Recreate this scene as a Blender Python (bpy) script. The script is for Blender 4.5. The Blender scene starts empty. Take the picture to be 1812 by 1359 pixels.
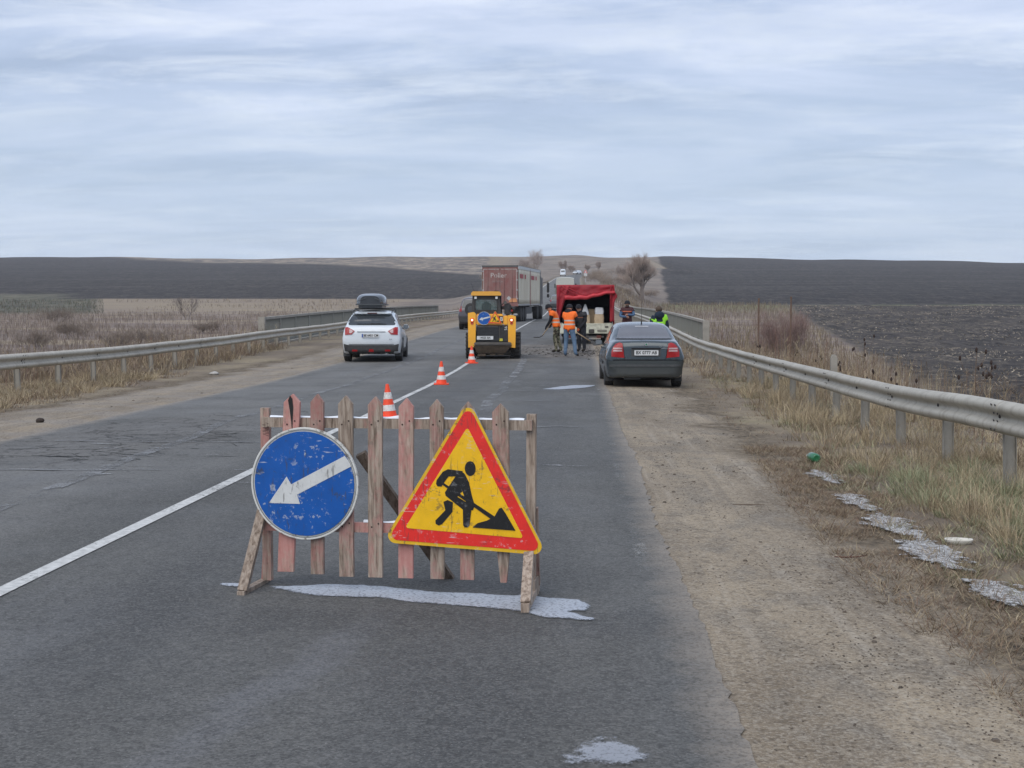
import bpy, bmesh, math, random
import numpy as np
from mathutils import Vector, Matrix, noise
from mathutils.bvhtree import BVHTree
from mathutils.geometry import tessellate_polygon
R = math.radians
rng = np.random.default_rng(7)
random.seed(7)
scene = bpy.context.scene
COL = scene.collection
HAZE = 0.00014

# ------------------------------------------------------------------ camera
F_PX = 2300.0; W_PX = 1812.0
VPX, VPY = 1022.0, 555.0           # where the straight road's direction meets eye level
cam_d = bpy.data.cameras.new('camera'); cam = bpy.data.objects.new('camera', cam_d); COL.objects.link(cam)
cam_d.sensor_width = 36.0; cam_d.lens = F_PX / W_PX * 36.0
cam_d.clip_start = 0.1; cam_d.clip_end = 6000.0
cam.location = (0, 0, 1.6)
cam.rotation_euler = (R(90 - 3.1), 0, R(2.89))
scene.camera = cam

# ------------------------------------------------------------------ world, sun, exposure
scene.view_settings.view_transform = 'Standard'
scene.view_settings.look = 'None'
scene.view_settings.gamma = 1.0
scene.view_settings.use_curve_mapping = False
scene.view_settings.exposure = 0.48
SUN_EL, SUN_AZ = R(48), R(205)
world = bpy.data.worlds.new('World'); scene.world = world; world.use_nodes = True
wt = world.node_tree; wt.nodes.clear()
def wn(t, **k):
    n = wt.nodes.new(t)
    for a, b in k.items(): setattr(n, a, b)
    return n
sky = wn('ShaderNodeTexSky', sky_type='NISHITA'); sky.sun_disc = False
sky.sun_elevation = SUN_EL; sky.sun_rotation = SUN_AZ; sky.dust_density = 2.0; sky.air_density = 1.0
tc = wn('ShaderNodeTexCoord'); sep = wn('ShaderNodeSeparateXYZ'); wt.links.new(tc.outputs['Generated'], sep.inputs[0])
def wmath(op, a, b=None, c=None, clamp=False):
    n = wn('ShaderNodeMath', operation=op); n.use_clamp = clamp
    for i, v in enumerate((a, b, c)):
        if v is None: continue
        if isinstance(v, (int, float)): n.inputs[i].default_value = v
        else: wt.links.new(v, n.inputs[i])
    return n.outputs[0]
zc = wmath('ADD', wmath('MAXIMUM', sep.outputs['Z'], 0.0), 0.10)
u = wmath('DIVIDE', sep.outputs['X'], zc); v = wmath('DIVIDE', sep.outputs['Y'], zc)
def wnoise(su, sv, off, detail=6, rough=0.55, dist=0.0):
    c = wn('ShaderNodeCombineXYZ')
    wt.links.new(wmath('MULTIPLY', u, su), c.inputs[0]); wt.links.new(wmath('MULTIPLY', v, sv), c.inputs[1]); c.inputs[2].default_value = off
    n = wn('ShaderNodeTexNoise'); n.inputs['Scale'].default_value = 1.0; n.inputs['Detail'].default_value = detail
    n.inputs['Roughness'].default_value = rough; n.inputs['Distortion'].default_value = dist
    wt.links.new(c.outputs[0], n.inputs['Vector']); return n.outputs['Fac']
def wramp(fac, stops):
    r = wn('ShaderNodeValToRGB'); e = r.color_ramp.elements
    while len(e) < len(stops): e.new(0.5)
    for i, (p, c) in enumerate(stops): e[i].position = p; e[i].color = (*c, 1)
    wt.links.new(fac, r.inputs[0]); return r.outputs[0]
def wmix(f, a, b, mode='MIX'):
    n = wn('ShaderNodeMix', data_type='RGBA', blend_type=mode)
    if isinstance(f, (int, float)): n.inputs[0].default_value = f
    else: wt.links.new(f, n.inputs[0])
    for s, x in ((6, a), (7, b)):
        if isinstance(x, tuple): n.inputs[s].default_value = (*x, 1)
        else: wt.links.new(x, n.inputs[s])
    return n.outputs[2]
n1 = wnoise(0.75, 1.4, 2.7, 6, 0.56, 0.4)
n2 = wnoise(1.7, 3.2, 9.1, 10, 0.68, 0.35)
n3 = wnoise(0.35, 0.75, 5.5, 5, 0.55)
base = wramp(n1, [(0.36, (0.275, 0.340, 0.470)), (0.50, (0.375, 0.445, 0.590)), (0.62, (0.515, 0.570, 0.700))])
streak = wramp(n2, [(0.47, (0, 0, 0)), (0.66, (1, 1, 1))])
sbw = wn('ShaderNodeRGBToBW'); wt.links.new(streak, sbw.inputs[0])
dark = wramp(n3, [(0.44, (0, 0, 0)), (0.60, (1, 1, 1))])
dbw = wn('ShaderNodeRGBToBW'); wt.links.new(dark, dbw.inputs[0])
c1 = wmix(wmath('MULTIPLY', sbw.outputs[0], 0.68), base, (0.62, 0.66, 0.725))
c2 = wmix(wmath('MULTIPLY', dbw.outputs[0], 0.50), c1, (0.275, 0.352, 0.485))
# the horizon is an even pale blue band
hor = wramp(sep.outputs['Z'], [(0.0, (1, 1, 1)), (0.085, (0.80,) * 3), (0.22, (0, 0, 0))])
hbw = wn('ShaderNodeRGBToBW'); wt.links.new(hor, hbw.inputs[0])
c3 = wmix(wmath('MULTIPLY', hbw.outputs[0], 0.62), c2, (0.430, 0.520, 0.640))
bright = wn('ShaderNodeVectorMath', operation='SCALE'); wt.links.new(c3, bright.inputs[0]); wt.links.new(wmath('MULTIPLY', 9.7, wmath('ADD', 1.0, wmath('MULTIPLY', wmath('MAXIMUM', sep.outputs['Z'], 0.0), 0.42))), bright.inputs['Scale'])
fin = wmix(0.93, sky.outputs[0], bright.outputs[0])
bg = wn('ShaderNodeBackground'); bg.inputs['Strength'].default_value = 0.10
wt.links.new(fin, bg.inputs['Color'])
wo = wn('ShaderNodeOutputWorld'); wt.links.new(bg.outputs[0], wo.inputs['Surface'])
sd = bpy.data.lights.new('sun', 'SUN'); sd.energy = 1.5; sd.angle = R(60); sd.color = (1.0, 0.94, 0.85)
so = bpy.data.objects.new('sun', sd); COL.objects.link(so)
so.rotation_euler = Vector((math.sin(SUN_AZ) * math.cos(SUN_EL), math.cos(SUN_AZ) * math.cos(SUN_EL), math.sin(SUN_EL))).to_track_quat('Z', 'Y').to_euler()

# ------------------------------------------------------------------ materials
class NT:
    def __init__(s, name, rough=0.7, spec=0.5, metal=0.0):
        s.m = bpy.data.materials.new(name); s.m.use_nodes = True; s.t = s.m.node_tree; s.t.nodes.clear()
        s.out = s.n('ShaderNodeOutputMaterial'); s.b = s.n('ShaderNodeBsdfPrincipled')
        s.b.inputs['Roughness'].default_value = rough; s.b.inputs['Specular IOR Level'].default_value = spec; s.b.inputs['Metallic'].default_value = metal
        s.l(s.b.outputs[0], s.out.inputs['Surface']); s._tc = None
    def n(s, t, **k):
        n = s.t.nodes.new(t)
        for a, b in k.items(): setattr(n, a, b)
        return n
    def l(s, a, b): s.t.links.new(a, b)
    def inp(s, sock, v):
        if isinstance(v, (int, float)): sock.default_value = v
        elif isinstance(v, tuple): sock.default_value = (*v, 1) if len(v) == 3 and sock.type == 'RGBA' else v
        else: s.l(v, sock)
    def obj(s):
        if not s._tc: s._tc = s.n('ShaderNodeTexCoord')
        return s._tc.outputs['Object']
    def mapp(s, scale=(1, 1, 1), loc=(0, 0, 0), rot=(0, 0, 0), vec=None):
        m = s.n('ShaderNodeMapping'); m.inputs['Scale'].default_value = scale; m.inputs['Location'].default_value = loc; m.inputs['Rotation'].default_value = rot
        s.l(vec or s.obj(), m.inputs['Vector']); return m.outputs[0]
    def noise(s, scale, detail=4, rough=0.55, vec=None, dist=0.0, w=None):
        n = s.n('ShaderNodeTexNoise'); n.inputs['Scale'].default_value = scale; n.inputs['Detail'].default_value = detail
        n.inputs['Roughness'].default_value = rough; n.inputs['Distortion'].default_value = dist
        s.l(vec or s.obj(), n.inputs['Vector']); return n.outputs['Fac']
    def vor(s, scale, vec=None, feature='F1', out='Distance'):
        n = s.n('ShaderNodeTexVoronoi', feature=feature); n.inputs['Scale'].default_value = scale; s.l(vec or s.obj(), n.inputs['Vector']); return n.outputs[out]
    def ramp(s, fac, stops):
        r = s.n('ShaderNodeValToRGB'); e = r.color_ramp.elements
        while len(e) < len(stops): e.new(0.5)
        for i, (p, c) in enumerate(stops):
            if not isinstance(c, tuple): c = (c, c, c)
            e[i].position = p; e[i].color = (*c, 1)
        s.l(fac, r.inputs[0]); return r.outputs[0]
    def step(s, fac, a, b):
        n = s.n('ShaderNodeMapRange'); n.inputs[1].default_value = a; n.inputs[2].default_value = b; s.l(fac, n.inputs[0]); n.clamp = True; return n.outputs[0]
    def mix(s, f, a, b, mode='MIX'):
        n = s.n('ShaderNodeMix', data_type='RGBA', blend_type=mode)
        s.inp(n.inputs[0], f); s.inp(n.inputs[6], a); s.inp(n.inputs[7], b); return n.outputs[2]
    def math(s, op, a, b=None, clamp=False):
        n = s.n('ShaderNodeMath', operation=op); n.use_clamp = clamp; s.inp(n.inputs[0], a)
        if b is not None: s.inp(n.inputs[1], b)
        return n.outputs[0]
    def attr(s, name, out='Color'):
        n = s.n('ShaderNodeAttribute', attribute_name=name); return n.outputs[out]
    def sepx(s, v):
        n = s.n('ShaderNodeSeparateXYZ'); s.l(v, n.inputs[0]); return n.outputs
    def base(s, c): s.inp(s.b.inputs['Base Color'], c); return s
    def rough(s, c): s.inp(s.b.inputs['Roughness'], c); return s
    def bump(s, h, strength=0.3, dist=0.01):
        n = s.n('ShaderNodeBump'); n.inputs['Strength'].default_value = strength; n.inputs['Distance'].default_value = dist
        s.l(h, n.inputs['Height']); s.l(n.outputs[0], s.b.inputs['Normal']); return s
MATS = {}
def plain(name, c, rough=0.6, spec=0.5, metal=0.0, var=0.25, scale=6.0, dirt=None, emit=0.0, coat=0.0, dirtamt=0.4):
    if name in MATS: return MATS[name]
    t = NT(name, rough, spec, metal)
    nz = t.noise(scale, 5)
    dk = tuple(x * (1 - var) for x in c)
    col = t.mix(t.step(nz, 0.3, 0.7), dk, c)
    if dirt:
        z = t.noise(scale * 2.3, 6, 0.65)
        col = t.mix(t.math('MULTIPLY', t.step(z, 0.45, 0.75), dirtamt), col, dirt)
    t.base(col)
    if coat: t.b.inputs['Coat Weight'].default_value = coat; t.b.inputs['Coat Roughness'].default_value = 0.08
    if emit:
        t.inp(t.b.inputs['Emission Color'], c); t.b.inputs['Emission Strength'].default_value = emit
    MATS[name] = t.m; return t.m

# ------------------------------------------------------------------ mesh helpers
def link(o, parent=None):
    COL.objects.link(o)
    if parent: o.parent = parent
    return o
def tag(o, label=None, cat=None, group=None, kind=None):
    if label: o['label'] = label
    if cat: o['category'] = cat
    if group: o['group'] = group
    if kind: o['kind'] = kind
    return o
def thing(name, label, cat, loc=(0, 0, 0), rz=0.0, group=None, rot=None):
    o = bpy.data.objects.new(name, None); link(o); o.location = loc
    o.rotation_euler = rot if rot else (0, 0, rz); o.empty_display_size = 0.2
    return tag(o, label, cat, group)
class MB:
    """collects shapes, then becomes one mesh object"""
    def __init__(s): s.v = []; s.f = []
    def add(s, vs, fs):
        o = len(s.v); s.v += [tuple(p) for p in vs]; s.f += [tuple(i + o for i in f) for f in fs]; return s
    def box(s, a, b):
        x0, y0, z0 = a; x1, y1, z1 = b
        return s.add([(x0, y0, z0), (x1, y0, z0), (x1, y1, z0), (x0, y1, z0), (x0, y0, z1), (x1, y0, z1), (x1, y1, z1), (x0, y1, z1)],
                     [(0, 3, 2, 1), (4, 5, 6, 7), (0, 1, 5, 4), (1, 2, 6, 5), (2, 3, 7, 6), (3, 0, 4, 7)])
    def bevbox(s, a, b, r):
        bm = bmesh.new(); bmesh.ops.create_cube(bm, size=1.0)
        c = [(a[i] + b[i]) / 2 for i in range(3)]; d = [abs(b[i] - a[i]) for i in range(3)]
        for v in bm.verts: v.co = Vector((c[0] + v.co.x * d[0], c[1] + v.co.y * d[1], c[2] + v.co.z * d[2]))
        bmesh.ops.bevel(bm, geom=bm.edges[:], offset=min(r, min(d) * 0.45), segments=2, affect='EDGES')
        bm.verts.index_update(); s.add([v.co[:] for v in bm.verts], [[v.index for v in f.verts] for f in bm.faces]); bm.free(); return s
    def beam(s, p0, p1, w, t, up=(0, 1, 0)):
        """a square bar from p0 to p1; w across, t along the up hint"""
        p0 = Vector(p0); p1 = Vector(p1); d = (p1 - p0).normalized(); up = Vector(up)
        a = d.cross(up); a = a.normalized() if a.length > 1e-4 else d.orthogonal().normalized(); b = a.cross(d)
        vs = [p + a * (sx * w / 2) + b * (sy * t / 2) for p in (p0, p1) for sx, sy in ((-1, -1), (1, -1), (1, 1), (-1, 1))]
        return s.add(vs, [(0, 1, 2, 3), (7, 6, 5, 4), (0, 4, 5, 1), (1, 5, 6, 2), (2, 6, 7, 3), (3, 7, 4, 0)])
    def tube(s, pts, rad, n=8, cap=True):
        pts = [Vector(p) for p in pts]; m = len(pts)
        if not isinstance(rad, (list, tuple)): rad = [rad] * m
        o = len(s.v); ref = None
        for i, p in enumerate(pts):
            d = (pts[min(i + 1, m - 1)] - pts[max(i - 1, 0)]).normalized()
            if ref is None: ref = d.orthogonal().normalized()
            a = (ref - d * ref.dot(d)).normalized(); b = d.cross(a); ref = a
            for k in range(n):
                t = 2 * math.pi * k / n; s.v.append(tuple(p + (a * math.cos(t) + b * math.sin(t)) * rad[i]))
        for i in range(m - 1):
            for k in range(n):
                s.f.append((o + i * n + k, o + i * n + (k + 1) % n, o + (i + 1) * n + (k + 1) % n, o + (i + 1) * n + k))
        if cap: s.f.append(tuple(o + k for k in reversed(range(n)))); s.f.append(tuple(o + (m - 1) * n + k for k in range(n)))
        return s
    def lathe(s, prof, n=24, axis='z', c=(0, 0, 0)):
        o = len(s.v); m = len(prof)
        for r, h in prof:
            for k in range(n):
                t = 2 * math.pi * k / n; a, b = r * math.cos(t), r * math.sin(t)
                p = {'z': (a, b, h), 'y': (a, h, b), 'x': (h, a, b)}[axis]
                s.v.append((p[0] + c[0], p[1] + c[1], p[2] + c[2]))
        for i in range(m - 1):
            for k in range(n):
                s.f.append((o + i * n + k, o + i * n + (k + 1) % n, o + (i + 1) * n + (k + 1) % n, o + (i + 1) * n + k))
        s.f.append(tuple(o + k for k in range(n))); s.f.append(tuple(o + (m - 1) * n + k for k in range(n)))
        return s
    def prism(s, poly, y0, y1):
        """polygon in x,z pushed from y0 to y1"""
        n = len(poly); vs = [(x, y0, z) for x, z in poly] + [(x, y1, z) for x, z in poly]
        tris = tessellate_polygon([[Vector((x, z, 0)) for x, z in poly]])
        fs = [tuple(t) for t in tris] + [tuple(i + n for i in reversed(t)) for t in tris]
        fs += [(i, (i + 1) % n, (i + 1) % n + n, i + n) for i in range(n)]
        return s.add(vs, fs)
    def sphere(s, c, r, n=12, m=8):
        rx, ry, rz = r if isinstance(r, tuple) else (r, r, r); o = len(s.v)
        for i in range(m + 1):
            ph = math.pi * i / m
            for k in range(n):
                t = 2 * math.pi * k / n
                s.v.append((c[0] + rx * math.sin(ph) * math.cos(t), c[1] + ry * math.sin(ph) * math.sin(t), c[2] + rz * math.cos(ph)))
        for i in range(m):
            for k in range(n): s.f.append((o + i * n + k, o + (i + 1) * n + k, o + (i + 1) * n + (k + 1) % n, o + i * n + (k + 1) % n))
        return s
    def data(s, name, mat, smooth=False, angle=None):
        me = bpy.data.meshes.new(name); me.from_pydata(s.v, [], s.f); me.validate(); me.materials.append(mat)
        bm = bmesh.new(); bm.from_mesh(me); bmesh.ops.remove_doubles(bm, verts=bm.verts, dist=1e-5); bmesh.ops.recalc_face_normals(bm, faces=bm.faces)
        if smooth:
            for f in bm.faces: f.smooth = True
            if angle:
                for e in bm.edges:
                    if len(e.link_faces) == 2 and e.calc_face_angle(0) > R(angle): e.smooth = False
        bm.to_mesh(me); bm.free(); return me
    def build(s, name, mat, parent=None, smooth=False, angle=None, loc=None, **tg):
        o = bpy.data.objects.new(name, s.data(name, mat, smooth, angle)); link(o, parent)
        if loc is not None: o.location = loc
        return tag(o, **tg)
def raw_mesh(name, V, Fa, mat, smooth=False, colors=None, uvs=None, cname='col'):
    """fast mesh from numpy arrays; faces all of one size"""
    V = np.asarray(V, dtype=np.float32); Fa = np.asarray(Fa, dtype=np.int32); k = Fa.shape[1]
    me = bpy.data.meshes.new(name); me.vertices.add(len(V)); me.vertices.foreach_set('co', V.ravel())
    me.loops.add(Fa.size); me.loops.foreach_set('vertex_index', Fa.ravel())
    me.polygons.add(len(Fa)); me.polygons.foreach_set('loop_start', np.arange(0, Fa.size, k, dtype=np.int32))
    me.polygons.foreach_set('loop_total', np.full(len(Fa), k, dtype=np.int32))
    if smooth: me.polygons.foreach_set('use_smooth', np.ones(len(Fa), dtype=bool))
    me.update(calc_edges=True)
    if colors is not None:
        at = me.color_attributes.new(cname, 'FLOAT_COLOR', 'POINT'); at.data.foreach_set('color', np.asarray(colors, dtype=np.float32).ravel())
    me.materials.append(mat); return me
def grid_faces(nr, nc):
    i = np.arange(nr - 1)[:, None] * nc + np.arange(nc - 1)[None, :]
    return np.stack([i, i + 1, i + nc + 1, i + nc], -1).reshape(-1, 4)
def copy_tree(o, parent=None):
    c = o.copy(); COL.objects.link(c); c.parent = parent
    for ch in list(o.children): copy_tree(ch, c)
    return c
def text_obj(body, size, mat, parent, name='lettering', align='CENTER', sx=1.0, loc=(0, 0, 0), rot=(R(90), 0, 0), ext=0.002, bold=0.0):
    cu = bpy.data.curves.new(name, 'FONT'); cu.body = body; cu.size = size; cu.align_x = align; cu.align_y = 'CENTER'; cu.extrude = ext; cu.offset = bold; cu.resolution_u = 3
    o = bpy.data.objects.new(name, cu); COL.objects.link(o)
    bpy.context.view_layer.update()
    me = bpy.data.meshes.new_from_object(o.evaluated_get(bpy.context.evaluated_depsgraph_get()))
    bpy.data.objects.remove(o); me.materials.clear(); me.materials.append(mat)
    t = bpy.data.objects.new(name, me); link(t, parent); t.location = loc; t.rotation_euler = rot; t.scale = (sx, 1, 1); return t
def pchip(xs, ys):
    xs = np.array(xs, float); ys = np.array(ys, float); h = np.diff(xs); d = np.diff(ys) / h
    m = np.zeros_like(xs); m[1:-1] = np.where(d[:-1] * d[1:] > 0, 2 * d[:-1] * d[1:] / (d[:-1] + d[1:] + 1e-12), 0); m[0] = d[0]; m[-1] = d[-1]
    def f(x):
        x = np.clip(np.asarray(x, float), xs[0], xs[-1]); i = np.clip(np.searchsorted(xs, x) - 1, 0, len(h) - 1)
        t = (x - xs[i]) / h[i]; t2, t3 = t * t, t * t * t
        return (2 * t3 - 3 * t2 + 1) * ys[i] + (t3 - 2 * t2 + t) * h[i] * m[i] + (-2 * t3 + 3 * t2) * ys[i + 1] + (t3 - t2) * h[i] * m[i + 1]
    return f
def sstep(a, b, x):
    t = np.clip((np.asarray(x, float) - a) / (b - a), 0, 1); return t * t * (3 - 2 * t)

# ------------------------------------------------------------------ lie of the land (metres; x right, y ahead, road surface z)
road_z = pchip([-60, 0, 28, 40, 50, 70, 90, 127, 175, 270, 480, 560, 700, 850, 1000, 1150, 1700],
               [0, 0, 0, .12, .34, .72, 1.0, 1.42, 3.0, 7.2, 15.5, 19.6, 29.3, 37, 42, 44, 30])
left_z = pchip([-60, 20, 40, 60, 100, 150, 200, 250, 300, 350, 450, 600, 800, 1000, 1150, 1700],
               [-1.5, -1.6, -2.4, -3.3, -3.9, -2.6, -1.0, .9, 3.0, 5.5, 12.2, 20.6, 33.2, 45.0, 47, 32])
right_z = pchip([-60, 8, 30, 60, 100, 150, 200, 260, 300, 350, 500, 800, 1000, 1150, 1700],
                [-.5, -.45, -.85, -1.6, -2.4, -2.5, -1.2, 1.6, 3.6, 6.3, 14.5, 32.5, 43.4, 45.5, 30])
road_cx = pchip([-60, 400, 440, 480, 520, 560, 600], [-3.3, -3.3, -3.0, -1.0, 5, 17, 36])
HALF = 3.93
def ground(X, Y):
    X = np.asarray(X, float); Y = np.asarray(Y, float)
    rz = road_z(Y); dx = X - (road_cx(Y) + 3.3)
    wl = np.where((Y > 49) & (Y < 128), 4.0, 9.0) + sstep(200, 420, Y) * 20
    wr = np.where((Y > 49) & (Y < 128), 4.0, 8.0) + sstep(200, 420, Y) * 14
    sl = sstep(0, 1, (-12.7 - dx) / wl); sr = sstep(0, 1, (dx - 5.4) / wr)
    lz = left_z(Y); rgz = right_z(Y) - np.clip(X - 100, 0, 1000) * .013 * sstep(400, 900, Y)
    z = rz * (1 - sl - sr) + lz * sl + rgz * sr
    # a slight fall of the verge from the asphalt towards the rails
    z = z - .06 * sstep(0.9, 3.5, dx) * (1 - sr) - .05 * sstep(-7.6, -11, -(-dx)) * 0
    z = z + sstep(650, 900, Y) * (.9 * np.sin(X * .011 + 1) + .5 * np.sin(X * .031) + .25 * np.sin(X * .093 + 2))
    return z
def gz(x, y): return float(ground(x, y))
def at_px(px, py, Y):
    """the point that photograph pixel shows at distance Y (used once, to measure the place)"""
    return ((px - VPX) / F_PX * Y, Y, 1.6 + (VPY - py) / F_PX * Y)
def on_road(px, py):
    Y = 5.0
    for _ in range(60): Y = (1.6 - float(road_z(Y))) * F_PX / (py - VPY)
    return ((px - VPX) / F_PX * Y, Y)
# ------------------------------------------------------------------ terrain sheet
def soil_shapes(X, Y):
    """1 where the ploughed black soil lies"""
    bx = np.interp(Y, [20, 53, 105, 165, 218, 290, 320], [7.0, 14.5, 24.6, 34.3, 39.6, 46.4, 48])
    near_r = sstep(-1.2, 1.2, X - bx) * (Y < 297) * sstep(22, 34, Y)
    far_r = (Y >= 300) * sstep(-.5, .5, X - (.0565 * Y + 4 + .4 * np.sin(Y * .11)))
    far_l = sstep(344, 350, Y + 6 * np.sin(X * .013)) * sstep(-2, 2, -.052 * Y - 4 - X - 4 * np.sin(Y * .02))
    far_l = np.where(X < -.40 * Y, sstep(375, 384, Y), far_l)
    by = np.interp(X, [-900, -340, -146, -95, -42, 0], [1090, 950, 760, 680, 560, 500])
    stub = (X < -.068 * Y) * sstep(-14, 14, Y - by)
    far_l = far_l * (1 - stub) * (1 - ((X > -.072 * Y) & (Y > by - 12)))
    return near_r, far_r, far_l, stub
ys = np.unique(np.round(np.concatenate([np.arange(-40, 4, 4), np.arange(4, 60, .4), np.arange(60, 360, 1.6), np.arange(360, 700, 6), np.arange(700, 1701, 20)]), 3))
xr = [5.5]
while xr[-1] < 1100: xr.append(xr[-1] + max(.5, min(1.4, (xr[-1] - 5) * .05) if xr[-1] < 70 else (xr[-1] - 5) * .045))
xl = [-13.0]
while xl[-1] > -1100: xl.append(xl[-1] - max(.5, min(1.6, (-xl[-1] - 12) * .05) if xl[-1] > -80 else (-xl[-1] - 12) * .045))
xs = np.unique(np.round(np.concatenate([xl, np.arange(-12.6, -7.4, .35), [-7.35, -7.0], np.arange(-6, .4, 1.0), [.5, .85], np.arange(1.1, 5.5, .2), xr]), 3))
GX, GY = np.meshgrid(xs, ys)
GZ = ground(GX, GY)
nz = np.array([noise.noise(Vector((x * .9, y * .9, 0))) + .5 * noise.noise(Vector((x * 2.7, y * 2.7, 4))) for x, y in zip(GX.ravel(), GY.ravel())]).reshape(GX.shape)
cxs = road_cx(GY); dX = GX - cxs
off = np.abs(dX) - HALF
rough_amt = sstep(1.5, 3.2, off) * .035 + sstep(9, 14, off) * .10
near_r, far_r, far_l, stub = soil_shapes(GX, GY)
GZ = GZ + nz * rough_amt
clod = np.array([noise.noise(Vector((x * .5, y * 1.3, 9))) for x, y in zip(GX.ravel(), GY.ravel())]).reshape(GX.shape)
GZ += near_r * clod * .16
GZ -= .05 * (off < -.15) * (GY < 700)      # bed under the asphalt
V = np.stack([GX, GY, GZ], -1).reshape(-1, 3)
soil = np.clip(near_r + far_r + far_l, 0, 1)
gravel = 1 - sstep(1.05, 2.15, off + .55 * nz) * (dX > 0) - sstep(1.4, 2.6, off + .5 * nz) * (dX < 0)
gravel = np.where(GY > 130, np.clip(1 - off / 1.5, 0, 1), np.clip(gravel, 0, 1))
colr = np.stack([soil, np.clip(near_r, 0, 1), gravel, np.clip(stub, 0, 1)], -1).reshape(-1, 4)

def grains0(t, sc, vec=None):
    n = t.n('ShaderNodeTexVoronoi'); n.inputs['Scale'].default_value = sc; t.l(vec or t.obj(), n.inputs['Vector'])
    s_ = t.n('ShaderNodeSeparateColor'); t.l(n.outputs['Color'], s_.inputs[0]); return s_.outputs[0]
t = NT('earth_ground', 0.95, 0.15)
mk = t.attr('mask'); mks = t.n('ShaderNodeSeparateColor'); t.l(mk, mks.inputs[0])
soilf, nearf, gravf = mks.outputs[0], mks.outputs[1], mks.outputs[2]
stubf = t.attr('mask', 'Alpha')
P = t.obj(); xyz = t.sepx(P)
big = t.noise(.035, 5, .6); mid = t.noise(.28, 5, .6); fine = t.noise(4.0, 6, .65); vfine = t.noise(38, 4, .7)
streaky = t.noise(1.0, 5, .6, vec=t.mapp((.02, .16, .1)))
# dead grass and weeds
grass = t.ramp(mid, [(.30, (.125, .100, .082)), (.48, (.205, .165, .120)), (.60, (.275, .225, .150)), (.75, (.165, .150, .085))])
grass = t.mix(t.step(fine, .35, .7), grass, t.mix(.5, grass, (.10, .085, .07)))
# mauve brush colour on the valley floor, tan meadow further off
valley = t.ramp(streaky, [(.34, (.150, .118, .108)), (.50, (.215, .168, .145)), (.62, (.300, .245, .170)), (.72, (.185, .160, .120))])
dist = t.step(xyz[1], 60, 150)
grass = t.mix(t.math('MULTIPLY', dist, .85), grass, valley)
meadow = t.math('MULTIPLY', t.math('MULTIPLY', t.step(xyz[1], 250, 300), t.step(xyz[0], -36, -46)), t.step(streaky, .25, .45))
grass = t.mix(t.math('MULTIPLY', meadow, .75), grass, (.235, .190, .135))
slope_c = t.ramp(t.noise(1.0, 6, .65, vec=t.mapp((.09, .05, .1))), [(.34, (.125, .105, .092)), (.5, (.185, .155, .130)), (.66, (.25, .21, .17))])
grass = t.mix(t.math('MULTIPLY', t.step(xyz[1], 230, 320), t.math('MULTIPLY', t.step(xyz[0], -48, -38), .9)), grass, slope_c)
cornr = t.math('MULTIPLY', t.step(t.math('SUBTRACT', t.math('MULTIPLY', xyz[0], -1), t.math('MULTIPLY', xyz[1], .372)), -1, 3), t.step(xyz[1], 262, 275))
grass = t.mix(cornr, grass, t.ramp(t.noise(1.0, 5, .7, vec=t.mapp((.25, .10, 1))), [(.36, (.060, .058, .045)), (.55, (.105, .100, .072)), (.68, (.17, .145, .10))]))
green = t.math('MULTIPLY', t.math('MULTIPLY', t.step(xyz[1], 262, 285), t.step(xyz[1], 312, 298)), t.math('MULTIPLY', t.step(xyz[0], 17, 20), t.step(big, .30, .50)))
grass = t.mix(t.math('MULTIPLY', green, .75), grass, (.155, .175, .070))
# black earth
sn = t.noise(1.0, 6, .62, vec=t.mapp((.05, .45, 1)))
so1 = t.ramp(sn, [(.32, (.016, .0145, .0145)), (.50, (.028, .026, .026)), (.68, (.058, .050, .047))])
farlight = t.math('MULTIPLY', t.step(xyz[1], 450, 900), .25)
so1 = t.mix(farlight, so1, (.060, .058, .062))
strip = t.noise(1.0, 4, .6, vec=t.mapp((.004, .035, 1), rot=(0, 0, R(6))))
so1 = t.mix(t.math('MULTIPLY', t.step(strip, .50, .62), .40), so1, (.085, .076, .072))
lite = t.step(t.noise(1.0, 6, .8, vec=t.mapp((.25, .06, 1), loc=(3, 3, 3))), .57, .66)
so1 = t.mix(t.math('MULTIPLY', lite, .35), so1, (.17, .14, .115))
straw = t.math('MULTIPLY', t.step(t.noise(1.0, 5, .75, vec=t.mapp((.9, 2.2, 2))), .54, .62), t.step(t.noise(.10, 3), .36, .58))
so2 = t.mix(t.math('MULTIPLY', straw, .85), t.ramp(t.noise(2.2, 6, .7), [(.3, (.020, .017, .016)), (.55, (.042, .036, .033)), (.8, (.075, .062, .054))]), (.40, .32, .22))
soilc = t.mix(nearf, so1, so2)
# maize stubble on the crest
st = t.mix(t.step(t.noise(1.0, 5, .75, vec=t.mapp((.12, .035, 1))), .45, .60), (.090, .080, .080), (.33, .27, .20))
# gravel verge: pale packed sand, dark crumbs, tracks
gbase = t.ramp(t.noise(.9, 5, .6, vec=t.mapp((1.5, .35, 1))), [(.30, (.165, .130, .092)), (.48, (.245, .198, .142)), (.62, (.315, .255, .180)), (.75, (.225, .185, .138))])
gbase = t.mix(t.math('MULTIPLY', t.step(t.noise(2.3, 6, .65, vec=t.mapp((1, .55, 1))), .48, .62), .62), gbase, (.160, .140, .115))
cr = t.vor(24.0); crumbs = t.math('MULTIPLY', t.math('SUBTRACT', 1.0, t.step(cr, .14, .26)), t.step(t.noise(3.4, 4, .6), .42, .58))
gbase = t.mix(t.math('MULTIPLY', crumbs, .85), gbase, (.075, .060, .050))
cr2 = t.vor(60.0); gbase = t.mix(t.math('MULTIPLY', t.math('SUBTRACT', 1.0, t.step(cr2, .16, .30)), .5), gbase, (.12, .10, .085))
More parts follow.
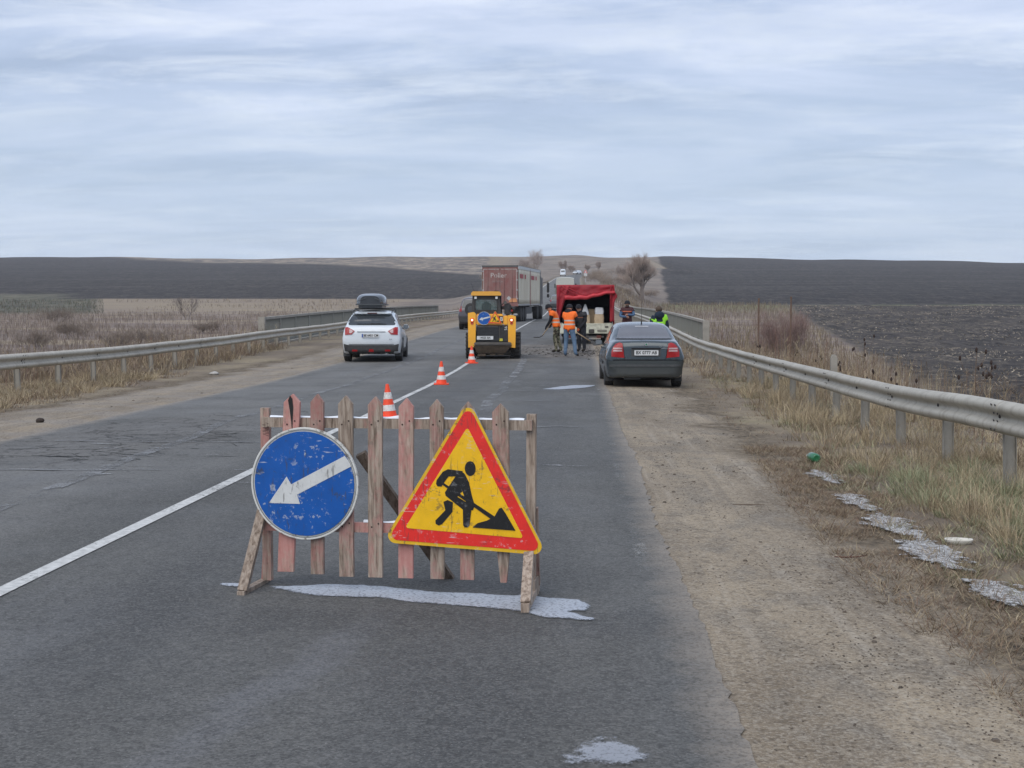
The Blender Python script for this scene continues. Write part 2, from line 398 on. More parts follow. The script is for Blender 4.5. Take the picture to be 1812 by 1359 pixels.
gbase = t.mix(t.math('MULTIPLY', t.step(t.noise(90, 3, .7), .55, .8), .35), gbase, (.38, .335, .27))
rut = t.noise(1.0, 5, .6, vec=t.mapp((5.5, .20, 1)))
gbase = t.mix(t.math('MULTIPLY', t.step(rut, .55, .66), .45), gbase, (.135, .112, .090))
gbase = t.mix(t.math('MULTIPLY', t.step(rut, .42, .34), .40), gbase, (.38, .33, .265))
grn = t.noise(48, 5, .9)
gbase = t.mix(t.math('MULTIPLY', t.step(grn, .49, .40), .4), gbase, (.085, .068, .052))
gbase = t.mix(t.math('MULTIPLY', t.step(grn, .52, .62), .4), gbase, (.44, .39, .32))
grit = t.mix(t.math('MULTIPLY', t.step(t.noise(1.2, 4), .4, .6), .6), gbase, (.24, .215, .19))
gbase = t.mix(t.math('LESS_THAN', xyz[0], -3), gbase, grit)
gq1, gq2, gq3 = grains0(t, 85), grains0(t, 34), grains0(t, 12)
for (gq, hi, lo, k1, k2) in ((gq1, .80, .20, .24, .34), (gq2, .90, .10, .18, .34), (gq3, .95, .05, .10, .30)):
    gbase = t.mix(t.math('MULTIPLY', t.step(gq, hi, hi + .04), k1), gbase, (.42, .38, .315)); gbase = t.mix(t.math('MULTIPLY', t.step(gq, lo, lo - .04), k2), gbase, (.070, .055, .043))
gl1, gl2 = grains0(t, 3.2, t.mapp((1, .35, 1))), grains0(t, .9, t.mapp((1, .25, 1)))
soilc = t.mix(t.math('MULTIPLY', t.step(gl2, .80, .86), .28), soilc, (.11, .092, .080)); soilc = t.mix(t.math('MULTIPLY', t.step(gl2, .2, .14), .5), soilc, (.010, .009, .009))
soilc = t.mix(t.math('MULTIPLY', t.step(gl1, .90, .94), .22), soilc, (.20, .165, .125))
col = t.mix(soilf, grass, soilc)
col = t.mix(stubf, col, st)
matf = t.math('MULTIPLY', t.step(gravf, .02, .35), t.math('SUBTRACT', 1.0, t.step(gravf, .55, .95)))
col = t.mix(t.step(t.math('ADD', gravf, t.math('MULTIPLY', t.math('SUBTRACT', fine, .5), .9)), .35, .65), col, gbase)
matc = t.ramp(t.noise(11, 6, .75), [(.36, (.050, .040, .030)), (.50, (.125, .098, .070)), (.64, (.235, .190, .130))])
col = t.mix(t.math('MULTIPLY', matf, t.step(t.noise(1.7, 5, .65), .30, .50)), col, matc)
t.base(col)
hb = t.math('ADD', t.math('MULTIPLY', fine, 1.0), t.math('MULTIPLY', vfine, .35))
t.bump(hb, .55, .03)
me = raw_mesh('ground', V, grid_faces(len(ys), len(xs)), t.m, True, colr, cname='mask')
tag(link(bpy.data.objects.new('ground', me)), kind='structure')

# ------------------------------------------------------------------ asphalt
t = NT('asphalt', .85, .22)
P = t.obj(); xyz = t.sepx(P)
a = t.noise(1.0, 6, .6, vec=t.mapp((1.1, .16, 1)))
agg = t.noise(70, 5, .9)
def grains(t, sc, vec=None):
    n = t.n('ShaderNodeTexVoronoi'); n.inputs['Scale'].default_value = sc; t.l(vec or t.obj(), n.inputs['Vector'])
    s_ = t.n('ShaderNodeSeparateColor'); t.l(n.outputs['Color'], s_.inputs[0]); return s_.outputs[0]
g1, g2, g3 = grains(t, 95), grains(t, 42), grains(t, 17)
col = t.ramp(a, [(.28, (.074, .074, .070)), (.50, (.100, .099, .094)), (.72, (.128, .126, .119))])
# left lane is drier and paler
pale = t.math('MULTIPLY', t.step(t.math('MULTIPLY', xyz[0], -1), 3.4, 4.6), t.step(t.noise(.5, 5, .6), .3, .6))
col = t.mix(t.math('MULTIPLY', pale, .72), col, (.185, .180, .170))
# wheel tracks polished smooth and a little darker, dry streaks between
for cx_ in (-2.35, -.55):
    d_ = t.math('ABSOLUTE', t.math('ADD', t.math('ADD', xyz[0], -cx_), t.math('MULTIPLY', t.math('SUBTRACT', t.noise(.5, 2), .5), .5)))
    col = t.mix(t.math('MULTIPLY', t.math('SUBTRACT', 1.0, t.step(d_, .15, .5)), .35), col, (.076, .077, .080))
film = t.step(t.noise(1.0, 5, .65, vec=t.mapp((.9, .22, 1), rot=(0, 0, R(-8)))), .56, .66)
col = t.mix(t.math('MULTIPLY', film, .42), col, (.165, .166, .168))
band = t.math('ABSOLUTE', t.math('ADD', t.math('ADD', xyz[0], t.math('MULTIPLY', t.math('SUBTRACT', xyz[1], 5.8), -.18)), t.math('ADD', 1.22, t.math('MULTIPLY', t.math('SUBTRACT', t.noise(2.2, 5, .6), .5), .5))))
col = t.mix(t.math('MULTIPLY', t.math('SUBTRACT', 1.0, t.step(band, .06, .16)), t.math('MULTIPLY', .34, t.step(xyz[1], 7.0, 6.3))), col, (.185, .187, .20))
patchy = t.noise(1.0, 5, .6, vec=t.mapp((.55, .32, 1), loc=(5, 1, 0)))
col = t.mix(t.math('MULTIPLY', t.step(patchy, .54, .62), .24), col, (.052, .051, .050))
col = t.mix(t.math('MULTIPLY', t.step(patchy, .46, .38), .24), col, (.155, .151, .142))
# the dark seam in front of the barrier, and thin damp streaks
seam = t.math('ABSOLUTE', t.math('ADD', t.math('ADD', xyz[1], t.math('MULTIPLY', t.math('SUBTRACT', t.noise(1.6, 4), .5), .7)), -6.62))
col = t.mix(t.math('MULTIPLY', t.math('SUBTRACT', 1.0, t.step(seam, .20, .34)), t.math('MULTIPLY', .38, t.step(xyz[0], -2.6, -1.6))), col, (.060, .060, .060))
# crazed, broken-up area in the far lane
wob = t.n('ShaderNodeVectorMath', operation='ADD'); t.l(t.mapp((.75, .55, 1)), wob.inputs[0])
nw = t.n('ShaderNodeTexNoise'); nw.inputs['Scale'].default_value = 1.4; nw.inputs['Detail'].default_value = 5; t.l(t.mapp((1, 1, 1)), nw.inputs['Vector']); t.l(nw.outputs['Color'], wob.inputs[1])
crk = t.vor(1.7, vec=wob.outputs[0], feature='DISTANCE_TO_EDGE')
ex = t.math('DIVIDE', t.math('ADD', xyz[0], 5.75), 1.35); ey = t.math('DIVIDE', t.math('ADD', xyz[1], -16.6), 3.6)
rad = t.math('ADD', t.math('MULTIPLY', ex, ex), t.math('MULTIPLY', ey, ey))
area = t.math('SUBTRACT', 1.0, t.step(t.math('ADD', rad, t.math('MULTIPLY', t.math('SUBTRACT', t.noise(1.5, 4), .5), 1.8)), .5, 1.2))
col = t.mix(t.math('MULTIPLY', t.math('MULTIPLY', t.math('SUBTRACT', 1.0, t.step(crk, .008, .035)), area), .95), col, (.020, .019, .019))
brk = t.math('MULTIPLY', t.step(t.noise(5.0, 5, .7, vec=t.mapp((.7, 1.6, 1))), .58, .64), area)
col = t.mix(t.math('MULTIPLY', brk, .8), col, (.030, .026, .024))
col = t.mix(t.math('MULTIPLY', area, .22), col, (.12, .105, .09))
# fine cracks across the lane
cr2 = t.vor(.55, vec=wob.outputs[0], feature='DISTANCE_TO_EDGE')
col = t.mix(t.math('MULTIPLY', t.math('SUBTRACT', 1.0, t.step(cr2, .0, .006)), .35), col, (.035, .035, .036))
# milled dirt where the crew works
ey = t.math('ABSOLUTE', t.math('ADD', t.math('ADD', xyz[1], -46.5), t.math('MULTIPLY', t.math('SUBTRACT', t.noise(.4, 4), .5), 9)))
work = t.math('SUBTRACT', 1.0, t.step(ey, 3.2, 6.5))
wcol = t.ramp(t.noise(1.0, 6, .7, vec=t.mapp((1.2, .6, 1))), [(.35, (.050, .046, .042)), (.5, (.14, .12, .10)), (.65, (.24, .215, .18))])
col = t.mix(t.math('MULTIPLY', work, t.step(xyz[0], -3.2, -2.2)), col, wcol)
# sand blown over both edges
e = t.math('SUBTRACT', t.math('ABSOLUTE', t.math('ADD', xyz[0], 3.3)), HALF)
e = t.math('ADD', e, t.math('MULTIPLY', t.math('SUBTRACT', t.noise(2.2, 6, .65), .5), .36))
col = t.mix(t.math('MULTIPLY', t.step(e, -.22, .03), t.math('LESS_THAN', xyz[1], 400)), col, (.275, .235, .190))
# stones in the binder
col = t.mix(t.math('MULTIPLY', t.step(agg, .52, .62), .28), col, (.25, .245, .235))
col = t.mix(t.math('MULTIPLY', t.step(agg, .48, .38), .34), col, (.022, .022, .022))
col = t.mix(t.math('MULTIPLY', t.step(g1, .76, .84), .26), col, (.225, .218, .205)); col = t.mix(t.math('MULTIPLY', t.step(g1, .26, .18), .32), col, (.024, .024, .023))
col = t.mix(t.math('MULTIPLY', t.step(g2, .82, .88), .15), col, (.20, .192, .18)); col = t.mix(t.math('MULTIPLY', t.step(g2, .20, .14), .20), col, (.028, .027, .026))
col = t.mix(t.math('MULTIPLY', t.step(g3, .88, .92), .07), col, (.20, .19, .17)); col = t.mix(t.math('MULTIPLY', t.step(g3, .12, .08), .10), col, (.03, .03, .03))
chips = t.math('SUBTRACT', 1.0, t.step(t.vor(22), .05, .07))
col = t.mix(t.math('MULTIPLY', chips, .6), col, (.36, .35, .34))
t.base(col)
t.rough(t.ramp(t.noise(.8, 4), [(.3, .70), (.7, .92)]))
t.bump(agg, .6, .008)
ASPHALT = t.m
ry = ys[(ys >= -20) & (ys <= 600)]
nx = 9
ry = np.unique(np.round(np.concatenate([ry, np.arange(4, 27.9, .08)]), 3))
edge_l = np.array([.03 * noise.noise(Vector((0, y * 1.3, 1))) + .04 * noise.noise(Vector((3, y * .25, 1))) + .03 * noise.noise(Vector((2, y * 5, 1))) + .02 * noise.noise(Vector((2, y * 13, 1))) for y in ry])
edge_r = np.array([.03 * noise.noise(Vector((9, y * 1.3, 5))) + .04 * noise.noise(Vector((7, y * .25, 5))) + .035 * noise.noise(Vector((2, y * 5, 8))) + .025 * noise.noise(Vector((2, y * 13, 9))) for y in ry])
rv = []
for i, y in enumerate(ry):
    c = float(road_cx(y)); z = float(road_z(y))
    for k in range(nx):
        s = k / (nx - 1)
        rv.append((c - HALF + edge_l[i] * (k == 0) + 2 * HALF * s + edge_r[i] * (k == nx - 1), y, z + (.012 if 0 < k < nx - 1 else .006)))
me = raw_mesh('road', rv, grid_faces(len(ry), nx), ASPHALT, True)
tag(link(bpy.data.objects.new('road', me)), kind='structure')

# ------------------------------------------------------------------ painted lines
def paint_mat(name, amount, c=(.66, .65, .62), sc=60):
    t = NT(name, .7, .3)
    w = t.math('ADD', t.math('MULTIPLY', t.noise(sc, 4, .7), .6), t.math('MULTIPLY', t.noise(2.5, 5, .65), .4))
    f = t.step(w, .62 - amount * .35, .70 - amount * .35)
    t.base(t.mix(t.math('SUBTRACT', 1.0, t.math('MULTIPLY', f, 1.0)), c, (.10, .102, .106)))
    f2 = t.math('SUBTRACT', 1.0, t.step(t.math('ADD', w, 0.0), .56 - .1 * (1 - amount), .62))
    return t.m
def strip_alpha(name, cover, c, edge=.5, sc=45):
    """worn paint: where it is gone the strip is open and the road shows"""
    t = NT(name, .75, .3)
    w = t.math('ADD', t.math('MULTIPLY', t.noise(sc, 5, .75), .55), t.math('MULTIPLY', t.noise(1.6, 5, .6), .45))
    keep = t.step(w, .5 + (.5 - cover) * .35 - .05, .5 + (.5 - cover) * .35 + .05)
    t.base(t.mix(t.step(t.noise(20, 4), .35, .65), c, tuple(x * .7 for x in c)))
    t.l(keep, t.b.inputs['Alpha']); return t.m
PAINT = strip_alpha('white_road_paint', .74, (.56, .555, .53))
FADED = strip_alpha('faded_road_paint', .46, (.24, .24, .24), sc=40)
WORN = strip_alpha('worn_edge_paint', .20, (.46, .45, .42), sc=70)
def line_strip(name, x0, x1, w, y0, y1, mat, dz=.018, wob=0.0, label=None):
    yy = ys[(ys > y0) & (ys < y1)]; yy = np.concatenate([[y0], yy, [y1]]); vs = []
    for y in yy:
        s = (y - y0) / (y1 - y0); c = x0 + (x1 - x0) * s + wob * noise.noise(Vector((x0, y * .3, 2))) + (float(road_cx(y)) + 3.3)
        z = float(road_z(y)) + dz; vs += [(c - w / 2, y, z), (c, y, z), (c + w / 2, y, z)]
    me = raw_mesh(name, vs, grid_faces(len(yy), 3), mat, True)
    return tag(link(bpy.data.objects.new(name, me)), kind='structure')
line_strip('centre_line', -3.28, -3.31, .115, 3.5, 480, PAINT, wob=.02)
line_strip('faded_line', -4.62, -5.15, .16, 9.0, 20, FADED, wob=.12)
line_strip('faded_line', -5.15, -5.00, .16, 20, 62, FADED, wob=.1)
line_strip('faded_line', -1.55, -1.66, .20, 17, 42, FADED, wob=.1)
line_strip('edge_line', .42, .46, .09, 7, 50, WORN, wob=.03)
line_strip('edge_line', -6.95, -6.98, .10, 10, 60, WORN, wob=.03)
line_strip('edge_line', -7.05, -7.05, .16, 130, 520, PAINT)
# pale scuffs lying across the lanes
sv, sf = [], []
for k in range(70):
    y = 12 + 36 * random.random() ** 1.2; x = random.uniform(-6.6, .3); L = random.uniform(.1, .55) * (1 + y * .02); w = random.uniform(.008, .022) * (1 + y * .05)
    n = 7; o = len(sv); z = float(road_z(y)) + .0215; sl = random.uniform(-.12, .12)
    for i in range(n):
        s = i / (n - 1); ww = w * math.sin(math.pi * (s * .9 + .05)) * random.uniform(.6, 1.1)
        sv += [(x + (s - .5) * L, y - ww + s * sl, z), (x + (s - .5) * L, y + ww + s * sl, z)]
    for i in range(n - 1): sf.append((o + 2 * i, o + 2 * i + 2, o + 2 * i + 3, o + 2 * i + 1))
me = raw_mesh('paint_scuffs', sv, sf, strip_alpha('scuff_paint', .42, (.36, .365, .375), sc=30), False)
tag(link(bpy.data.objects.new('paint_scuff', me)), kind='stuff')
# transverse seams in the paving
for k, (y, xa, xb) in enumerate([(12.9, -6.9, -4.2), (15.8, -6.5, -3.6), (23.5, -3.2, -.2), (26.6, -3.0, .4), (20.6, -2.9, -1.4), (39.5, -7, -3.5), (18.2, -1.1, .3)]):
    vs = []; n = 20
    for i in range(n):
        s = i / (n - 1); yy = y + .18 * noise.noise(Vector((s * 4, y, 0))); w = .025 + .02 * random.random(); z = float(road_z(yy)) + .0225
        vs += [(xa + (xb - xa) * s, yy - w, z), (xa + (xb - xa) * s, yy + w, z)]
    me = raw_mesh('seam_line', vs, [(2 * i, 2 * i + 2, 2 * i + 3, 2 * i + 1) for i in range(n - 1)], FADED)
    tag(link(bpy.data.objects.new('seam_line', me)), kind='structure')

# ------------------------------------------------------------------ old snow and frozen slush
t = NT('thin_snow', .45, .5)
sp = t.step(t.noise(55, 5, .75), .38, .50)
t.base(t.mix(sp, (.13, .135, .145), t.mix(t.noise(6, 4), (.36, .39, .44), (.46, .49, .54))))
t.l(t.math('MULTIPLY', t.step(t.math('ADD', t.attr('edge', 'Fac'), t.math('MULTIPLY', t.math('SUBTRACT', t.noise(38, 5, .85), .5), 1.6)), .10, .60), .85), t.b.inputs['Alpha'])
t.bump(t.noise(40, 4), .3, .004); SNOW = t.m
t = NT('dirty_snow', .6, .4)
sp = t.step(t.noise(34, 5, .8), .46, .56)
t.base(t.mix(sp, (.13, .115, .10), t.mix(t.noise(9, 4), (.42, .41, .39), (.60, .60, .595))))
t.l(t.step(t.math('ADD', t.attr('edge', 'Fac'), t.math('MULTIPLY', t.math('SUBTRACT', t.noise(13, 6, .85), .5), 3.4)), .42, .62), t.b.inputs['Alpha']); DIRTY = t.m
def snow_patch(poly, cell, mat, label, thr=0.0, amp=.12, freq=6.0, zoff=.016, road=True, holes=0.0):
    P = np.array(poly); x0, y0 = P.min(0) - .1; x1, y1 = P.max(0) + .1
    nx = int((x1 - x0) / cell) + 2; ny = int((y1 - y0) / cell) + 2
    def inside(x, y):
        c = False; n = len(poly); dmin = 9
        for i in range(n):
            ax, ay = poly[i]; bx, by = poly[(i + 1) % n]
            if (ay > y) != (by > y) and x < (bx - ax) * (y - ay) / (by - ay + 1e-12) + ax: c = not c
            L2 = (bx - ax) ** 2 + (by - ay) ** 2; tt = max(0, min(1, ((x - ax) * (bx - ax) + (y - ay) * (by - ay)) / (L2 + 1e-9)))
            dmin = min(dmin, math.hypot(x - ax - tt * (bx - ax), y - ay - tt * (by - ay)))
        return dmin if c else -dmin
    idx = {}; vs = []; fs = []; ed = []
    def vid(i, j):
        if (i, j) not in idx:
            x, y = x0 + i * cell, y0 + j * cell; d = dd[i, j]
            z = (float(road_z(y)) if road else gz(x, y)) + zoff + .006 * min(1, max(0, d) / .05)
            idx[(i, j)] = len(vs); vs.append((x, y, z)); e_ = min(1, max(0, d) / (amp * .8 + .02)); ed.append((e_, e_, e_, 1))
        return idx[(i, j)]
    dd = np.zeros((nx, ny))
    for i in range(nx):
        for j in range(ny):
            x, y = x0 + i * cell, y0 + j * cell
            dd[i, j] = inside(x, y) + amp * noise.noise(Vector((x * freq, y * freq * .7, 3))) + amp * .6 * noise.noise(Vector((x * freq * 3, y * freq * 3, 7))) - holes * max(0, noise.noise(Vector((x * 14, y * 9, 1))))
    for i in range(nx - 1):
        for j in range(ny - 1):
            if (dd[i, j] + dd[i + 1, j] + dd[i, j + 1] + dd[i + 1, j + 1]) / 4 > 0: fs.append((vid(i, j), vid(i + 1, j), vid(i + 1, j + 1), vid(i, j + 1)))
    if not fs: return
    me = raw_mesh('snow_patch', vs, fs, mat, True, ed, cname='edge')
    return tag(link(bpy.data.objects.new('snow_patch', me)), label, 'snow patch')
def rp(pts): return [on_road(x, y) for x, y in pts]
snow_patch(rp([(465, 1052), (560, 1047), (640, 1046), (700, 1052), (760, 1057), (850, 1060), (905, 1063), (960, 1066), (1030, 1070), (1049, 1080), (1040, 1090), (1010, 1092), (1057, 1104), (1050, 1109), (960, 1104), (900, 1090), (800, 1083), (700, 1076), (640, 1070), (560, 1070), (500, 1062)]), .018, SNOW, 'long bluish white slush streak under the wooden barrier', amp=.03)
snow_patch(rp([(375, 1047), (425, 1047), (432, 1054), (385, 1053)]), .012, SNOW, 'small slush streak at the foot of the round sign end of the barrier', amp=.02)
snow_patch(rp([(958, 690), (985, 686), (1010, 683), (1056, 682.5), (1040, 687), (990, 691)]), .05, SNOW, 'curved white slush streak behind the parked dark saloon', amp=.05, freq=2)
t = NT('thin_frost', .7, .3); t.base((.40, .42, .46)); t.l(t.math('MULTIPLY', t.step(t.math('ADD', t.math('MULTIPLY', t.attr('edge', 'Fac'), .30), t.noise(60, 5, .9)), .62, .76), .62), t.b.inputs['Alpha']); FROST = t.m
snow_patch(rp([(990, 1338), (1030, 1326), (1090, 1322), (1140, 1330), (1172, 1345), (1172, 1380), (990, 1380)]), .012, FROST, 'speckled slush patch on the asphalt nearest the camera', amp=.10, holes=.0)
def gp(cx, cy, rx, ry, n=14):
    X0, Y0 = on_road(cx, cy); sx = rx * Y0 / F_PX; sy = ry * Y0 * Y0 / (F_PX * 1.6)
    return [(X0 + sx * math.cos(2 * math.pi * i / n) * random.uniform(.8, 1.15), Y0 + sy * math.sin(2 * math.pi * i / n) * random.uniform(.8, 1.15)) for i in range(n)]
for (cx_, cy_, rx, ry_, lab) in [(1455, 836, 30, 15, 'dirty snow crust beside the green bottle'), (1512, 880, 36, 18, 'small broken snow crust between the green bottle and the white dish'),
                                (1580, 922, 52, 22, 'dirty snow crust behind the white dish'), (1645, 968, 72, 30, 'widest dirty snow crust, touching the white dish'),
                                (1768, 1038, 70, 28, 'dirty snow crust nearest the camera on the verge')]:
    snow_patch(gp(cx_, cy_, rx, ry_), .014, DIRTY, lab, amp=.10, zoff=.014, road=False, holes=.06, freq=9)

# loose crumbs of earth and stones on the verges
rv, rf = [], []
for k in range(9000):
    if k < 8000: y = 4.4 + 24 * random.random() ** 1.9; x = random.uniform(.72, 2.7 + .02 * y)
    else: y = random.uniform(13, 40); x = random.uniform(-9.6, -7.4)
    if noise.noise(Vector((x * 1.6, y * .9, 5))) < .05 and random.random() < .88: continue
    s_ = random.uniform(.0016, .0045) * (1 + 1.8 * (random.random() < .03)) * (1 + y * .02); z = gz(x, y) + .001; o = len(rv)
    for (a, b, c) in ((-1, -1, 0), (1, -1, 0), (1, 1, 0), (-1, 1, 0), (-.6, -.6, 1), (.6, -.7, 1), (.6, .6, .9), (-.7, .6, .8)): rv.append((x + a * s_ * random.uniform(.6, 1.5), y + b * s_ * random.uniform(.6, 1.5), z + c * s_ * random.uniform(.5, 1.0)))
    rf += [(o + 4, o + 5, o + 6, o + 7), (o, o + 1, o + 5, o + 4), (o + 1, o + 2, o + 6, o + 5), (o + 2, o + 3, o + 7, o + 6), (o + 3, o, o + 4, o + 7)]
me = raw_mesh('earth_crumbs', rv, rf, plain('earth_crumb', (.115, .088, .066), .95, var=.7, scale=2.5, dirt=(.30, .26, .21)))
tag(link(bpy.data.objects.new('earth_crumbs', me)), kind='stuff')

cv, cf = [], []
for k in range(150):
    x = random.gauss(-5.25, .75); y = random.gauss(16.2, 2.0); L = random.uniform(.08, .55); n = 9; o = len(cv); ang = random.gauss(0, .35)
    if x > -3.9: continue
    for i in range(n):
        q = i / (n - 1); px_ = x + (q - .5) * L * math.cos(ang); py_ = y + (q - .5) * L * math.sin(ang) * 2 + .05 * noise.noise(Vector((q * 5, k, 1))); w = random.uniform(.006, .022) * (1 + 1.8 * (k % 7 == 0)) * math.sin(math.pi * (.05 + .9 * q)); z = float(road_z(py_)) + .0145
        cv += [(px_, py_ - w, z), (px_, py_ + w, z)]
    for i in range(n - 1): cf.append((o + 2 * i, o + 2 * i + 2, o + 2 * i + 3, o + 2 * i + 1))
me = raw_mesh('asphalt_cracks', cv, cf, strip_alpha('crack_tar', .50, (.030, .028, .026), sc=20))
tag(link(bpy.data.objects.new('asphalt_cracks', me)), kind='stuff')
# ------------------------------------------------------------------ wooden barrier with its two signs
def wood_mat(name, red, seed, dark=0.0):
    t = NT(name, .85, .2)
    oi = t.n('ShaderNodeObjectInfo'); rnd = oi.outputs['Random']; cc = t.n('ShaderNodeCombineXYZ')
    for k_, f_ in enumerate((17, 31, 9)): t.l(t.math('MULTIPLY', rnd, float(f_)), cc.inputs[k_])
    ad = t.n('ShaderNodeVectorMath', operation='ADD'); t.l(t.obj(), ad.inputs[0]); t.l(cc.outputs[0], ad.inputs[1]); shifted = ad.outputs[0]
    v = t.mapp((9, 9, 1.1), loc=(seed, seed * 2, seed), vec=shifted)
    g = t.noise(6, 6, .6, vec=v, dist=.6)
    wood = t.ramp(g, [(.30, (.14, .105, .080)), (.45, (.30, .235, .185)), (.60, (.43, .355, .29)), (.75, (.34, .28, .235))])
    grain = t.noise(1.0, 4, .7, vec=t.mapp((120, 120, 3.5), loc=(seed, 0, 0), vec=shifted))
    wood = t.mix(t.math('MULTIPLY', t.step(grain, .5, .7), .45), wood, (.09, .065, .052))
    p = t.noise(1.0, 6, .65, vec=t.mapp((7, 7, 2.4), loc=(seed * 3, 1, seed), vec=shifted))
    p = t.math('ADD', t.math('MULTIPLY', p, .8), t.math('MULTIPLY', t.noise(45, 3, .7), .2))
    c = .72 - red * .36
    p = t.math('ADD', p, t.math('MULTIPLY', t.math('SUBTRACT', rnd, .62), .16))
    paintf = t.math('MULTIPLY', t.step(p, c - .07, c + .09), .78)
    col = t.mix(paintf, wood, t.mix(t.noise(25, 4), (.40, .125, .115), (.50, .27, .245)))
    k = t.math('SUBTRACT', 1.0, t.step(t.vor(7.0, vec=t.mapp((1, 1, .8), loc=(seed, seed, seed))), .05, .10))
    col = t.mix(t.math('MULTIPLY', k, .75), col, (.035, .025, .02))
    col = t.mix(t.math('MULTIPLY', t.step(t.noise(14, 5, .7), .56, .7), .35), col, (.07, .06, .055))
    if dark: col = t.mix(dark, col, (.06, .045, .035))
    tint = t.math('ADD', .78, t.math('MULTIPLY', rnd, .34)); sc_ = t.n('ShaderNodeVectorMath', operation='SCALE'); t.l(col, sc_.inputs[0]); t.l(tint, sc_.inputs['Scale'])
    t.base(sc_.outputs[0]); t.bump(g, .5, .004); return t.m
W = [wood_mat('worn_wood_a', .66, 1.3), wood_mat('worn_wood_b', .42, 4.1), wood_mat('worn_wood_c', .58, 7.7), wood_mat('worn_wood_bare', .0, 2.9), wood_mat('worn_wood_dark', .05, 5.2, .55)]
NAIL = plain('rusty_iron', (.06, .035, .025), .8, var=.4, scale=30)
SNOWTOP = plain('snow_crust', (.74, .77, .82), .8, var=.1, scale=40)
bar_o = (-1.045, 7.33, 0); YAW = R(-8.6)
bar = thing('picket_barrier', 'weathered red picket barrier standing on the asphalt, carrying the two large signs', 'barrier', bar_o, YAW)
PPM = 313.5
# local x along the barrier (0 at the middle), z up, -y towards the camera; a slight lean to one side
def bl(px, z): return (px - 697) / PPM * 1.04 + .023
LEAN = .028
def plank(name, x0, z0, x1, z1, w, th, y, mat, point=False, par=None, label=None):
    h = z1 - z0
    if point: poly = [(-w / 2, 0), (w / 2, 0), (w / 2, h - .048), (w * .03, h), (-w / 2, h - .048)]
    else: poly = [(-w / 2, 0), (w / 2, 0), (w / 2 * .98, h), (-w / 2 * .98, h)]
    sh = (x1 - x0) / h
    poly = [(x + z * sh, z) for x, z in poly]
    m = MB().prism(poly, y - th / 2, y + th / 2)
    o = m.build(name, mat, par or bar, loc=(x0, 0, z0))
    bv = o.modifiers.new('edge', 'BEVEL'); bv.width = .0025; bv.segments = 2
    if label: o['label'] = label
    return o
tops = [(519, .098, 1.150, 499, .120), (564, .078, 1.150, 557, .110), (615, .086, 1.140, 610, .100), (668, .084, 1.134, 662, .100), (723, .086, 1.124, 716, .100), (776, .080, 1.118, 772, .100), (830, .080, 1.104, 824, .100), (886, .092, 1.092, 886, .090)]
labs = ['picket with dark tar runs at its tip', None, None, None, None, None, None, 'picket sawn to a narrow foot']
for i, (tx, w, zt, bx, zb) in enumerate(tops):
    xa, xb = bl(bx, 0), bl(tx, 0)
    if i == 7:
        h = zt - zb; poly = [(-.014, 0), (.020, 0), (.045, .22), (w / 2, .23), (w / 2, h - .048), (0, h), (-w / 2, h - .048), (-w / 2, .20), (-.03, .17)]
        o = MB().prism(poly, -.012 - .05, .012 - .05).build('picket', W[2], bar, loc=(xa, 0, zb)); o['label'] = labs[i]
    else:
        o = plank('picket', xa, zb, xb, zt, w, .024, -.05, W[[0, 0, 2, 1, 2, 0, 2, 0][i]], True, label=labs[i])
    for z in (.985, .40):
        xx = xa + (xb - xa) * (z - zb) / (zt - zb)
        for s in (-1, 1):
            MB().lathe([(.004, -.0015), (.0055, 0), (.0035, .002)], 6, 'y', (xx + s * w * .24, -.0635, z + .01 * s)).build('nail', NAIL, o).location = (-xa, 0, -zb)
MB().prism([(-.010, 0), (.004, -.02), (.008, -.07), (.002, -.16), (-.002, -.22), (-.006, -.15), (-.014, -.08), (-.022, -.03)], -.0645, -.0628).build('tar_run', plain('tar', (.012, .010, .009), .4), bar, loc=(bl(518.5, 0), 0, 1.142))
rx0, rx1 = bl(458, 0), bl(938, 0)
top_rail = MB().beam((rx0, -.018, .985), (rx1, -.018, .968), .036, .056, (0, 0, 1)).build('rail', W[1], bar)
low_rail = MB().beam((rx0, -.018, .382), (rx1, -.018, .380), .036, .055, (0, 0, 1)).build('rail', W[0], bar); low_rail['label'] = 'red painted lower rail'
# melting snow left on the rails
for (zz, a_, b_) in ((1.0145, 474, 925), (.411, 640, 700)):
    m = MB(); n = 90; xa, xb = bl(a_, 0), bl(b_, 0); vs = []
    for i in range(n):
        s = i / (n - 1); x = xa + (xb - xa) * s; h = max(.001, .009 * (1 + noise.noise(Vector((x * 9, zz, 0))) * 1.6)); zc_ = zz - (.017 * s if zz > .5 else 0)
        for yy, hh in ((-.034, 0), (-.030, h * .8), (-.018, h), (-.004, h * .7), (-.001, 0)): vs.append((x, yy, zc_ + hh))
    m.add(vs, [(i * 5 + k, (i + 1) * 5 + k, (i + 1) * 5 + k + 1, i * 5 + k + 1) for i in range(n - 1) for k in range(4)])
    m.build('snow', SNOWTOP, top_rail if zz > .5 else low_rail, True)
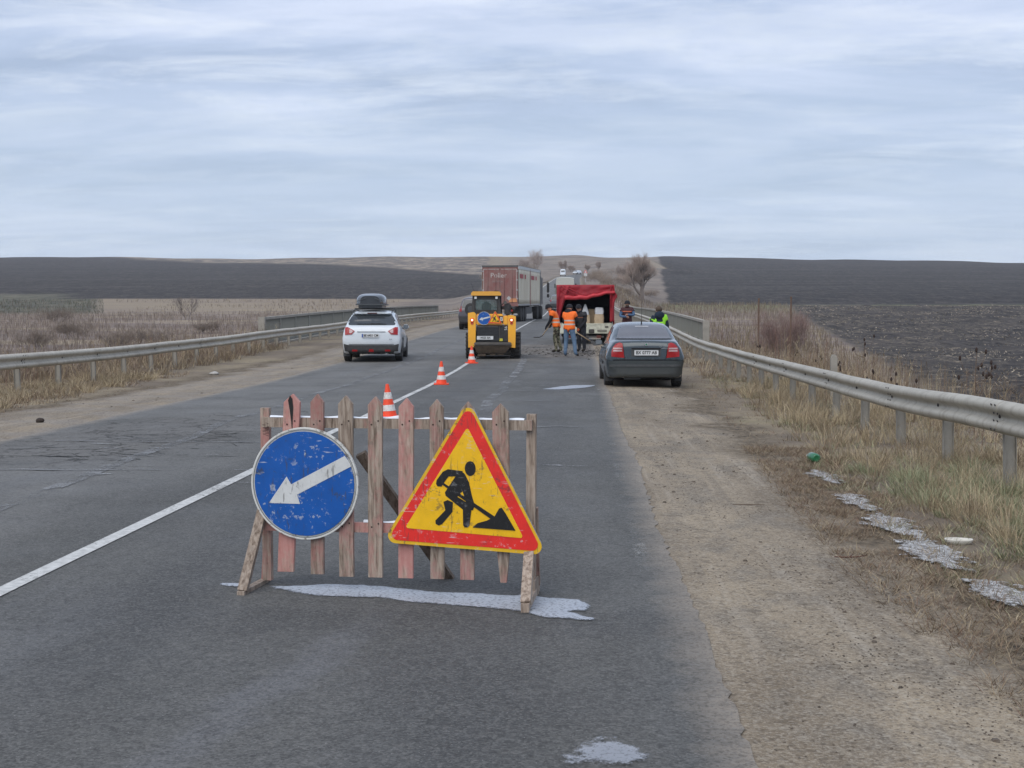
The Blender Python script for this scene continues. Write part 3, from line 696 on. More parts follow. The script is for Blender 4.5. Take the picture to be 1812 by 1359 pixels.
# end frames: post, slanting front leg, back leg, ground board
for (px_t, px_b, zt, side) in ((460, 457, 1.065, -1), (935, 929, 1.028, 1)):
    xt, xb = bl(px_t, 0), bl(px_b, 0)
    m = MB().beam((xb, .018, .055), (xt, .018, zt), .052, .036, (0, 1, 0)); m.build('post', W[1] if side > 0 else W[0], bar)
    fx, fy, bx_, by_ = (-.045, -.25, -.052, .115) if side < 0 else (.045, -.36, .000, .16)
    MB().beam((xb + fx, fy, .045), (xt - .006 if side < 0 else xb + .012, -.030 if side < 0 else -.062, .50 if side < 0 else .285), .055, .032, (0, 1, 0)).build('front_leg', W[3], bar)
    MB().beam((xb + bx_ + .01, by_ - .03, .045), (xt, .045, .50), .045, .030, (0, 1, 0)).build('back_leg', W[0], bar)
    MB().beam((xb + fx, fy - .03, .024), (xb + bx_, by_ + .02, .024), .044, .046, (0, 0, 1)).build('foot_board', W[3], bar)
    if side > 0: MB().beam((xb + .030, -.05, .05), (xb + .026, .10, .05), .012, .10, (0, 0, 1)).build('splinter_board', W[3], bar)
o = MB().beam((bl(632, 0), .028, .80), (bl(757, 0), .42, .0), .062, .030, (0, 1, .3)).build('brace', W[4], bar); o['label'] = 'dark leaning prop at the back'
t_ = MB()
for k in range(1):
    pts = [(bl(470, 0) + .03 * k + .022 * math.sin(j * 2.1 + k), -.066 - .004 * math.sin(j), .985 - .006 * j) for j in range(14)]; t_.tube(pts, .0014, 4)
t_.build('binding_wire', NAIL, bar)

def sign_mat(name, c, kind, seed):
    t = NT(name, .38, .5); P = t.mapp((1, 1, 1), loc=(seed, seed, seed))
    w = t.noise(9, 6, .7, vec=P)
    col = t.mix(t.step(w, .35, .7), tuple(x * .82 for x in c), c)
    if kind:
        scr = t.noise(1.0, 3, .6, vec=t.mapp((60, 60, 9), loc=(seed, 0, 0), rot=(0, R(55), 0)))
        scr2 = t.noise(1.0, 3, .6, vec=t.mapp((10, 60, 70), loc=(0, seed, 0), rot=(0, R(20), 0)))
        sp = t.noise(26, 5, .75, vec=P); rg = t.noise(4.5, 3, .5, vec=P)
        col = t.mix(t.math('MULTIPLY', t.math('MULTIPLY', t.step(scr, .60, .64), t.step(t.noise(5, 2, .5, vec=P), .46, .56)), .6 * kind), col, (.06, .055, .05))
        col = t.mix(t.math('MULTIPLY', t.math('MULTIPLY', t.step(scr2, .62, .66), t.step(t.noise(7, 2, .5, vec=P), .52, .60)), .6 * kind), col, (.55, .56, .58))
        col = t.mix(t.math('MULTIPLY', t.math('MULTIPLY', t.step(sp, .58, .62), t.step(rg, .48, .56)), .6 * kind), col, (.50, .52, .53))
        sp2 = t.noise(19, 5, .75, vec=t.mapp((1, 1, 1), loc=(seed + 5, 2, 1)))
        col = t.mix(t.math('MULTIPLY', t.math('MULTIPLY', t.step(sp2, .57, .63), t.step(rg, .52, .44)), .75 * kind), col, (.045, .050, .05))
    t.base(col); t.bump(w, .12, .004); return t.m
S_BLUE = sign_mat('sign_blue', (.003, .095, .40), 1, 1.0)
S_WHITE = sign_mat('sign_white', (.66, .67, .66), .9, 3.0)
S_RED = sign_mat('sign_red', (.80, .030, .022), .8, 5.0)
S_YEL = sign_mat('sign_yellow', (.93, .53, .008), .75, 7.0)
S_YRIM = sign_mat('sign_yellow_rim', (.78, .47, .02), 1, 8.0)
S_BLK = sign_mat('sign_black', (.012, .012, .013), .35, 9.0)
t = NT('sign_rim', .55, .5); r_ = t.noise(22, 6, .75)
t.base(t.mix(t.step(r_, .52, .66), (.62, .62, .59), (.10, .075, .055))); S_RIM = t.m
S_BACK = plain('sign_back', (.30, .31, .31), .45, metal=.6)
def round_poly(pts, r, n=7):
    out = []; m = len(pts)
    for i in range(m):
        p = Vector(pts[i]); a = Vector(pts[i - 1]); b = Vector(pts[(i + 1) % m]); da = (a - p).normalized(); db = (b - p).normalized()
        ang = da.angle(db); d = r / math.tan(ang / 2); c = p + (da + db).normalized() * (r / math.sin(ang / 2))
        s = p + da * d - c; e = p + db * d - c; a0 = math.atan2(s.y, s.x); a1 = math.atan2(e.y, e.x)
        while a1 - a0 > math.pi: a1 -= 2 * math.pi
        while a1 - a0 < -math.pi: a1 += 2 * math.pi
        for k in range(n + 1): t_ = a0 + (a1 - a0) * k / n; out.append((c.x + r * math.cos(t_), c.y + r * math.sin(t_)))
    return out
def circ(cx, cz, rx, rz=None, n=48): rz = rz or rx; return [(cx + rx * math.cos(2 * math.pi * i / n), cz + rz * math.sin(2 * math.pi * i / n)) for i in range(n)]
ZS = 3.02 * PPM
def cvt(pts, cx, cy, s=1.0): return [((x - cx) / ZS * s, -(y - cy) / ZS * s) for x, y in pts]
def round_sign(root, s=1.0):
    Rr = .306 * s; d = .001
    MB().lathe([(Rr * .955, .010), (Rr, .010), (Rr, -.010), (Rr * .955, -.010), (Rr * .955, -.004)], 64, 'y').build('back_plate', S_BACK, root, True, 40)
    MB().lathe([(Rr * .925, -.0045), (Rr * .985, -.0115), (Rr * 1.003, -.010), (Rr * 1.003, .008), (Rr * .95, .0082)], 64, 'y').build('rim', S_RIM, root, True, 40)
    MB().prism(circ(0, 0, Rr * .932), -.0135, -.0116).build('blue_disc', S_BLUE, root)
    arrow = [(232, 637), (330, 497), (354, 537), (645, 383), (662, 405), (680, 436), (385, 590), (402, 637)]
    MB().prism(cvt(arrow, 424, 532, s), -.0155, -.0132).build('arrow', S_WHITE, root)
def tri_sign(root, s=1.0):
    C = (1290, 640)
    P = lambda pts, r: round_poly(cvt(pts, *C, s), r / ZS * s)
    MB().prism(P([(1302, 112), (832, 876), (1718, 914)], 42), -.008, .010).build('back_plate', S_BACK, root)
    MB().prism(P([(1302, 112), (832, 876), (1718, 914)], 42), -.0115, -.0078).build('yellow_edge', S_YRIM, root)
    MB().prism(P([(1302, 140), (862, 860), (1692, 894)], 32), -.0138, -.0113).build('red_border', S_RED, root)
    MB().prism(P([(1297, 255), (958, 795), (1595, 828)], 10), -.0160, -.0136).build('yellow_field', S_YEL, root)
    pg = MB(); add = lambda pts, k=0: pg.prism(cvt(pts, *C, s), -.0180 - k * .0004, -.0158)
    hc = circ(1312, 472, 29, 39, 20); add(hc)
    add([(1235, 512), (1262, 484), (1282, 500), (1306, 545), (1285, 575), (1243, 622), (1292, 650), (1318, 690), (1275, 690), (1180, 618), (1176, 600)], 0)
    add([(1165, 492), (1192, 478), (1272, 486), (1262, 514), (1196, 516), (1166, 556), (1158, 570), (1136, 570), (1128, 556), (1132, 536)], 1)
    add([(1262, 500), (1285, 505), (1306, 548), (1320, 612), (1336, 664), (1326, 690), (1304, 690), (1290, 650), (1270, 590)], 2)
    add([(1272, 660), (1318, 684), (1308, 770), (1298, 781), (1282, 781), (1274, 770)], 3)
    add([(1190, 640), (1219, 652), (1216, 702), (1160, 768), (1142, 776), (1126, 768), (1124, 750), (1178, 694), (1168, 650)], 1)
    add([(1150, 552), (1160, 545), (1440, 718), (1425, 735)], 4)
    add([(1325, 780), (1352, 756), (1400, 742), (1442, 718), (1466, 676), (1480, 672), (1502, 704), (1552, 789)], 5)
    pg.build('worker_symbol', S_BLK, root)
# signs hang on the pickets
from mathutils import Euler
def hung(name, label, cat, lx, lz, ly, rot=0.0):
    q = Matrix.Rotation(YAW, 4, 'Z'); p = q @ Vector((lx, ly, lz))
    o = thing(name, label, cat, (bar_o[0] + p.x, bar_o[1] + p.y, bar_o[2] + p.z), 0)
    o.rotation_euler = (q @ Matrix.Rotation(rot, 4, 'Y')).to_euler(); return o
rs = hung('round_sign', 'large round blue sign with white arrow, bolted to the wooden barrier', 'road sign', (538.8 - 697) / PPM, .630, -.082, 0)
round_sign(rs, 1.05)
ts = hung('triangular_sign', 'large red and yellow triangular road works sign on the wooden barrier', 'road sign', (827 - 697) / PPM + .034, .562, -.086, 0)
tri_sign(ts, 1.01)
for (root, pts) in ((rs, ((0, .02), (0, -.15))), (ts, ((-.01, -.19), (.02, .20)))):
    pass
bar.rotation_euler = (0, R(-.9), YAW)

# ------------------------------------------------------------------ traffic cones
t = NT('cone_orange', .45, .4); t.base(t.mix(t.math('MULTIPLY', t.step(t.noise(14, 5, .7), .5, .7), .35), (.86, .075, .022), (.36, .06, .04))); CONE = t.m
t = NT('cone_white', .5, .4); t.base(t.mix(t.math('MULTIPLY', t.step(t.noise(18, 5, .75), .48, .62), .6), (.66, .66, .63), (.40, .20, .13))); CONEW = t.m
def cone_thing(label, x, y, tilt=(0, 0), rz=0):
    c = thing('traffic_cone', label, 'traffic cone', (x, y, float(road_z(y)) + .012), rz, 'traffic cones along the centre line'); c.rotation_euler = (tilt[0], tilt[1], rz)
    rad = lambda z: .022 + (.52 - z) / .52 * .105
    MB().lathe([(rad(.02), .02), (rad(.52) + .001, .52), (rad(.52) - .01, .522)], 28).build('cone_body', CONE, c, True, 35)
    for a, b in ((.115, .205), (.295, .395)):
        MB().lathe([(rad(a) + .0035, a), (rad(b) + .0035, b), (rad(b), b + .001), (rad(a), a - .001)], 28).build('reflective_band', CONEW, c, True, 35)
    MB().prism(round_poly([(-.17, -.17), (.17, -.17), (.17, .17), (-.17, .17)], .06, 5), 0, .028).build('base', CONE, c).rotation_euler = (R(90), 0, 0)
    return c
for o_ in [cone_thing('traffic cone partly hidden behind the pickets of the wooden barrier', -2.86, 19.6, (R(-1), R(-3)), .3),
           cone_thing('traffic cone standing clear of the barrier, midway to the loader', -3.05, 29.0, (0, 0), .1),
           cone_thing('traffic cone in front of the tyre of the yellow loader', -3.17, 38.8, (0, 0), .4)]:
    for ch in o_.children:
        if ch.name.startswith('base'): ch.location = (0, 0, .028) if False else (0, 0, 0)

# ------------------------------------------------------------------ guard rails
def galv(name, c, dirt):
    t = NT(name, .55, .4, .15)
    n = t.noise(1.0, 5, .6, vec=t.mapp((3, .8, 3))); col = t.mix(t.step(n, .35, .7), tuple(x * .80 for x in c), c)
    z = t.noise(1.0, 6, .7, vec=t.mapp((6, 9, 1.5)))
    col = t.mix(t.math('MULTIPLY', t.step(z, .48, .66), .60), col, dirt)
    col = t.mix(t.math('MULTIPLY', t.step(t.noise(30, 5, .75), .60, .70), .5), col, (.16, .11, .08))
    t.base(col); t.bump(n, .1, .01); return t.m
RAIL_L = galv('guard_rail_cream', (.50, .455, .375), (.25, .21, .16))
RAIL_R = galv('guard_rail_grey', (.44, .410, .345), (.22, .19, .15))
POSTM = galv('guard_post_grey', (.33, .31, .27), (.17, .145, .115))
BOLT = plain('dark_bolt', (.035, .03, .028), .6)
WPROF = [(.0, -.155), (-.020, -.150), (-.062, -.128), (-.080, -.105), (-.080, -.070), (-.062, -.048), (-.018, -.022), (-.010, 0), (-.018, .022), (-.062, .048), (-.080, .070), (-.080, .105), (-.062, .128), (-.020, .150), (0, .155)]
def guard_rail(name, label, xf, zf, y0, n, side, mat, L=4.15, posts=2, post_h=.75, bolts=6):
    root = thing(name, label, 'guard rail', (xf(y0), y0, gz(xf(y0), y0)))
    ox, oy, oz = root.location
    first_bolt = None
    for i in range(n):
        ya, yb = y0 + i * L - .09, y0 + (i + 1) * L + .09; S = 9; vs = []; K = len(WPROF)
        dx0 = .0035 * (i % 2)
        for k in range(S):
            y = ya + (yb - ya) * k / (S - 1); x = xf(y) + .006 * noise.noise(Vector((y * .4, side, 3))) - side * dx0 * (-1); zc_ = zf(y) + .012 * noise.noise(Vector((y * .5, side, 0)))
            if k in (0, S - 1): x += 0
            for (pu, pv) in WPROF: vs.append((x + side * pu - ox, y - oy, zc_ + pv - oz))
            for (pu, pv) in reversed(WPROF): vs.append((x + side * (pu + .004) - ox, y - oy, zc_ + pv - oz))
        m = MB(); K2 = 2 * K
        fs = [(k * K2 + j, k * K2 + (j + 1) % K2, (k + 1) * K2 + (j + 1) % K2, (k + 1) * K2 + j) for k in range(S - 1) for j in range(K2)]
        fs += [tuple(range(K2))[::-1], tuple((S - 1) * K2 + j for j in range(K2))]
        m.add(vs, fs); pn = m.build('rail_panel', mat, root, True, 45)
        if i < bolts:
            # slotted bolt holes where two panels overlap
            for (v_, u_) in ((.115, -.076), (-.115, -.076), (.035, -.050), (-.035, -.050)):
                for dy in (-.055, .055):
                    y = y0 + (i + 1) * L + dy; b = MB().sphere((0, 0, 0), (.006, .019, .0085), 8, 5).build('bolt', BOLT, pn, True)
                    b.location = (xf(y) + side * (u_ - .006) - ox, y - oy, zf(y) + v_ - oz); b.rotation_euler = (R(22), 0, 0)
            for dy in (0, L / 2):
                y = y0 + (i + 1) * L - dy; b = MB().sphere((0, 0, 0), (.012, .014, .020), 8, 6).build('bolt', BOLT, pn, True)
                b.location = (xf(y) + side * -.018 - ox, y - oy, zf(y) + (.006) - oz)
    npost = n * posts
    for i in range(npost + 1):
        y = y0 + i * L / posts + .12; x = xf(y) + side * .13; g = gz(x, y); zt = zf(y) + .13; w = .06
        m = MB().box((-.05, -.006, g - .3 - g), (.05, .006, zt - g)); m.box((-.056, -.028, -.3), (-.050, .028, zt - g)); m.box((.050, -.028, -.3), (.056, .028, zt - g))
        m.box((-.056 if side > 0 else .0, -.03, zt - g - .26), (-.0 if side > 0 else .056, .03, zt - g - .02)) if False else None
        o = m.build('post', POSTM, root, loc=(x - ox, y - oy, g - oz)); o.rotation_euler = (0, R(random.uniform(-2, 2)), R(random.uniform(-6, 6)))
        MB().box((-.05, -.04, -.06), (.05, .04, .06)).build('spacer', POSTM, root, loc=(x - side * .09 - ox, y - oy, zf(y) - oz)) if i < 40 else None
    return root
zoff_r = pchip([5, 12, 17, 30, 48, 70, 150], [.66, .64, .555, .54, .42, .50, .52])
zfr = lambda y: float(road_z(y)) + float(zoff_r(y))
xfr_ = pchip([5, 12, 17, 25, 150], [4.02, 3.95, 3.95, 3.95, 3.95])
zoff_l = pchip([10, 25, 42, 60, 120, 150], [.64, .64, .60, .47, .42, .42])
guard_rail('guard_rail', 'grey steel guard rail on the gravel side, running beside the parked dark saloon', lambda y: float(xfr_(y)), zfr, 12.3 - 8.3, 35, 1, RAIL_R)
guard_rail('guard_rail', 'cream steel guard rail across the road, passing behind the white hatchback', lambda y: -11.25, lambda y: float(road_z(y)) + float(zoff_l(y)), 13.3, 27, -1, RAIL_L)

# ------------------------------------------------------------------ bridge parapets
t = NT('parapet_paint', .75, .3)
n_ = t.noise(1.0, 5, .6, vec=t.mapp((2, 2, .5)))
t.base(t.mix(t.math('MULTIPLY', t.step(t.noise(1.0, 5, .7, vec=t.mapp((3, .7, .5))), .5, .7), .5), t.mix(n_, (.20, .205, .185), (.26, .26, .235)), (.14, .125, .10))); PAR = t.m
CONC = plain('pale_concrete', (.36, .335, .29), .9, var=.3, scale=2.5, dirt=(.20, .18, .155))
def parapet(label, x, y0, y1, h, side):
    root = thing('bridge_railing', label, 'railing', (x, y0, float(road_z(y0))))
    z0 = float(road_z(y0)); step = 2.9; n = int((y1 - y0) / step)
    bar_me = MB().box((-.035, -.010, 0), (.035, .010, h - .17)).data('bar', PAR)
    made = 0; rest = MB()
    for i in range(n):
        ya = i * step; yb = ya + step; za = float(road_z(y0 + ya)) - z0; zb = float(road_z(y0 + yb)) - z0
        MB().beam((0, ya + .004, za + h - .05), (0, yb - .004, zb + h - .05), .15, .10, (0, 0, 1)).build('top_rail', CONC, root)
        MB().beam((0, ya + .004, za + .10), (0, yb - .004, zb + .10), .12, .08, (0, 0, 1)).build('bottom_rail', PAR, root)
        for k in range(24):
            s = (k + .5) / 24; yy = ya + s * step; zz = za + (zb - za) * s + .08
            if made < 290:
                b = bpy.data.objects.new('bar', bar_me); link(b, root); b.location = (0, yy, zz); made += 1
            else: rest.box((-.035, yy - .010, zz), (.035, yy + .010, zz + h - .17))
    rest.build('far_bars', PAR, root, kind='stuff')
    for i in range(n + 1):
        yy = i * step; zz = float(road_z(y0 + yy)) - z0
        w = .13 if i in (0, n) else .085
        MB().box((-w, -w * .7, -.6), (w, w * .7, h + (.02 if i in (0, n) else -.11))).build('pillar', CONC if i in (0, n) else PAR, root, loc=(0, yy, zz))
    MB().box((-.35, -.3, -1.6), (.30, y1 - y0 + .3, -.02)).build('kerb_beam', CONC, root, loc=(-.2 * 0, 0, float(0))) if False else None
    # deck edge, following the road
    m = MB(); k = 30; vs = []
    for i in range(k):
        yy = (y1 - y0) * i / (k - 1); zz = float(road_z(y0 + yy)) - z0
        for a, b in ((-.32, .05), (.32, .05), (.32, -1.1), (-.32, -1.1)): vs.append((a, yy, zz + b))
    m.add(vs, [(i * 4 + j, i * 4 + (j + 1) % 4, (i + 1) * 4 + (j + 1) % 4, (i + 1) * 4 + j) for i in range(k - 1) for j in range(4)] + [(0, 1, 2, 3), tuple((k - 1) * 4 + j for j in range(4))])
    m.build('deck_edge', CONC, root)
    return root
parapet('grey green bridge railing behind the cream guard rail, beyond the white hatchback', -12.4, 50.6, 116, 1.10, -1)
parapet('grey bridge railing behind the two men next to the parked saloon', 5.15, 52.6, 140, .92, 1)
# ------------------------------------------------------------------ vehicles
def paint(name, c, dirt=(.16, .14, .115), amt=.35, z0=.25, z1=.75, metal=0.0, rough=.32):
    t = NT(name, rough, .5, metal); xyz = t.sepx(t.obj())
    low = t.math('SUBTRACT', 1.0, t.step(t.math('ADD', xyz[2], t.math('MULTIPLY', t.math('SUBTRACT', t.noise(5, 5, .7), .5), .5)), z0, z1))
    fx = t.math('MULTIPLY', t.math('ADD', t.math('MULTIPLY', low, .8), t.math('MULTIPLY', t.step(t.noise(9, 5, .7), .5, .75), .3)), amt, clamp=True)
    t.base(t.mix(fx, c, dirt)); t.rough(t.math('ADD', rough, t.math('MULTIPLY', fx, .5)))
    t.b.inputs['Coat Weight'].default_value = .7; t.b.inputs['Coat Roughness'].default_value = .07
    MATS[name] = t.m; return t.m
GLASS = plain('car_glass', (.045, .052, .058), .08, .6, var=.2, scale=2)
t = NT('dusty_glass', .28, .45); t.base(t.mix(t.noise(1.6, 4), (.085, .090, .105), (.15, .15, .165))); DGLASS = t.m
TYRE = plain('tyre_rubber', (.022, .022, .023), .85, var=.3, scale=12, dirt=(.11, .10, .085), dirtamt=.6)
RIM = plain('alloy_rim', (.34, .35, .36), .35, metal=.6, var=.2, dirt=(.10, .09, .08))
BLACKP = plain('black_plastic', (.028, .029, .031), .6, var=.25, dirt=(.10, .092, .08), dirtamt=.4)
GREYP = plain('grey_plastic', (.055, .06, .064), .5, var=.25, dirt=(.11, .10, .09), dirtamt=.35)
UNDER = plain('car_underside', (.012, .012, .012), .9)
TAILR = plain('tail_light_red', (.36, .008, .010), .30, .4, var=.3, scale=25, coat=.15)
TAILW = plain('tail_light_clear', (.50, .34, .34), .3, .5, var=.2, scale=30, coat=.5)
PLATE = plain('number_plate_white', (.66, .67, .67), .5, var=.1, dirt=(.3, .29, .27), dirtamt=.3)
PLBLUE = plain('number_plate_blue', (.02, .09, .40), .5)
INK = plain('black_ink', (.012, .012, .014), .6)
CHROME = plain('chrome', (.62, .63, .64), .15, metal=.9, var=.05)
GAP = plain('panel_gap', (.008, .008, .009), .9)
def densify(poly, L):
    out = []; n = len(poly)
    for i in range(n):
        a = Vector(poly[i]); b = Vector(poly[(i + 1) % n]); k = max(1, int((b - a).length / L))
        out += [tuple(a.lerp(b, j / k)) for j in range(k)]
    return out
def body_loft(stations, arches, step=.06):
    """stations: y, zb(bottom) zs(belt) zr(top) wb(sill) wm(widest) ws(belt) wr(top edge); arches: (yc, radius)"""
    S = np.array(stations, float); yk = S[:, 0]; fs = [pchip(yk, S[:, k]) for k in range(1, 8)]
    yy = sorted(set([round(float(y), 3) for y in np.arange(yk[0], yk[-1], step)] + [float(y) for y in yk]))
    V = []
    for y in yy:
        zb, zs, zr, wb, wm, ws, wr = [float(f(y)) for f in fs]; ar = 0
        for yc, r in arches:
            if abs(y - yc) < r: ar = max(ar, math.sqrt(r * r - (y - yc) ** 2) + .02)
        h = zs - zb; zc = lambda z: max(z, ar + .02 if ar else z)
        g = zr - zs
        half = [(0, zb), (wb * .60, zb), (wb * .92, zc(zb) if ar else zb), (wb, zc(zb + .03)), (wb + (wm - wb) * .55, zc(zb + h * .22)), (wm, zc(zb + h * .45)), (wm, zc(zb + h * .62)),
                (wm * .55 + ws * .45, zb + h * .84), (ws, zs - .012), (ws - .012 - .0 * g, zs + min(.01, g * .1)), (ws + (wr - ws) * .45 + .02 * min(1, g * 3), zs + g * .42), (ws + (wr - ws) * .85 + .012 * min(1, g * 3), zs + g * .80),
                (wr * .93, zs + g * .95), (wr * .72, zs + g * .99 + .004), (wr * .38, zr + .012), (0, zr + .016)]
        if ar: half[1] = (wb * .6, max(zb, min(ar, zb + .25)))
        V.append([(x, y, z) for x, z in half] + [(-x, y, z) for x, z in reversed(half[1:-1])])
    n = len(V[0]); m = len(V); vs = [p for r in V for p in r]
    fs_ = [(i * n + k, i * n + (k + 1) % n, (i + 1) * n + (k + 1) % n, (i + 1) * n + k) for i in range(m - 1) for k in range(n)]
    for base, row in ((0, V[0]), ((m - 1) * n, V[-1])):
        c = (0, row[0][1] + (-.012 if base == 0 else .012), (row[0][2] + row[15][2]) / 2)
        # stitched grid across the end so that patches and light follow it
        for k in range(15):
            a, b = k, k + 1; a2, b2 = (n - k) % n, (n - k - 1) % n
            q = (base + a, base + b, base + b2, base + a2); q = tuple(dict.fromkeys(q))
            if len(q) >= 3: fs_.append(q)
    return vs, fs_
class Car:
    def __init__(s, name, label, cat, loc, rz, stations, arches, mat, smooth_angle=38, group=None):
        s.root = thing(name, label, cat, loc, rz, group)
        vs, fs = body_loft(stations, arches); m = MB().add(vs, fs); s.body = m.build('body', mat, s.root, True, smooth_angle)
        me = s.body.data; s.bvh = BVHTree.FromPolygons([v.co.copy() for v in me.vertices], [tuple(p.vertices) for p in me.polygons])
    def patch(s, name, poly, d, mat, off=.004, L=.07, thick=.004, par=None, label=None, mirror=False):
        """a panel that follows the body; poly in (x,z) for d='rear'/'front', in (y,z) for 'right'/'left', in (x,y) for 'top'"""
        bm = bmesh.new(); vv = [bm.verts.new((p[0], p[1], 0)) for p in densify(poly, L)]
        tr = tessellate_polygon([[v.co for v in vv]])
        for t_ in tr:
            try: bm.faces.new([vv[i] for i in t_])
            except ValueError: pass
        for _ in range(4):
            es = [e for e in bm.edges if e.calc_length() > L * 1.6 and not e.is_boundary]
            if not es: break
            bmesh.ops.subdivide_edges(bm, edges=es, cuts=1); bmesh.ops.triangulate(bm, faces=bm.faces[:])
        bmesh.ops.beautify_fill(bm, faces=bm.faces[:], edges=bm.edges[:])
        dirs = {'rear': (0, 1, 0), 'front': (0, -1, 0), 'right': (-1, 0, 0), 'left': (1, 0, 0), 'top': (0, 0, -1)}[d]; dv = Vector(dirs)
        bm.verts.ensure_lookup_table(); nrm = []
        for v in bm.verts:
            a, b = v.co.x, v.co.y
            o = {'rear': (a, -9, b), 'front': (a, 12, b), 'right': (5, a, b), 'left': (-5, a, b), 'top': (a, b, 5)}[d]
            hit = s.bvh.ray_cast(Vector(o), dv)
            if hit[0] is None:
                o2 = Vector(o) + dv * 9; hit = s.bvh.find_nearest(o2)
            nn = hit[1]; nn = nn if nn.dot(dv) < 0 else -nn
            v.co = hit[0] + (nn * .5 - dv * .5).normalized() * off
        if thick:
            r = bmesh.ops.extrude_face_region(bm, geom=bm.faces[:]); 
            for e in r['geom']:
                if isinstance(e, bmesh.types.BMVert): e.co -= dv * thick
        bmesh.ops.recalc_face_normals(bm, faces=bm.faces[:])
        me = bpy.data.meshes.new(name); bm.to_mesh(me); bm.free(); me.materials.append(mat)
        for p in me.polygons: p.use_smooth = True
        try: me.set_sharp_from_angle(angle=R(45))
        except Exception: pass
        o = bpy.data.objects.new(name, me); link(o, par or s.root)
        if label: o['label'] = label
        return o
    def wheel(s, x, y, r, w, rim=RIM, spokes=7):
        t_ = MB().lathe([(r * .62, -w / 2), (r * .93, -w / 2), (r * .985, -w * .40), (r, -w * .25), (r, w * .25), (r * .985, w * .40), (r * .93, w / 2), (r * .62, w / 2)], 32, 'x').build('wheel', TYRE, s.root, True, 40, loc=(x, y, r))
        sg = 1 if x > 0 else -1
        m = MB().lathe([(.04, sg * w * .36), (.07, sg * w * .36), (.07, sg * w * .30)], 16, 'x')
        m.lathe([(r * .60, sg * w * .44), (r * .655, sg * w * .49), (r * .655, -sg * w * .3), (r * .60, -sg * w * .3)], 32, 'x')
        for k in range(spokes):
            a = 2 * math.pi * k / spokes
            m.beam((sg * w * .34, .04 * math.cos(a), .04 * math.sin(a)), (sg * w * .38, r * .62 * math.cos(a), r * .62 * math.sin(a)), .055, .02, (1, 0, 0))
        m.build('rim', rim, t_, True, 40)
        MB().lathe([(.02, sg * w * .1), (r * .6, sg * w * .1), (r * .6, sg * w * .05)], 20, 'x').build('brake_disc', UNDER, t_)
        return t_
    def plate(s, txt, x, z, y, w=.52, h=.112, blue=True, size=.092, mat=None, tilt=0):
        p = MB().prism(round_poly([(-w / 2, -h / 2), (w / 2, -h / 2), (w / 2, h / 2), (-w / 2, h / 2)], .012, 3), -.004, .004).build('number_plate', mat or PLATE, s.root, loc=(x, y, z)); p.rotation_euler = (tilt, 0, 0)
        if blue: MB().prism([(-w / 2 + .004, -h / 2 + .004), (-w / 2 + .042, -h / 2 + .004), (-w / 2 + .042, h / 2 - .004), (-w / 2 + .004, h / 2 - .004)], -.0055, -.0045).build('blue_strip', PLBLUE, p)
        text_obj(txt, size, INK, p, loc=(.02 if blue else 0, -.006, 0), sx=.92, bold=.002)
        return p
def mirror_arm(car, x, y, z, mat, sg, sz=(.09, .06, .07)):
    o = MB().bevbox((-sz[0], -sz[1], -sz[2]), (sz[0], sz[1], sz[2]), .045).build('side_mirror', mat, car.root, True, 60, loc=(x + sg * .105, y, z))
    MB().prism(round_poly([(-sz[0] * .8, -sz[2] * .75), (sz[0] * .8, -sz[2] * .75), (sz[0] * .8, sz[2] * .75), (-sz[0] * .8, sz[2] * .75)], .03, 4), -sz[1] - .003, -sz[1] + .004).build('mirror_glass', plain('mirror_pane', (.16, .18, .20), .12, .8), o)
    MB().beam((0, 0, -.02), (-sg * .15, .01, -.05), .05, .03, (0, 1, 0)).build('mirror_arm', BLACKP, o)
    return o

# --- dark blue-grey saloon on the gravel
P_DARK = paint('dark_blue_grey_paint', (.030, .044, .052), dirt=(.10, .09, .075), amt=.26, z0=.2, z1=.8, metal=.4, rough=.24)
P_BUMP = paint('bumper_paint', (.032, .043, .048), dirt=(.10, .09, .075), amt=.36, z0=.2, z1=.8, metal=.2, rough=.38)
oct_st = [  # y, zb, zs, zr, wb, wm, ws, wr
    (.00, .30, .86, .90, .60, .74, .60, .52), (.03, .27, .94, .985, .70, .80, .66, .58), (.10, .24, .985, 1.035, .76, .845, .70, .62),
    (.30, .22, 1.00, 1.060, .80, .862, .735, .64), (.52, .22, 1.005, 1.085, .81, .866, .755, .62), (.80, .21, 1.005, 1.22, .81, .866, .760, .60), (1.15, .20, 1.00, 1.365, .81, .866, .765, .575),
    (1.50, .20, .99, 1.415, .81, .866, .765, .57), (2.0, .19, .98, 1.432, .81, .866, .765, .575), (2.5, .19, .965, 1.415, .81, .866, .765, .565), (2.85, .19, .95, 1.31, .81, .866, .765, .57),
    (3.25, .19, .935, 1.05, .81, .866, .765, .62), (3.45, .19, .915, .965, .80, .862, .76, .66), (3.9, .20, .86, .90, .79, .855, .74, .62), (4.3, .22, .76, .80, .74, .82, .68, .56), (4.45, .27, .66, .70, .66, .74, .60, .50)]
oc = Car('parked_saloon', 'dark blue-grey saloon parked on the gravel verge beside the grey guard rail', 'car', (1.47, 28.35, -.035), R(1.3), oct_st, [(.88, .335), (3.39, .335)], P_DARK)
for sx_ in (-1, 1):
    oc.wheel(sx_ * .755, .88, .308, .195); oc.wheel(sx_ * .755, 3.39, .308, .195)
oc.patch('rear_window', [(-.60, 1.085), (.60, 1.085), (.50, 1.365), (.40, 1.385), (-.40, 1.385), (-.50, 1.365)], 'rear', DGLASS, off=.006, L=.06)
oc.patch('window_seal', [(-.635, 1.068), (.635, 1.068), (.62, 1.083), (-.62, 1.083)], 'rear', GAP, off=.004, thick=.002)
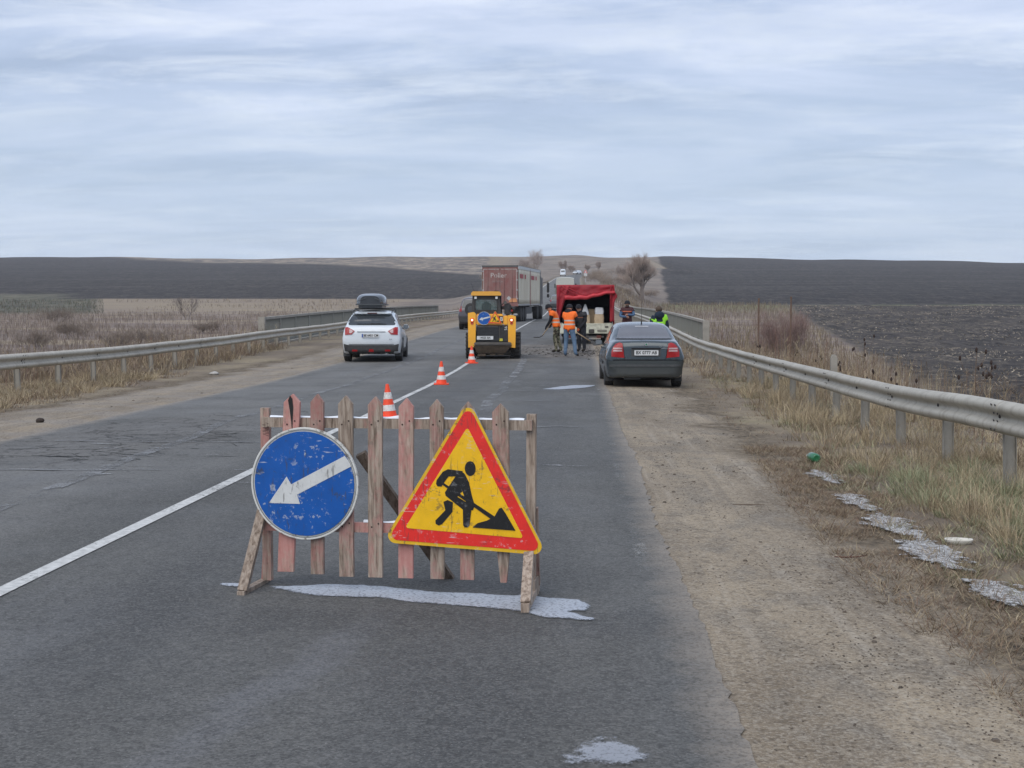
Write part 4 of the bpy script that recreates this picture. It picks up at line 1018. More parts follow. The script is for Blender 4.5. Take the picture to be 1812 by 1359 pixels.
for sg in (-1, 1):
    tl = oc.patch('tail_light', [(sg * x, z) for x, z in ((.735, .70), (.455, .675), (.50, .985), (.56, 1.005), (.64, .975), (.70, .90), (.735, .80))], 'rear', TAILR, off=.010, L=.05, thick=.006)
    for (z0, z1) in ((.862, .893), (.812, .845)):
        oc.patch('lamp_band', [(sg * .50, z0), (sg * .70, z0), (sg * .69, z1), (sg * .51, z1)], 'rear', TAILW, off=.020, L=.05, thick=.004, par=tl)
    w1 = oc.patch('side_window', [(1.05, 1.02), (1.25, 1.24), (1.55, 1.33), (1.98, 1.35), (1.98, 1.02)], 'left' if sg < 0 else 'right', GLASS, off=.006, L=.08)
    oc.patch('side_window', [(2.06, 1.02), (2.06, 1.35), (2.45, 1.34), (2.75, 1.25), (3.10, 1.02)], 'left' if sg < 0 else 'right', GLASS, off=.006, L=.08)
    oc.patch('door_gap', [(2.01, .35), (2.03, .35), (2.03, 1.0), (2.01, 1.0)], 'left' if sg < 0 else 'right', GAP, off=.002, L=.1, thick=.001)
    oc.patch('side_moulding', [(1.25, .50), (3.0, .50), (3.0, .56), (1.25, .56)], 'left' if sg < 0 else 'right', GREYP, off=.012, L=.1, thick=.012)
    MB().bevbox((-.02, -.09, -.018), (.02, .09, .018), .012).build('door_handle', P_DARK, oc.root, loc=(sg * .845, 1.55, .86)); MB().bevbox((-.02, -.09, -.018), (.02, .09, .018), .012).build('door_handle', P_DARK, oc.root, loc=(sg * .845, 2.55, .85))
    mirror_arm(oc, sg * .80, 2.86, .955, P_DARK, sg)
bp = oc.patch('bumper', [(-.79, .33), (-.70, .27), (.70, .27), (.79, .33), (.79, .60), (.60, .615), (-.60, .615), (-.79, .60)], 'rear', P_BUMP, off=.03, L=.06, thick=.05)
oc.patch('bumper_strip', [(-.76, .485), (.76, .485), (.76, .535), (-.76, .535)], 'rear', GREYP, off=.085, L=.08, thick=.012, par=bp)
oc.patch('bumper_gap', [(-.72, .618), (.72, .618), (.70, .640), (-.70, .640)], 'rear', GAP, off=.012, L=.06, thick=.004)
for sg in (-1, 1): oc.patch('lid_gap', [(sg * .44, .64), (sg * .45, .64), (sg * .495, .99), (sg * .485, .99)], 'rear', GAP, off=.004, L=.06, thick=.002)
oc.patch('plate_recess', [(-.30, .70), (.33, .70), (.34, .872), (-.31, .872)], 'rear', GREYP, off=.003, L=.06, thick=.002)
oc.patch('boot_grip', [(-.30, .872), (.35, .872), (.35, .892), (-.30, .892)], 'rear', GAP, off=.010, L=.06, thick=.012)
oc.plate('BX 0777 AB', .02, .785, -.035, blue=False, size=.098)
em = MB().lathe([(.036, -.006), (.036, .004), (.028, -.008)], 20, 'y').build('emblem', CHROME, oc.root, True, 40, loc=(.02, -.012, .965)); MB().lathe([(.020, -.0095), (.020, -.006)], 16, 'y').build('emblem_centre', plain('emblem_green', (.03, .16, .08), .3), em)
text_obj('OCTAVIA', .045, CHROME, oc.root, loc=(.40, .0, .925), bold=.001); text_obj('ELEGANCE', .036, CHROME, oc.root, loc=(.40, -.004, .880), bold=.001)
MB().tube([(0, 1.25, 1.40), (0, 1.22, 1.47)], [.016, .012], 8).build('antenna_base', BLACKP, oc.root)
MB().tube([(0, 1.23, 1.45), (.002, 1.12, 1.95)], [.0055, .0035], 6).build('antenna', BLACKP, oc.root)
MB().tube([(-.48, .02, .27), (-.48, .30, .28)], .028, 10).build('exhaust_pipe', CHROME, oc.root)
for sg in (-1, 1): MB().box((-.09, -.005, -.10), (.09, .005, .10)).build('mud_flap', BLACKP, oc.root, loc=(sg * .76, .56, .24))
MB().bevbox((-.70, .25, .19), (.70, 4.2, .26), .03).build('underbody', UNDER, oc.root)
MB().box((-.45, .06, .20), (-.10, .60, .30)).build('silencer', GREYP, oc.root)
MB().beam((-.6, .88, .26), (.6, .88, .26), .06, .06).build('rear_axle', UNDER, oc.root)
for z_ in (1.343,): oc.patch('window_sticker', [(-.16, 1.335), (.14, 1.335), (.14, 1.350), (-.16, 1.350)], 'rear', plain('pale_sticker', (.5, .5, .5), .5), off=.014, L=.06, thick=.001)

# --- white hatchback with roof box, in the far lane
P_WHITE = paint('white_paint', (.60, .64, .67), dirt=(.30, .28, .25), amt=.35, z0=.3, z1=.75, rough=.3)
sx_st = [
    (.00, .36, .82, .86, .70, .80, .66, .58), (.03, .30, .92, .97, .78, .85, .74, .66), (.10, .27, 1.02, 1.075, .82, .882, .80, .73), (.22, .25, 1.06, 1.14, .85, .895, .82, .72),
    (.42, .25, 1.08, 1.36, .86, .90, .825, .66), (.60, .25, 1.085, 1.50, .86, .90, .825, .61), (.85, .25, 1.075, 1.545, .86, .90, .82, .595), (1.5, .24, 1.05, 1.575, .86, .90, .81, .60), (2.1, .24, 1.02, 1.56, .86, .90, .80, .60),
    (2.6, .24, 1.0, 1.46, .86, .90, .80, .59), (3.1, .24, .98, 1.14, .85, .895, .79, .64), (3.3, .24, .96, 1.03, .85, .89, .78, .68), (3.8, .26, .90, .95, .83, .87, .75, .62), (4.2, .30, .80, .84, .76, .80, .66, .54), (4.3, .36, .68, .72, .66, .72, .58, .48)]
sx = Car('white_hatchback', 'white hatchback with black roof box driving in the far lane', 'car', (-6.27, 39.3, float(road_z(39.3)) + .012), R(4.3), sx_st, [(.86, .37), (3.46, .37)], P_WHITE)
for sg in (-1, 1):
    sx.wheel(sg * .79, .86, .338, .215); sx.wheel(sg * .79, 3.46, .338, .215); sd_ = 'left' if sg < 0 else 'right'
    tl = sx.patch('tail_light', [(sg * x, z) for x, z in ((.80, .83), (.60, .845), (.50, .945), (.72, 1.065), (.80, 1.06))], 'rear', TAILR, off=.012, L=.05, thick=.008)
    sx.patch('lamp_band', [(sg * x, z) for x, z in ((.665, .885), (.61, .88), (.545, .945), (.64, 1.0), (.665, .99))], 'rear', TAILW, off=.024, L=.05, thick=.004, par=tl)
    sx.patch('side_window', [(.78, 1.14), (.86, 1.34), (1.05, 1.44), (1.60, 1.475), (1.60, 1.10)], sd_, GLASS, off=.006, L=.08)
    sx.patch('side_window', [(1.68, 1.09), (1.68, 1.475), (2.25, 1.45), (2.55, 1.36), (2.95, 1.05)], sd_, GLASS, off=.006, L=.08)
    sx.patch('wheel_arch_trim', [(.86 + .43 * math.cos(a), .34 + .43 * math.sin(a)) for a in np.linspace(-.1, math.pi + .1, 16)] + [(.86 + .375 * math.cos(a), .34 + .375 * math.sin(a)) for a in np.linspace(math.pi + .1, -.1, 16)], sd_, BLACKP, off=.012, L=.12, thick=.012)
    sx.patch('wheel_arch_trim', [(3.46 + .43 * math.cos(a), .34 + .43 * math.sin(a)) for a in np.linspace(-.1, math.pi + .1, 16)] + [(3.46 + .375 * math.cos(a), .34 + .375 * math.sin(a)) for a in np.linspace(math.pi + .1, -.1, 16)], sd_, BLACKP, off=.012, L=.12, thick=.012)
    sx.patch('sill_trim', [(1.25, .25), (3.05, .25), (3.05, .40), (1.25, .40)], sd_, BLACKP, off=.012, L=.12, thick=.012)
    sx.patch('door_gap', [(1.635, .42), (1.65, .42), (1.65, 1.06), (1.635, 1.06)], sd_, GAP, off=.002, L=.1, thick=.001)
    mirror_arm(sx, sg * .79, 2.75, 1.05, P_WHITE, sg, (.10, .07, .08))
    MB().bevbox((-.02, -.09, -.018), (.02, .09, .018), .012).build('door_handle', P_WHITE, sx.root, loc=(sg * .89, 1.3, .93)); MB().bevbox((-.02, -.09, -.018), (.02, .09, .018), .012).build('door_handle', P_WHITE, sx.root, loc=(sg * .89, 2.2, .92))
    rl = MB().tube([(sg * .585, .62, 1.51), (sg * .60, .72, 1.575), (sg * .60, 1.4, 1.61), (sg * .595, 2.2, 1.59), (sg * .58, 2.4, 1.53)], .016, 8).build('roof_rail', BLACKP, sx.root, True)
    MB().box((-.11, -.006, -.11), (.11, .006, .11)).build('mud_flap', GREYP, sx.root, loc=(sg * .79, .46, .28))
sx.patch('rear_window', [(-.70, 1.13), (-.64, 1.125), (.64, 1.125), (.70, 1.13), (.735, 1.22), (.60, 1.44), (-.60, 1.44), (-.735, 1.22)], 'rear', GLASS, off=.008, L=.06)
sx.patch('spoiler', [(-.60, 1.465), (.60, 1.465), (.56, 1.53), (-.56, 1.53)], 'rear', P_WHITE, off=.03, L=.08, thick=.09)
MB().bevbox((-.15, -.012, -.012), (.15, .012, .012), .006).build('brake_light', plain('dark_red_lens', (.10, .01, .01), .3), sx.root, loc=(0, .40, 1.49))
bp = sx.patch('bumper', [(-.80, .34), (-.74, .24), (.74, .24), (.80, .34), (.83, .56), (.70, .525), (-.70, .525), (-.83, .56)], 'rear', BLACKP, off=.03, L=.06, thick=.03)
for x_ in (-.50, .50): sx.patch('reflector', [(x_ - .08, .345), (x_ + .08, .345), (x_ + .08, .385), (x_ - .08, .385)], 'rear', TAILR, off=.066, L=.08, thick=.006, par=bp)
sx.patch('fog_light', [(-.08, .33), (.08, .33), (.06, .40), (-.06, .40)], 'rear', TAILR, off=.066, L=.08, thick=.006, par=bp)
sx.patch('plate_trim', [(-.43, .915), (.43, .915), (.43, .94), (-.43, .94)], 'rear', plain('trim_grey', (.35, .37, .39), .4), off=.012, L=.08, thick=.01)
sx.patch('hatch_gap', [(-.68, .54), (.68, .54), (.70, .552), (-.70, .552)], 'rear', GAP, off=.008, L=.08, thick=.004)
sx.plate('BE 6451 CM', -.03, .81, -.030, size=.095)
text_obj('SX4', .05, CHROME, sx.root, loc=(.58, -.03, .70), bold=.001)
MB().beam((-.15, .20, 1.16), (.28, .19, 1.175), .02, .015).build('rear_wiper', BLACKP, sx.root)
MB().bevbox((-.72, .25, .24), (.72, 4.0, .30), .03).build('underbody', UNDER, sx.root)
MB().tube([(.45, .0, .26), (.45, .3, .27)], .028, 10).build('exhaust_pipe', CHROME, sx.root)
for y_ in (1.05, 1.95): MB().beam((-.60, y_, 1.635), (.60, y_, 1.635), .03, .05, (0, 1, 0)).build('roof_bar', BLACKP, sx.root)
rb = thing('roof_box', 'black streamlined roof box on top of the white hatchback', 'roof box', (-6.27 - .09, 39.3 + .35, float(road_z(39.3)) + 1.665), R(4.3))
BOXM = plain('glossy_black_plastic', (.030, .033, .038), .22, var=.15, coat=.5)
def box_half(z0, prof, name, mat):
    m = MB(); V = []; NY = 16; NX = 13
    for i in range(NY):
        s = i / (NY - 1); y = -.02 + 2.0 * s
        wy = .46 * (1 - abs(2 * s - 1) ** 5 * .35) * (1 - .22 * max(0, s - .5) * 2); hh = prof(s)
        for k in range(NX):
            a = math.pi * k / (NX - 1); ca, sa = math.cos(a), math.sin(a)
            V.append((wy * math.copysign(abs(ca) ** .55, ca), y, z0 + hh * sa ** .6))
    F = [(i * NX + k, i * NX + k + 1, (i + 1) * NX + k + 1, (i + 1) * NX + k) for i in range(NY - 1) for k in range(NX - 1)]
    F += [tuple(range(NX)), tuple((NY - 1) * NX + k for k in range(NX))]; F += [tuple([i * NX for i in range(NY)] + [i * NX + NX - 1 for i in reversed(range(NY))])]
    return m.add(V, F).build(name, mat, rb, True, 50)
box_half(.13, lambda s: .30 * (1 - (abs(s - .38) / .7) ** 2.2) + .02, 'lid', BOXM)
MB().bevbox((-.455, -.04, .085), (.455, 1.93, .125), .02).build('rim_band', plain('grey_lip', (.12, .13, .14), .4), rb, True, 40)
MB().bevbox((-.40, .03, -.0), (.40, 1.86, .09), .05).build('lower_shell', BOXM, rb, True, 40)
for sg in (-1, 1): MB().beam((sg * .40, -.045, .20), (sg * .14, -.055, .30), .02, .03).build('moulded_rib', GREYP, rb)

# --- dark four wheel drive behind the loader
P_D2 = paint('dark_plum_paint', (.075, .068, .080), amt=.3, metal=.2)
sv_st = [(.00, .42, .95, 1.00, .72, .80, .72, .66), (.04, .36, 1.06, 1.15, .80, .87, .80, .74), (.12, .32, 1.10, 1.50, .84, .90, .83, .68), (.25, .30, 1.11, 1.70, .86, .91, .84, .64), (.5, .28, 1.10, 1.74, .86, .91, .84, .64),
         (1.8, .28, 1.08, 1.77, .86, .91, .84, .65), (2.5, .28, 1.05, 1.68, .86, .91, .84, .62), (3.1, .28, 1.03, 1.15, .86, .91, .82, .68), (3.9, .3, .98, 1.02, .84, .88, .78, .66), (4.3, .38, .8, .84, .74, .8, .68, .58)]
def four_wheel(name, label, loc, rz, mat, spare=True):
    c = Car(name, label, 'car', loc, rz, sv_st, [(.85, .40), (3.45, .40)], mat)
    for sg in (-1, 1):
        c.wheel(sg * .80, .85, .365, .22); c.wheel(sg * .80, 3.45, .365, .22)
        c.patch('tail_light', [(sg * .84, .98), (sg * .70, .98), (sg * .72, 1.28), (sg * .80, 1.28)], 'rear', TAILR, off=.012, L=.08, thick=.01)
        c.patch('side_window', [(.35, 1.16), (.40, 1.58), (2.35, 1.60), (2.9, 1.10), (2.9, 1.09)], 'left' if sg < 0 else 'right', GLASS, off=.008, L=.12)
        mirror_arm(c, sg * .88, 2.75, 1.15, mat, sg)
    c.patch('rear_window', [(-.70, 1.18), (.70, 1.18), (.58, 1.60), (-.58, 1.60)], 'rear', GLASS, off=.008, L=.08)
    c.patch('bumper', [(-.80, .40), (.80, .40), (.82, .72), (-.82, .72)], 'rear', BLACKP, off=.03, L=.08, thick=.05)
    if spare:
        w = MB().lathe([(.03, -.12), (.27, -.13), (.33, -.09), (.34, .0), (.33, .10), (.1, .11)], 28, 'y').build('spare_wheel', TYRE, c.root, True, 40, loc=(-.18, -.15, 1.10)); MB().lathe([(.01, -.145), (.17, -.14), (.20, -.10)], 20, 'y').build('wheel_cover', GREYP, w, True, 40)
    c.plate('AX 1274', .20, .56, -.10, blue=False)
    MB().bevbox((-.72, .2, .27), (.72, 4.0, .34), .03).build('underbody', UNDER, c.root)
    return c
four_wheel('dark_four_wheel_drive', 'dark four wheel drive with spare wheel on its tailgate, half hidden by the yellow loader', (-5.55, 70, float(road_z(70)) + .012), R(-1), P_D2)
four_wheel('distant_grey_car', 'dark grey car beyond the red canvas truck, only its corner in view', (-2.3, 148, float(road_z(148)) + .012), R(0), paint('mid_grey_paint', (.10, .11, .125), amt=.3), False)

# --- far white van and white car on the hill
def small_far(name, label, loc, rz, st, glass_front, mat):
    c = Car(name, label, 'van' if 'van' in name else 'car', loc, rz, st, [(.9, .38), (st[-1][0] - .85, .38)], mat)
    L_ = st[-1][0]
    for sg in (-1, 1): c.wheel(sg * .80, .9, .34, .22); c.wheel(sg * .80, L_ - .85, .34, .22)
    c.patch('windscreen', glass_front, 'front', GLASS, off=.02, L=.1)
    for sg in (-1, 1): c.patch('headlight', [(sg * .55, .78), (sg * .78, .80), (sg * .74, .95), (sg * .55, .90)], 'front', plain('headlamp_lens', (.7, .72, .75), .2), off=.02, L=.1)
    return c
vst = [(.0, .4, 1.2, 2.2, .75, .88, .86, .74), (.1, .32, 1.25, 2.42, .84, .95, .93, .80), (2, .3, 1.25, 2.50, .86, .96, .94, .82), (3.7, .3, 1.22, 2.45, .86, .96, .93, .80), (4.1, .3, 1.2, 2.2, .86, .96, .92, .76), (4.6, .3, 1.15, 1.35, .86, .95, .88, .74), (5.2, .32, .95, 1.05, .84, .92, .82, .7), (5.35, .4, .8, .88, .76, .84, .72, .6)]
small_far('distant_white_van', 'tiny white van coming down the hill, upper end of the visible road', (-5.3, 462 + 5, float(road_z(465)) + .02), R(180), [(s_[0],) + s_[1:] for s_ in vst], [(-.70, 1.35), (.70, 1.35), (.62, 2.05), (-.62, 2.05)], P_WHITE)
small_far('distant_white_car', 'tiny white car at the crest where the road bends', (.8, 512, float(road_z(510)) + .03), R(150), sx_st, [(-.6, 1.05), (.6, 1.05), (.52, 1.42), (-.52, 1.42)], P_WHITE)
# ------------------------------------------------------------------ yellow loader
YEL = paint('loader_yellow', (.90, .42, .014), dirt=(.20, .13, .07), amt=.35, z0=.3, z1=.9, rough=.4)
LB = plain('loader_black', (.022, .022, .024), .5, var=.3, dirt=(.09, .08, .07))
LGREY = plain('worn_steel', (.14, .13, .12), .55, var=.35, dirt=(.09, .06, .04), metal=.4)
RUSTY = plain('muddy_steel', (.11, .08, .055), .8, var=.5, scale=8, dirt=(.05, .04, .03))
YL = 41.2
ld = thing('skid_steer_loader', 'yellow and black compact loader with two small signs on its back', 'loader', (-2.70, YL, float(road_z(YL)) + .012), R(1.5))
def tyre_tr(x, y, r, w):
    t_ = MB().lathe([(r * .5, -w / 2), (r * .86, -w / 2), (r * .95, -w * .44), (r * .955, 0), (r * .95, w * .44), (r * .86, w / 2), (r * .5, w / 2)], 36, 'x').build('wheel', TYRE, ld, True, 40, loc=(x, y, r))
    m = MB()
    for k in range(18):
        a = 2 * math.pi * k / 18
        for sg in (-1, 1):
            a2 = a + sg * .09; a3 = a - sg * .12 + .17 * (sg > 0)
            m.beam((sg * w * .05, r * .965 * math.cos(a3), r * .965 * math.sin(a3)), (sg * w * .50, r * .955 * math.cos(a2), r * .955 * math.sin(a2)), .05, .05, (0, math.cos(a), math.sin(a)))
    m.build('tread_lugs', TYRE, t_, kind='stuff')
    sg = 1 if x > 0 else -1
    MB().lathe([(.03, sg * w * .30), (r * .45, sg * w * .20), (r * .52, sg * w * .46), (r * .52, -sg * w * .2)], 24, 'x').build('rim', YEL, t_, True, 40)
for sg in (-1, 1):
    for y_ in (.62, 1.72): tyre_tr(sg * .715, y_, .42, .30)
B = lambda a, b, r=.02, name='panel', mat=YEL, **k: MB().bevbox(a, b, r).build(name, mat, ld, True, 40, **k)
B((-.53, .20, .22), (.53, 2.05, .95), .04, 'chassis', LB)
# the two rear towers and the cross head
for sg in (-1, 1):
    MB().prism([(-.115, .37), (.115, .39), (.125, 1.10), (.125, 1.44), (.06, 1.50), (-.125, 1.47)] if sg < 0 else [(-.115, .39), (.110, .36), (.125, 1.10), (.125, 1.36), (.02, 1.40), (-.125, 1.40)], -.02, .34).build('rear_tower', YEL, ld, loc=(sg * .635 - .02, 0, 0))
    lamp = MB().lathe([(.001, -.02), (.055, -.035), (.068, -.02), (.068, .03)], 20, 'y').build('lamp', plain('orange_lens', (.85, .13, .02), .3, coat=.4), ld, True, 40, loc=(sg * .625 - .02, -.02, 1.245))
    MB().sphere((0, -.036, 0), (.030, .012, .030), 12, 8).build('lit_bulb', plain('lit_bulb', (1.0, .80, .62), .4, emit=1.6, var=0), lamp, True)
    MB().lathe([(.001, -.012), (.036, -.026), (.045, -.01), (.045, .03)], 16, 'y').build('lamp', plain('red_lens', (.50, .03, .015), .3), ld, True, 40, loc=(sg * .625 - .02, -.02, 1.145))
B((-.52, .0, 1.085), (.34, .40, 1.44), .03, 'engine_cover')
B((.34, .0, 1.085), (.505, .36, 1.385), .03, 'engine_cover')
# engine door with louvres
B((-.505, .03, .555), (.505, .12, 1.084), .02, 'engine_door', LB)
for k in range(9): MB().beam((-.46, .018, .62 + .048 * k), (.19, .018, .62 + .048 * k), .012, .030, (0, 0, 1)).build('louvre', plain('louvre_black', (.035, .036, .04), .45), ld)
B((-.49, .005, 1.02), (.18, .03, 1.06), .008, 'door_trim', LGREY)
B((.22, -.0, .60), (.235, .03, 1.06), .004, 'door_trim', LGREY)
text_obj('56', .13, plain('white_decal', (.70, .70, .68), .5), ld, loc=(.425, .020, .98), rot=(R(90), R(-90), 0))
o = MB().box((.18, -.012, 1.15), (.33, -.002, 1.37)).build('logo_plate', INK, ld); text_obj('B', .17, plain('decal_red_white', (.75, .70, .68), .5), o, loc=(.285, -.016, 1.27), bold=.004)
B((.215, .005, .575), (.325, .028, .66), .006, 'warning_sticker', plain('sticker_yellow', (.62, .55, .05), .5))
# counterweight and rear scraper
B((-.58, -.10, .445), (.60, .10, .545), .025, 'rear_bumper', LGREY)
MB().add([(-.60, -.06, .44), (.62, -.06, .44), (.62, .2, .44), (-.60, .2, .44), (-.50, .06, .20), (.40, .06, .20), (.40, .22, .20), (-.50, .22, .20)], [(0, 1, 5, 4), (1, 2, 6, 5), (2, 3, 7, 6), (3, 0, 4, 7), (4, 5, 6, 7), (0, 3, 2, 1)]).build('belly_guard', RUSTY, ld)
for k, (x_, w_) in enumerate(((-.35, .25), (.0, .18), (.25, .2))): MB().box((x_ - w_ / 2, .1, .10 + .02 * k), (x_ + w_ / 2, .3, .21)).build('mud_lump', RUSTY, ld)
pl = MB().prism([(-.26, -.056), (.26, -.056), (.26, .056), (-.26, .056)], -.004, .004).build('number_plate', PLATE, ld, loc=(-.235, -.012, .682))
text_obj('14025 BX', .092, INK, pl, loc=(0, -.006, 0), sx=.95, bold=.002)
# cab, set to one side
CX = -.22
for sx_ in (-1, 1):
    for (y_, top) in ((.42, .50), (1.45, 1.35)):
        MB().beam((CX + sx_ * .44, y_, 1.40), (CX + sx_ * (.40 if y_ < 1 else .42), top, 2.02), .075, .075).build('cab_pillar', LB, ld)
    MB().box((-.012, .45, 1.40), (.012, 1.40, 1.50)).build('cab_side', LB, ld, loc=(CX + sx_ * .44, 0, 0))
    for k in range(7): MB().beam((CX + sx_ * .43, .50 + .14 * k, 1.48), (CX + sx_ * .41, .54 + .13 * k, 2.0), .012, .012).build('side_bar', LB, ld)
MB().prism([(-.47, 0), (.47, 0), (.44, .12), (.40, .13), (-.40, .13), (-.44, .12)], .40, .46).build('cab_sill', LB, ld, loc=(CX, 0, 1.44))
MB().prism([(-.40, 1.90), (-.30, 1.895), (.30, 1.895), (.40, 1.90), (.42, 2.03), (-.42, 2.03)], .45, .52).build('cab_header', LB, ld, loc=(CX, 0, 0))
for sx_ in (-1, 1): MB().prism([(sx_ * .44, 1.52), (sx_ * .345, 1.56), (sx_ * .335, 1.86), (sx_ * .29, 1.90), (sx_ * .41, 1.95)], .425, .475).build('window_frame', LB, ld, loc=(CX, 0, 0))
t = NT('loader_window_glass', .08, .6); t.base((.30, .42, .40)); t.b.inputs['Transmission Weight'].default_value = .85; t.b.inputs['Alpha'].default_value = .55
MB().prism([(-.36, 1.56), (.36, 1.56), (.345, 1.89), (-.345, 1.89)], .47, .476).build('rear_window', t.m, ld, loc=(CX, 0, 0))
MB().bevbox((CX - .16, .75, 1.45), (CX + .14, .90, 1.84), .07).build('seat_back', plain('dark_seat', (.05, .05, .055), .8), ld, True, 50)
MB().box((CX - .40, 1.40, 1.5), (CX + .40, 1.41, 1.95)).build('windscreen', t.m, ld)
MB().prism(round_poly([(-.48, 0), (.48, 0), (.475, .085), (.42, .135), (-.42, .135), (-.475, .085)], .02, 3), .34, 1.55).build('cab_roof', YEL, ld, loc=(CX, 0, 2.025))
for sx_ in (-1, 1):
    MB().bevbox((-.075, .45, 0), (.075, .60, .022), .01).build('roof_pad', LB, ld, loc=(CX + sx_ * .33, 0, 2.16))
    l_ = MB().bevbox((-.045, -.04, -.05), (.045, .04, .05), .012).build('work_light', BLACKP, ld, loc=(CX + sx_ * .335, .40, 1.955)); MB().box((-.036, -.048, -.038), (.036, -.041, .038)).build('lamp_glass', plain('clear_lamp', (.62, .64, .64), .2), l_)
# the single lift arm on the other side, with hoses
MB().bevbox((.37, .10, 1.39), (.58, .45, 1.78), .04).build('lift_arm_mount', LB, ld, True, 40)
MB().bevbox((.39, .30, 1.55), (.56, 2.1, 1.74), .03).build('lift_arm', LB, ld, True, 40)
MB().tube([(.33, .25, 1.65), (.72, .25, 1.62)], .055, 14).build('pivot_pin', LB, ld, True)
for k in range(3): MB().tube([(.60 + .02 * k, .2, 1.42), (.66 + .02 * k, .1, 1.55), (.62 + .03 * k, .12, 1.66), (.5, .2, 1.7)], .014, 6).build('hose', LB, ld, True)
MB().tube([(.28, .15, 1.70), (.34, .12, 1.78), (.42, .15, 1.74)], .016, 6).build('hose', LB, ld, True)
MB().prism(circ(0, 0, .055, n=20), .0, .02).build('round_cap', LGREY, ld, loc=(.40, .08, 1.80))
# front bucket
MB().add([(-.85, 2.6, .05), (.85, 2.6, .05), (.85, 3.3, .02), (-.85, 3.3, .02), (-.85, 2.5, .65), (.85, 2.5, .65), (-.85, 2.55, .08), (.85, 2.55, .08)], [(0, 1, 2, 3), (6, 7, 5, 4), (6, 0, 1, 7), (0, 3, 4), (1, 5, 2)]).build('bucket', LGREY, ld)
MB().tube([(-.55, .45, 1.50), (-.62, .42, 2.2), (-.70, .40, 2.42)], [.008, .005, .003], 5).build('aerial', LB, ld)
def on_loader(name, label, lx, lz, s, fn, tilt=0):
    q = Matrix.Rotation(R(1.5), 4, 'Z'); p = q @ Vector((lx, -.055, lz)); o = thing(name, label, 'road sign', tuple(ld.location[i] + p[i] for i in range(3)), 0); o.rotation_euler = (q @ Matrix.Rotation(tilt, 4, 'Y')).to_euler(); fn(o, s); return o
on_loader('round_sign', 'small round blue arrow sign on the back of the yellow loader', -.265, 1.30, .69, round_sign, R(-14) * -1)
on_loader('triangular_sign', 'small triangular road works sign on the back of the yellow loader', .085, 1.265, .50, tri_sign)

# ------------------------------------------------------------------ small truck with red canvas
YT = 52.0
tk = thing('canvas_truck', 'small pale green truck with a red canvas cover, tailgate towards the camera', 'truck', (.30, YT, float(road_z(YT)) + .0), R(0))
t = NT('red_canvas', .6, .4)
f_ = t.noise(3, 5, .6); t.base(t.mix(t.step(f_, .3, .7), (.20, .010, .018), (.36, .016, .028))); t.bump(t.noise(4, 4, .6), .5, .06); CANV = t.m
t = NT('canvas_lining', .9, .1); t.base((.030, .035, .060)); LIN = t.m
PGREEN = plain('pale_green_paint', (.58, .58, .47), .6, var=.2, dirt=(.22, .19, .14), dirtamt=.6, scale=4)
Wt, Ht, Lt, Z0 = 1.13, 2.36, 3.1, .86
def cloth_panel(name, fn, nu, nv, mat, par, th=.012):
    V = []; 
    for i in range(nu):
        for j in range(nv): V.append(fn(i / (nu - 1), j / (nv - 1)))
    m = MB().add(V, [(i * nv + j, (i + 1) * nv + j, (i + 1) * nv + j + 1, i * nv + j + 1) for i in range(nu - 1) for j in range(nv - 1)])
    o = m.build(name, mat, par, True); s_ = o.modifiers.new('thickness', 'SOLIDIFY'); s_.thickness = th; s_.offset = 0; return o
nf = lambda a, b, c: noise.noise(Vector((a, b, c)))
# roof, two sides and front wall of the cover
cloth_panel('canvas_roof', lambda u_, v_: (-Wt + 2 * Wt * u_, -.05 + Lt * v_, Ht - .015 + .02 * nf(u_ * 4, v_ * 6, 1) - .03 * math.sin(v_ * math.pi * 3) ** 2), 12, 24, CANV, tk)
for sg in (-1, 1):
    cloth_panel('canvas_side', lambda u_, v_: (sg * (Wt + .03 * nf(u_ * 5, v_ * 9, 3 * sg) + .02 * math.sin(v_ * 40) * (1 - u_)), -.02 + Lt * v_, .80 + (Ht - .80) * u_), 12, 40, CANV, tk)
    cloth_panel('lining', lambda u_, v_: (sg * (Wt - .05), .06 + (Lt - .1) * v_, .84 + (Ht - .90) * u_), 2, 2, LIN, tk)
cloth_panel('lining', lambda u_, v_: (-Wt + .06 + (2 * Wt - .12) * u_, Lt - .04, .84 + (Ht - .9) * v_), 2, 2, LIN, tk)
cloth_panel('lining', lambda u_, v_: (-Wt + .06 + (2 * Wt - .12) * u_, .06 + (Lt - .1) * v_, Ht - .09), 2, 2, LIN, tk)
# the rear flap: rolled aside to hang in a sagging fold, lower on the left
def sag(u_): return .34 + (.60 - .34) * max(0.0, 1 - u_) ** 1.2 + .06 * math.sin(math.pi * u_) - .02 * math.sin(u_ * 9)      # drop of the lower edge under the roof
def flap(u_, v_):
    x = -Wt - .01 + (2 * Wt + .02) * u_; d = sag(u_)
    return (x, -.07 - .05 * nf(u_ * 5 + v_, v_ * 3, 2) - .05 * math.sin(v_ * math.pi) * (.5 + .5 * math.sin(u_ * 11 + v_ * 3)), Ht - d * v_)
flapo = cloth_panel('rear_flap', flap, 40, 14, CANV, tk)
def fold(u_, v_):
    x = -Wt + .30 + (2 * Wt - .26) * u_; a = v_ * 2 * math.pi
    top = Ht - sag((x + Wt) / (2 * Wt)); th = .075 * (1.2 - .5 * u_) + .02 * nf(u_ * 8, a, 5)
    return (x, -.13 + .07 * math.cos(a) + .02 * nf(u_ * 6, v_, 7), top + .04 + th * math.sin(a) + .015 * math.sin(u_ * 25))
cloth_panel('rolled_fold', fold, 44, 12, plain('red_canvas_bright', (.52, .022, .036), .55, var=.3, scale=5), tk)
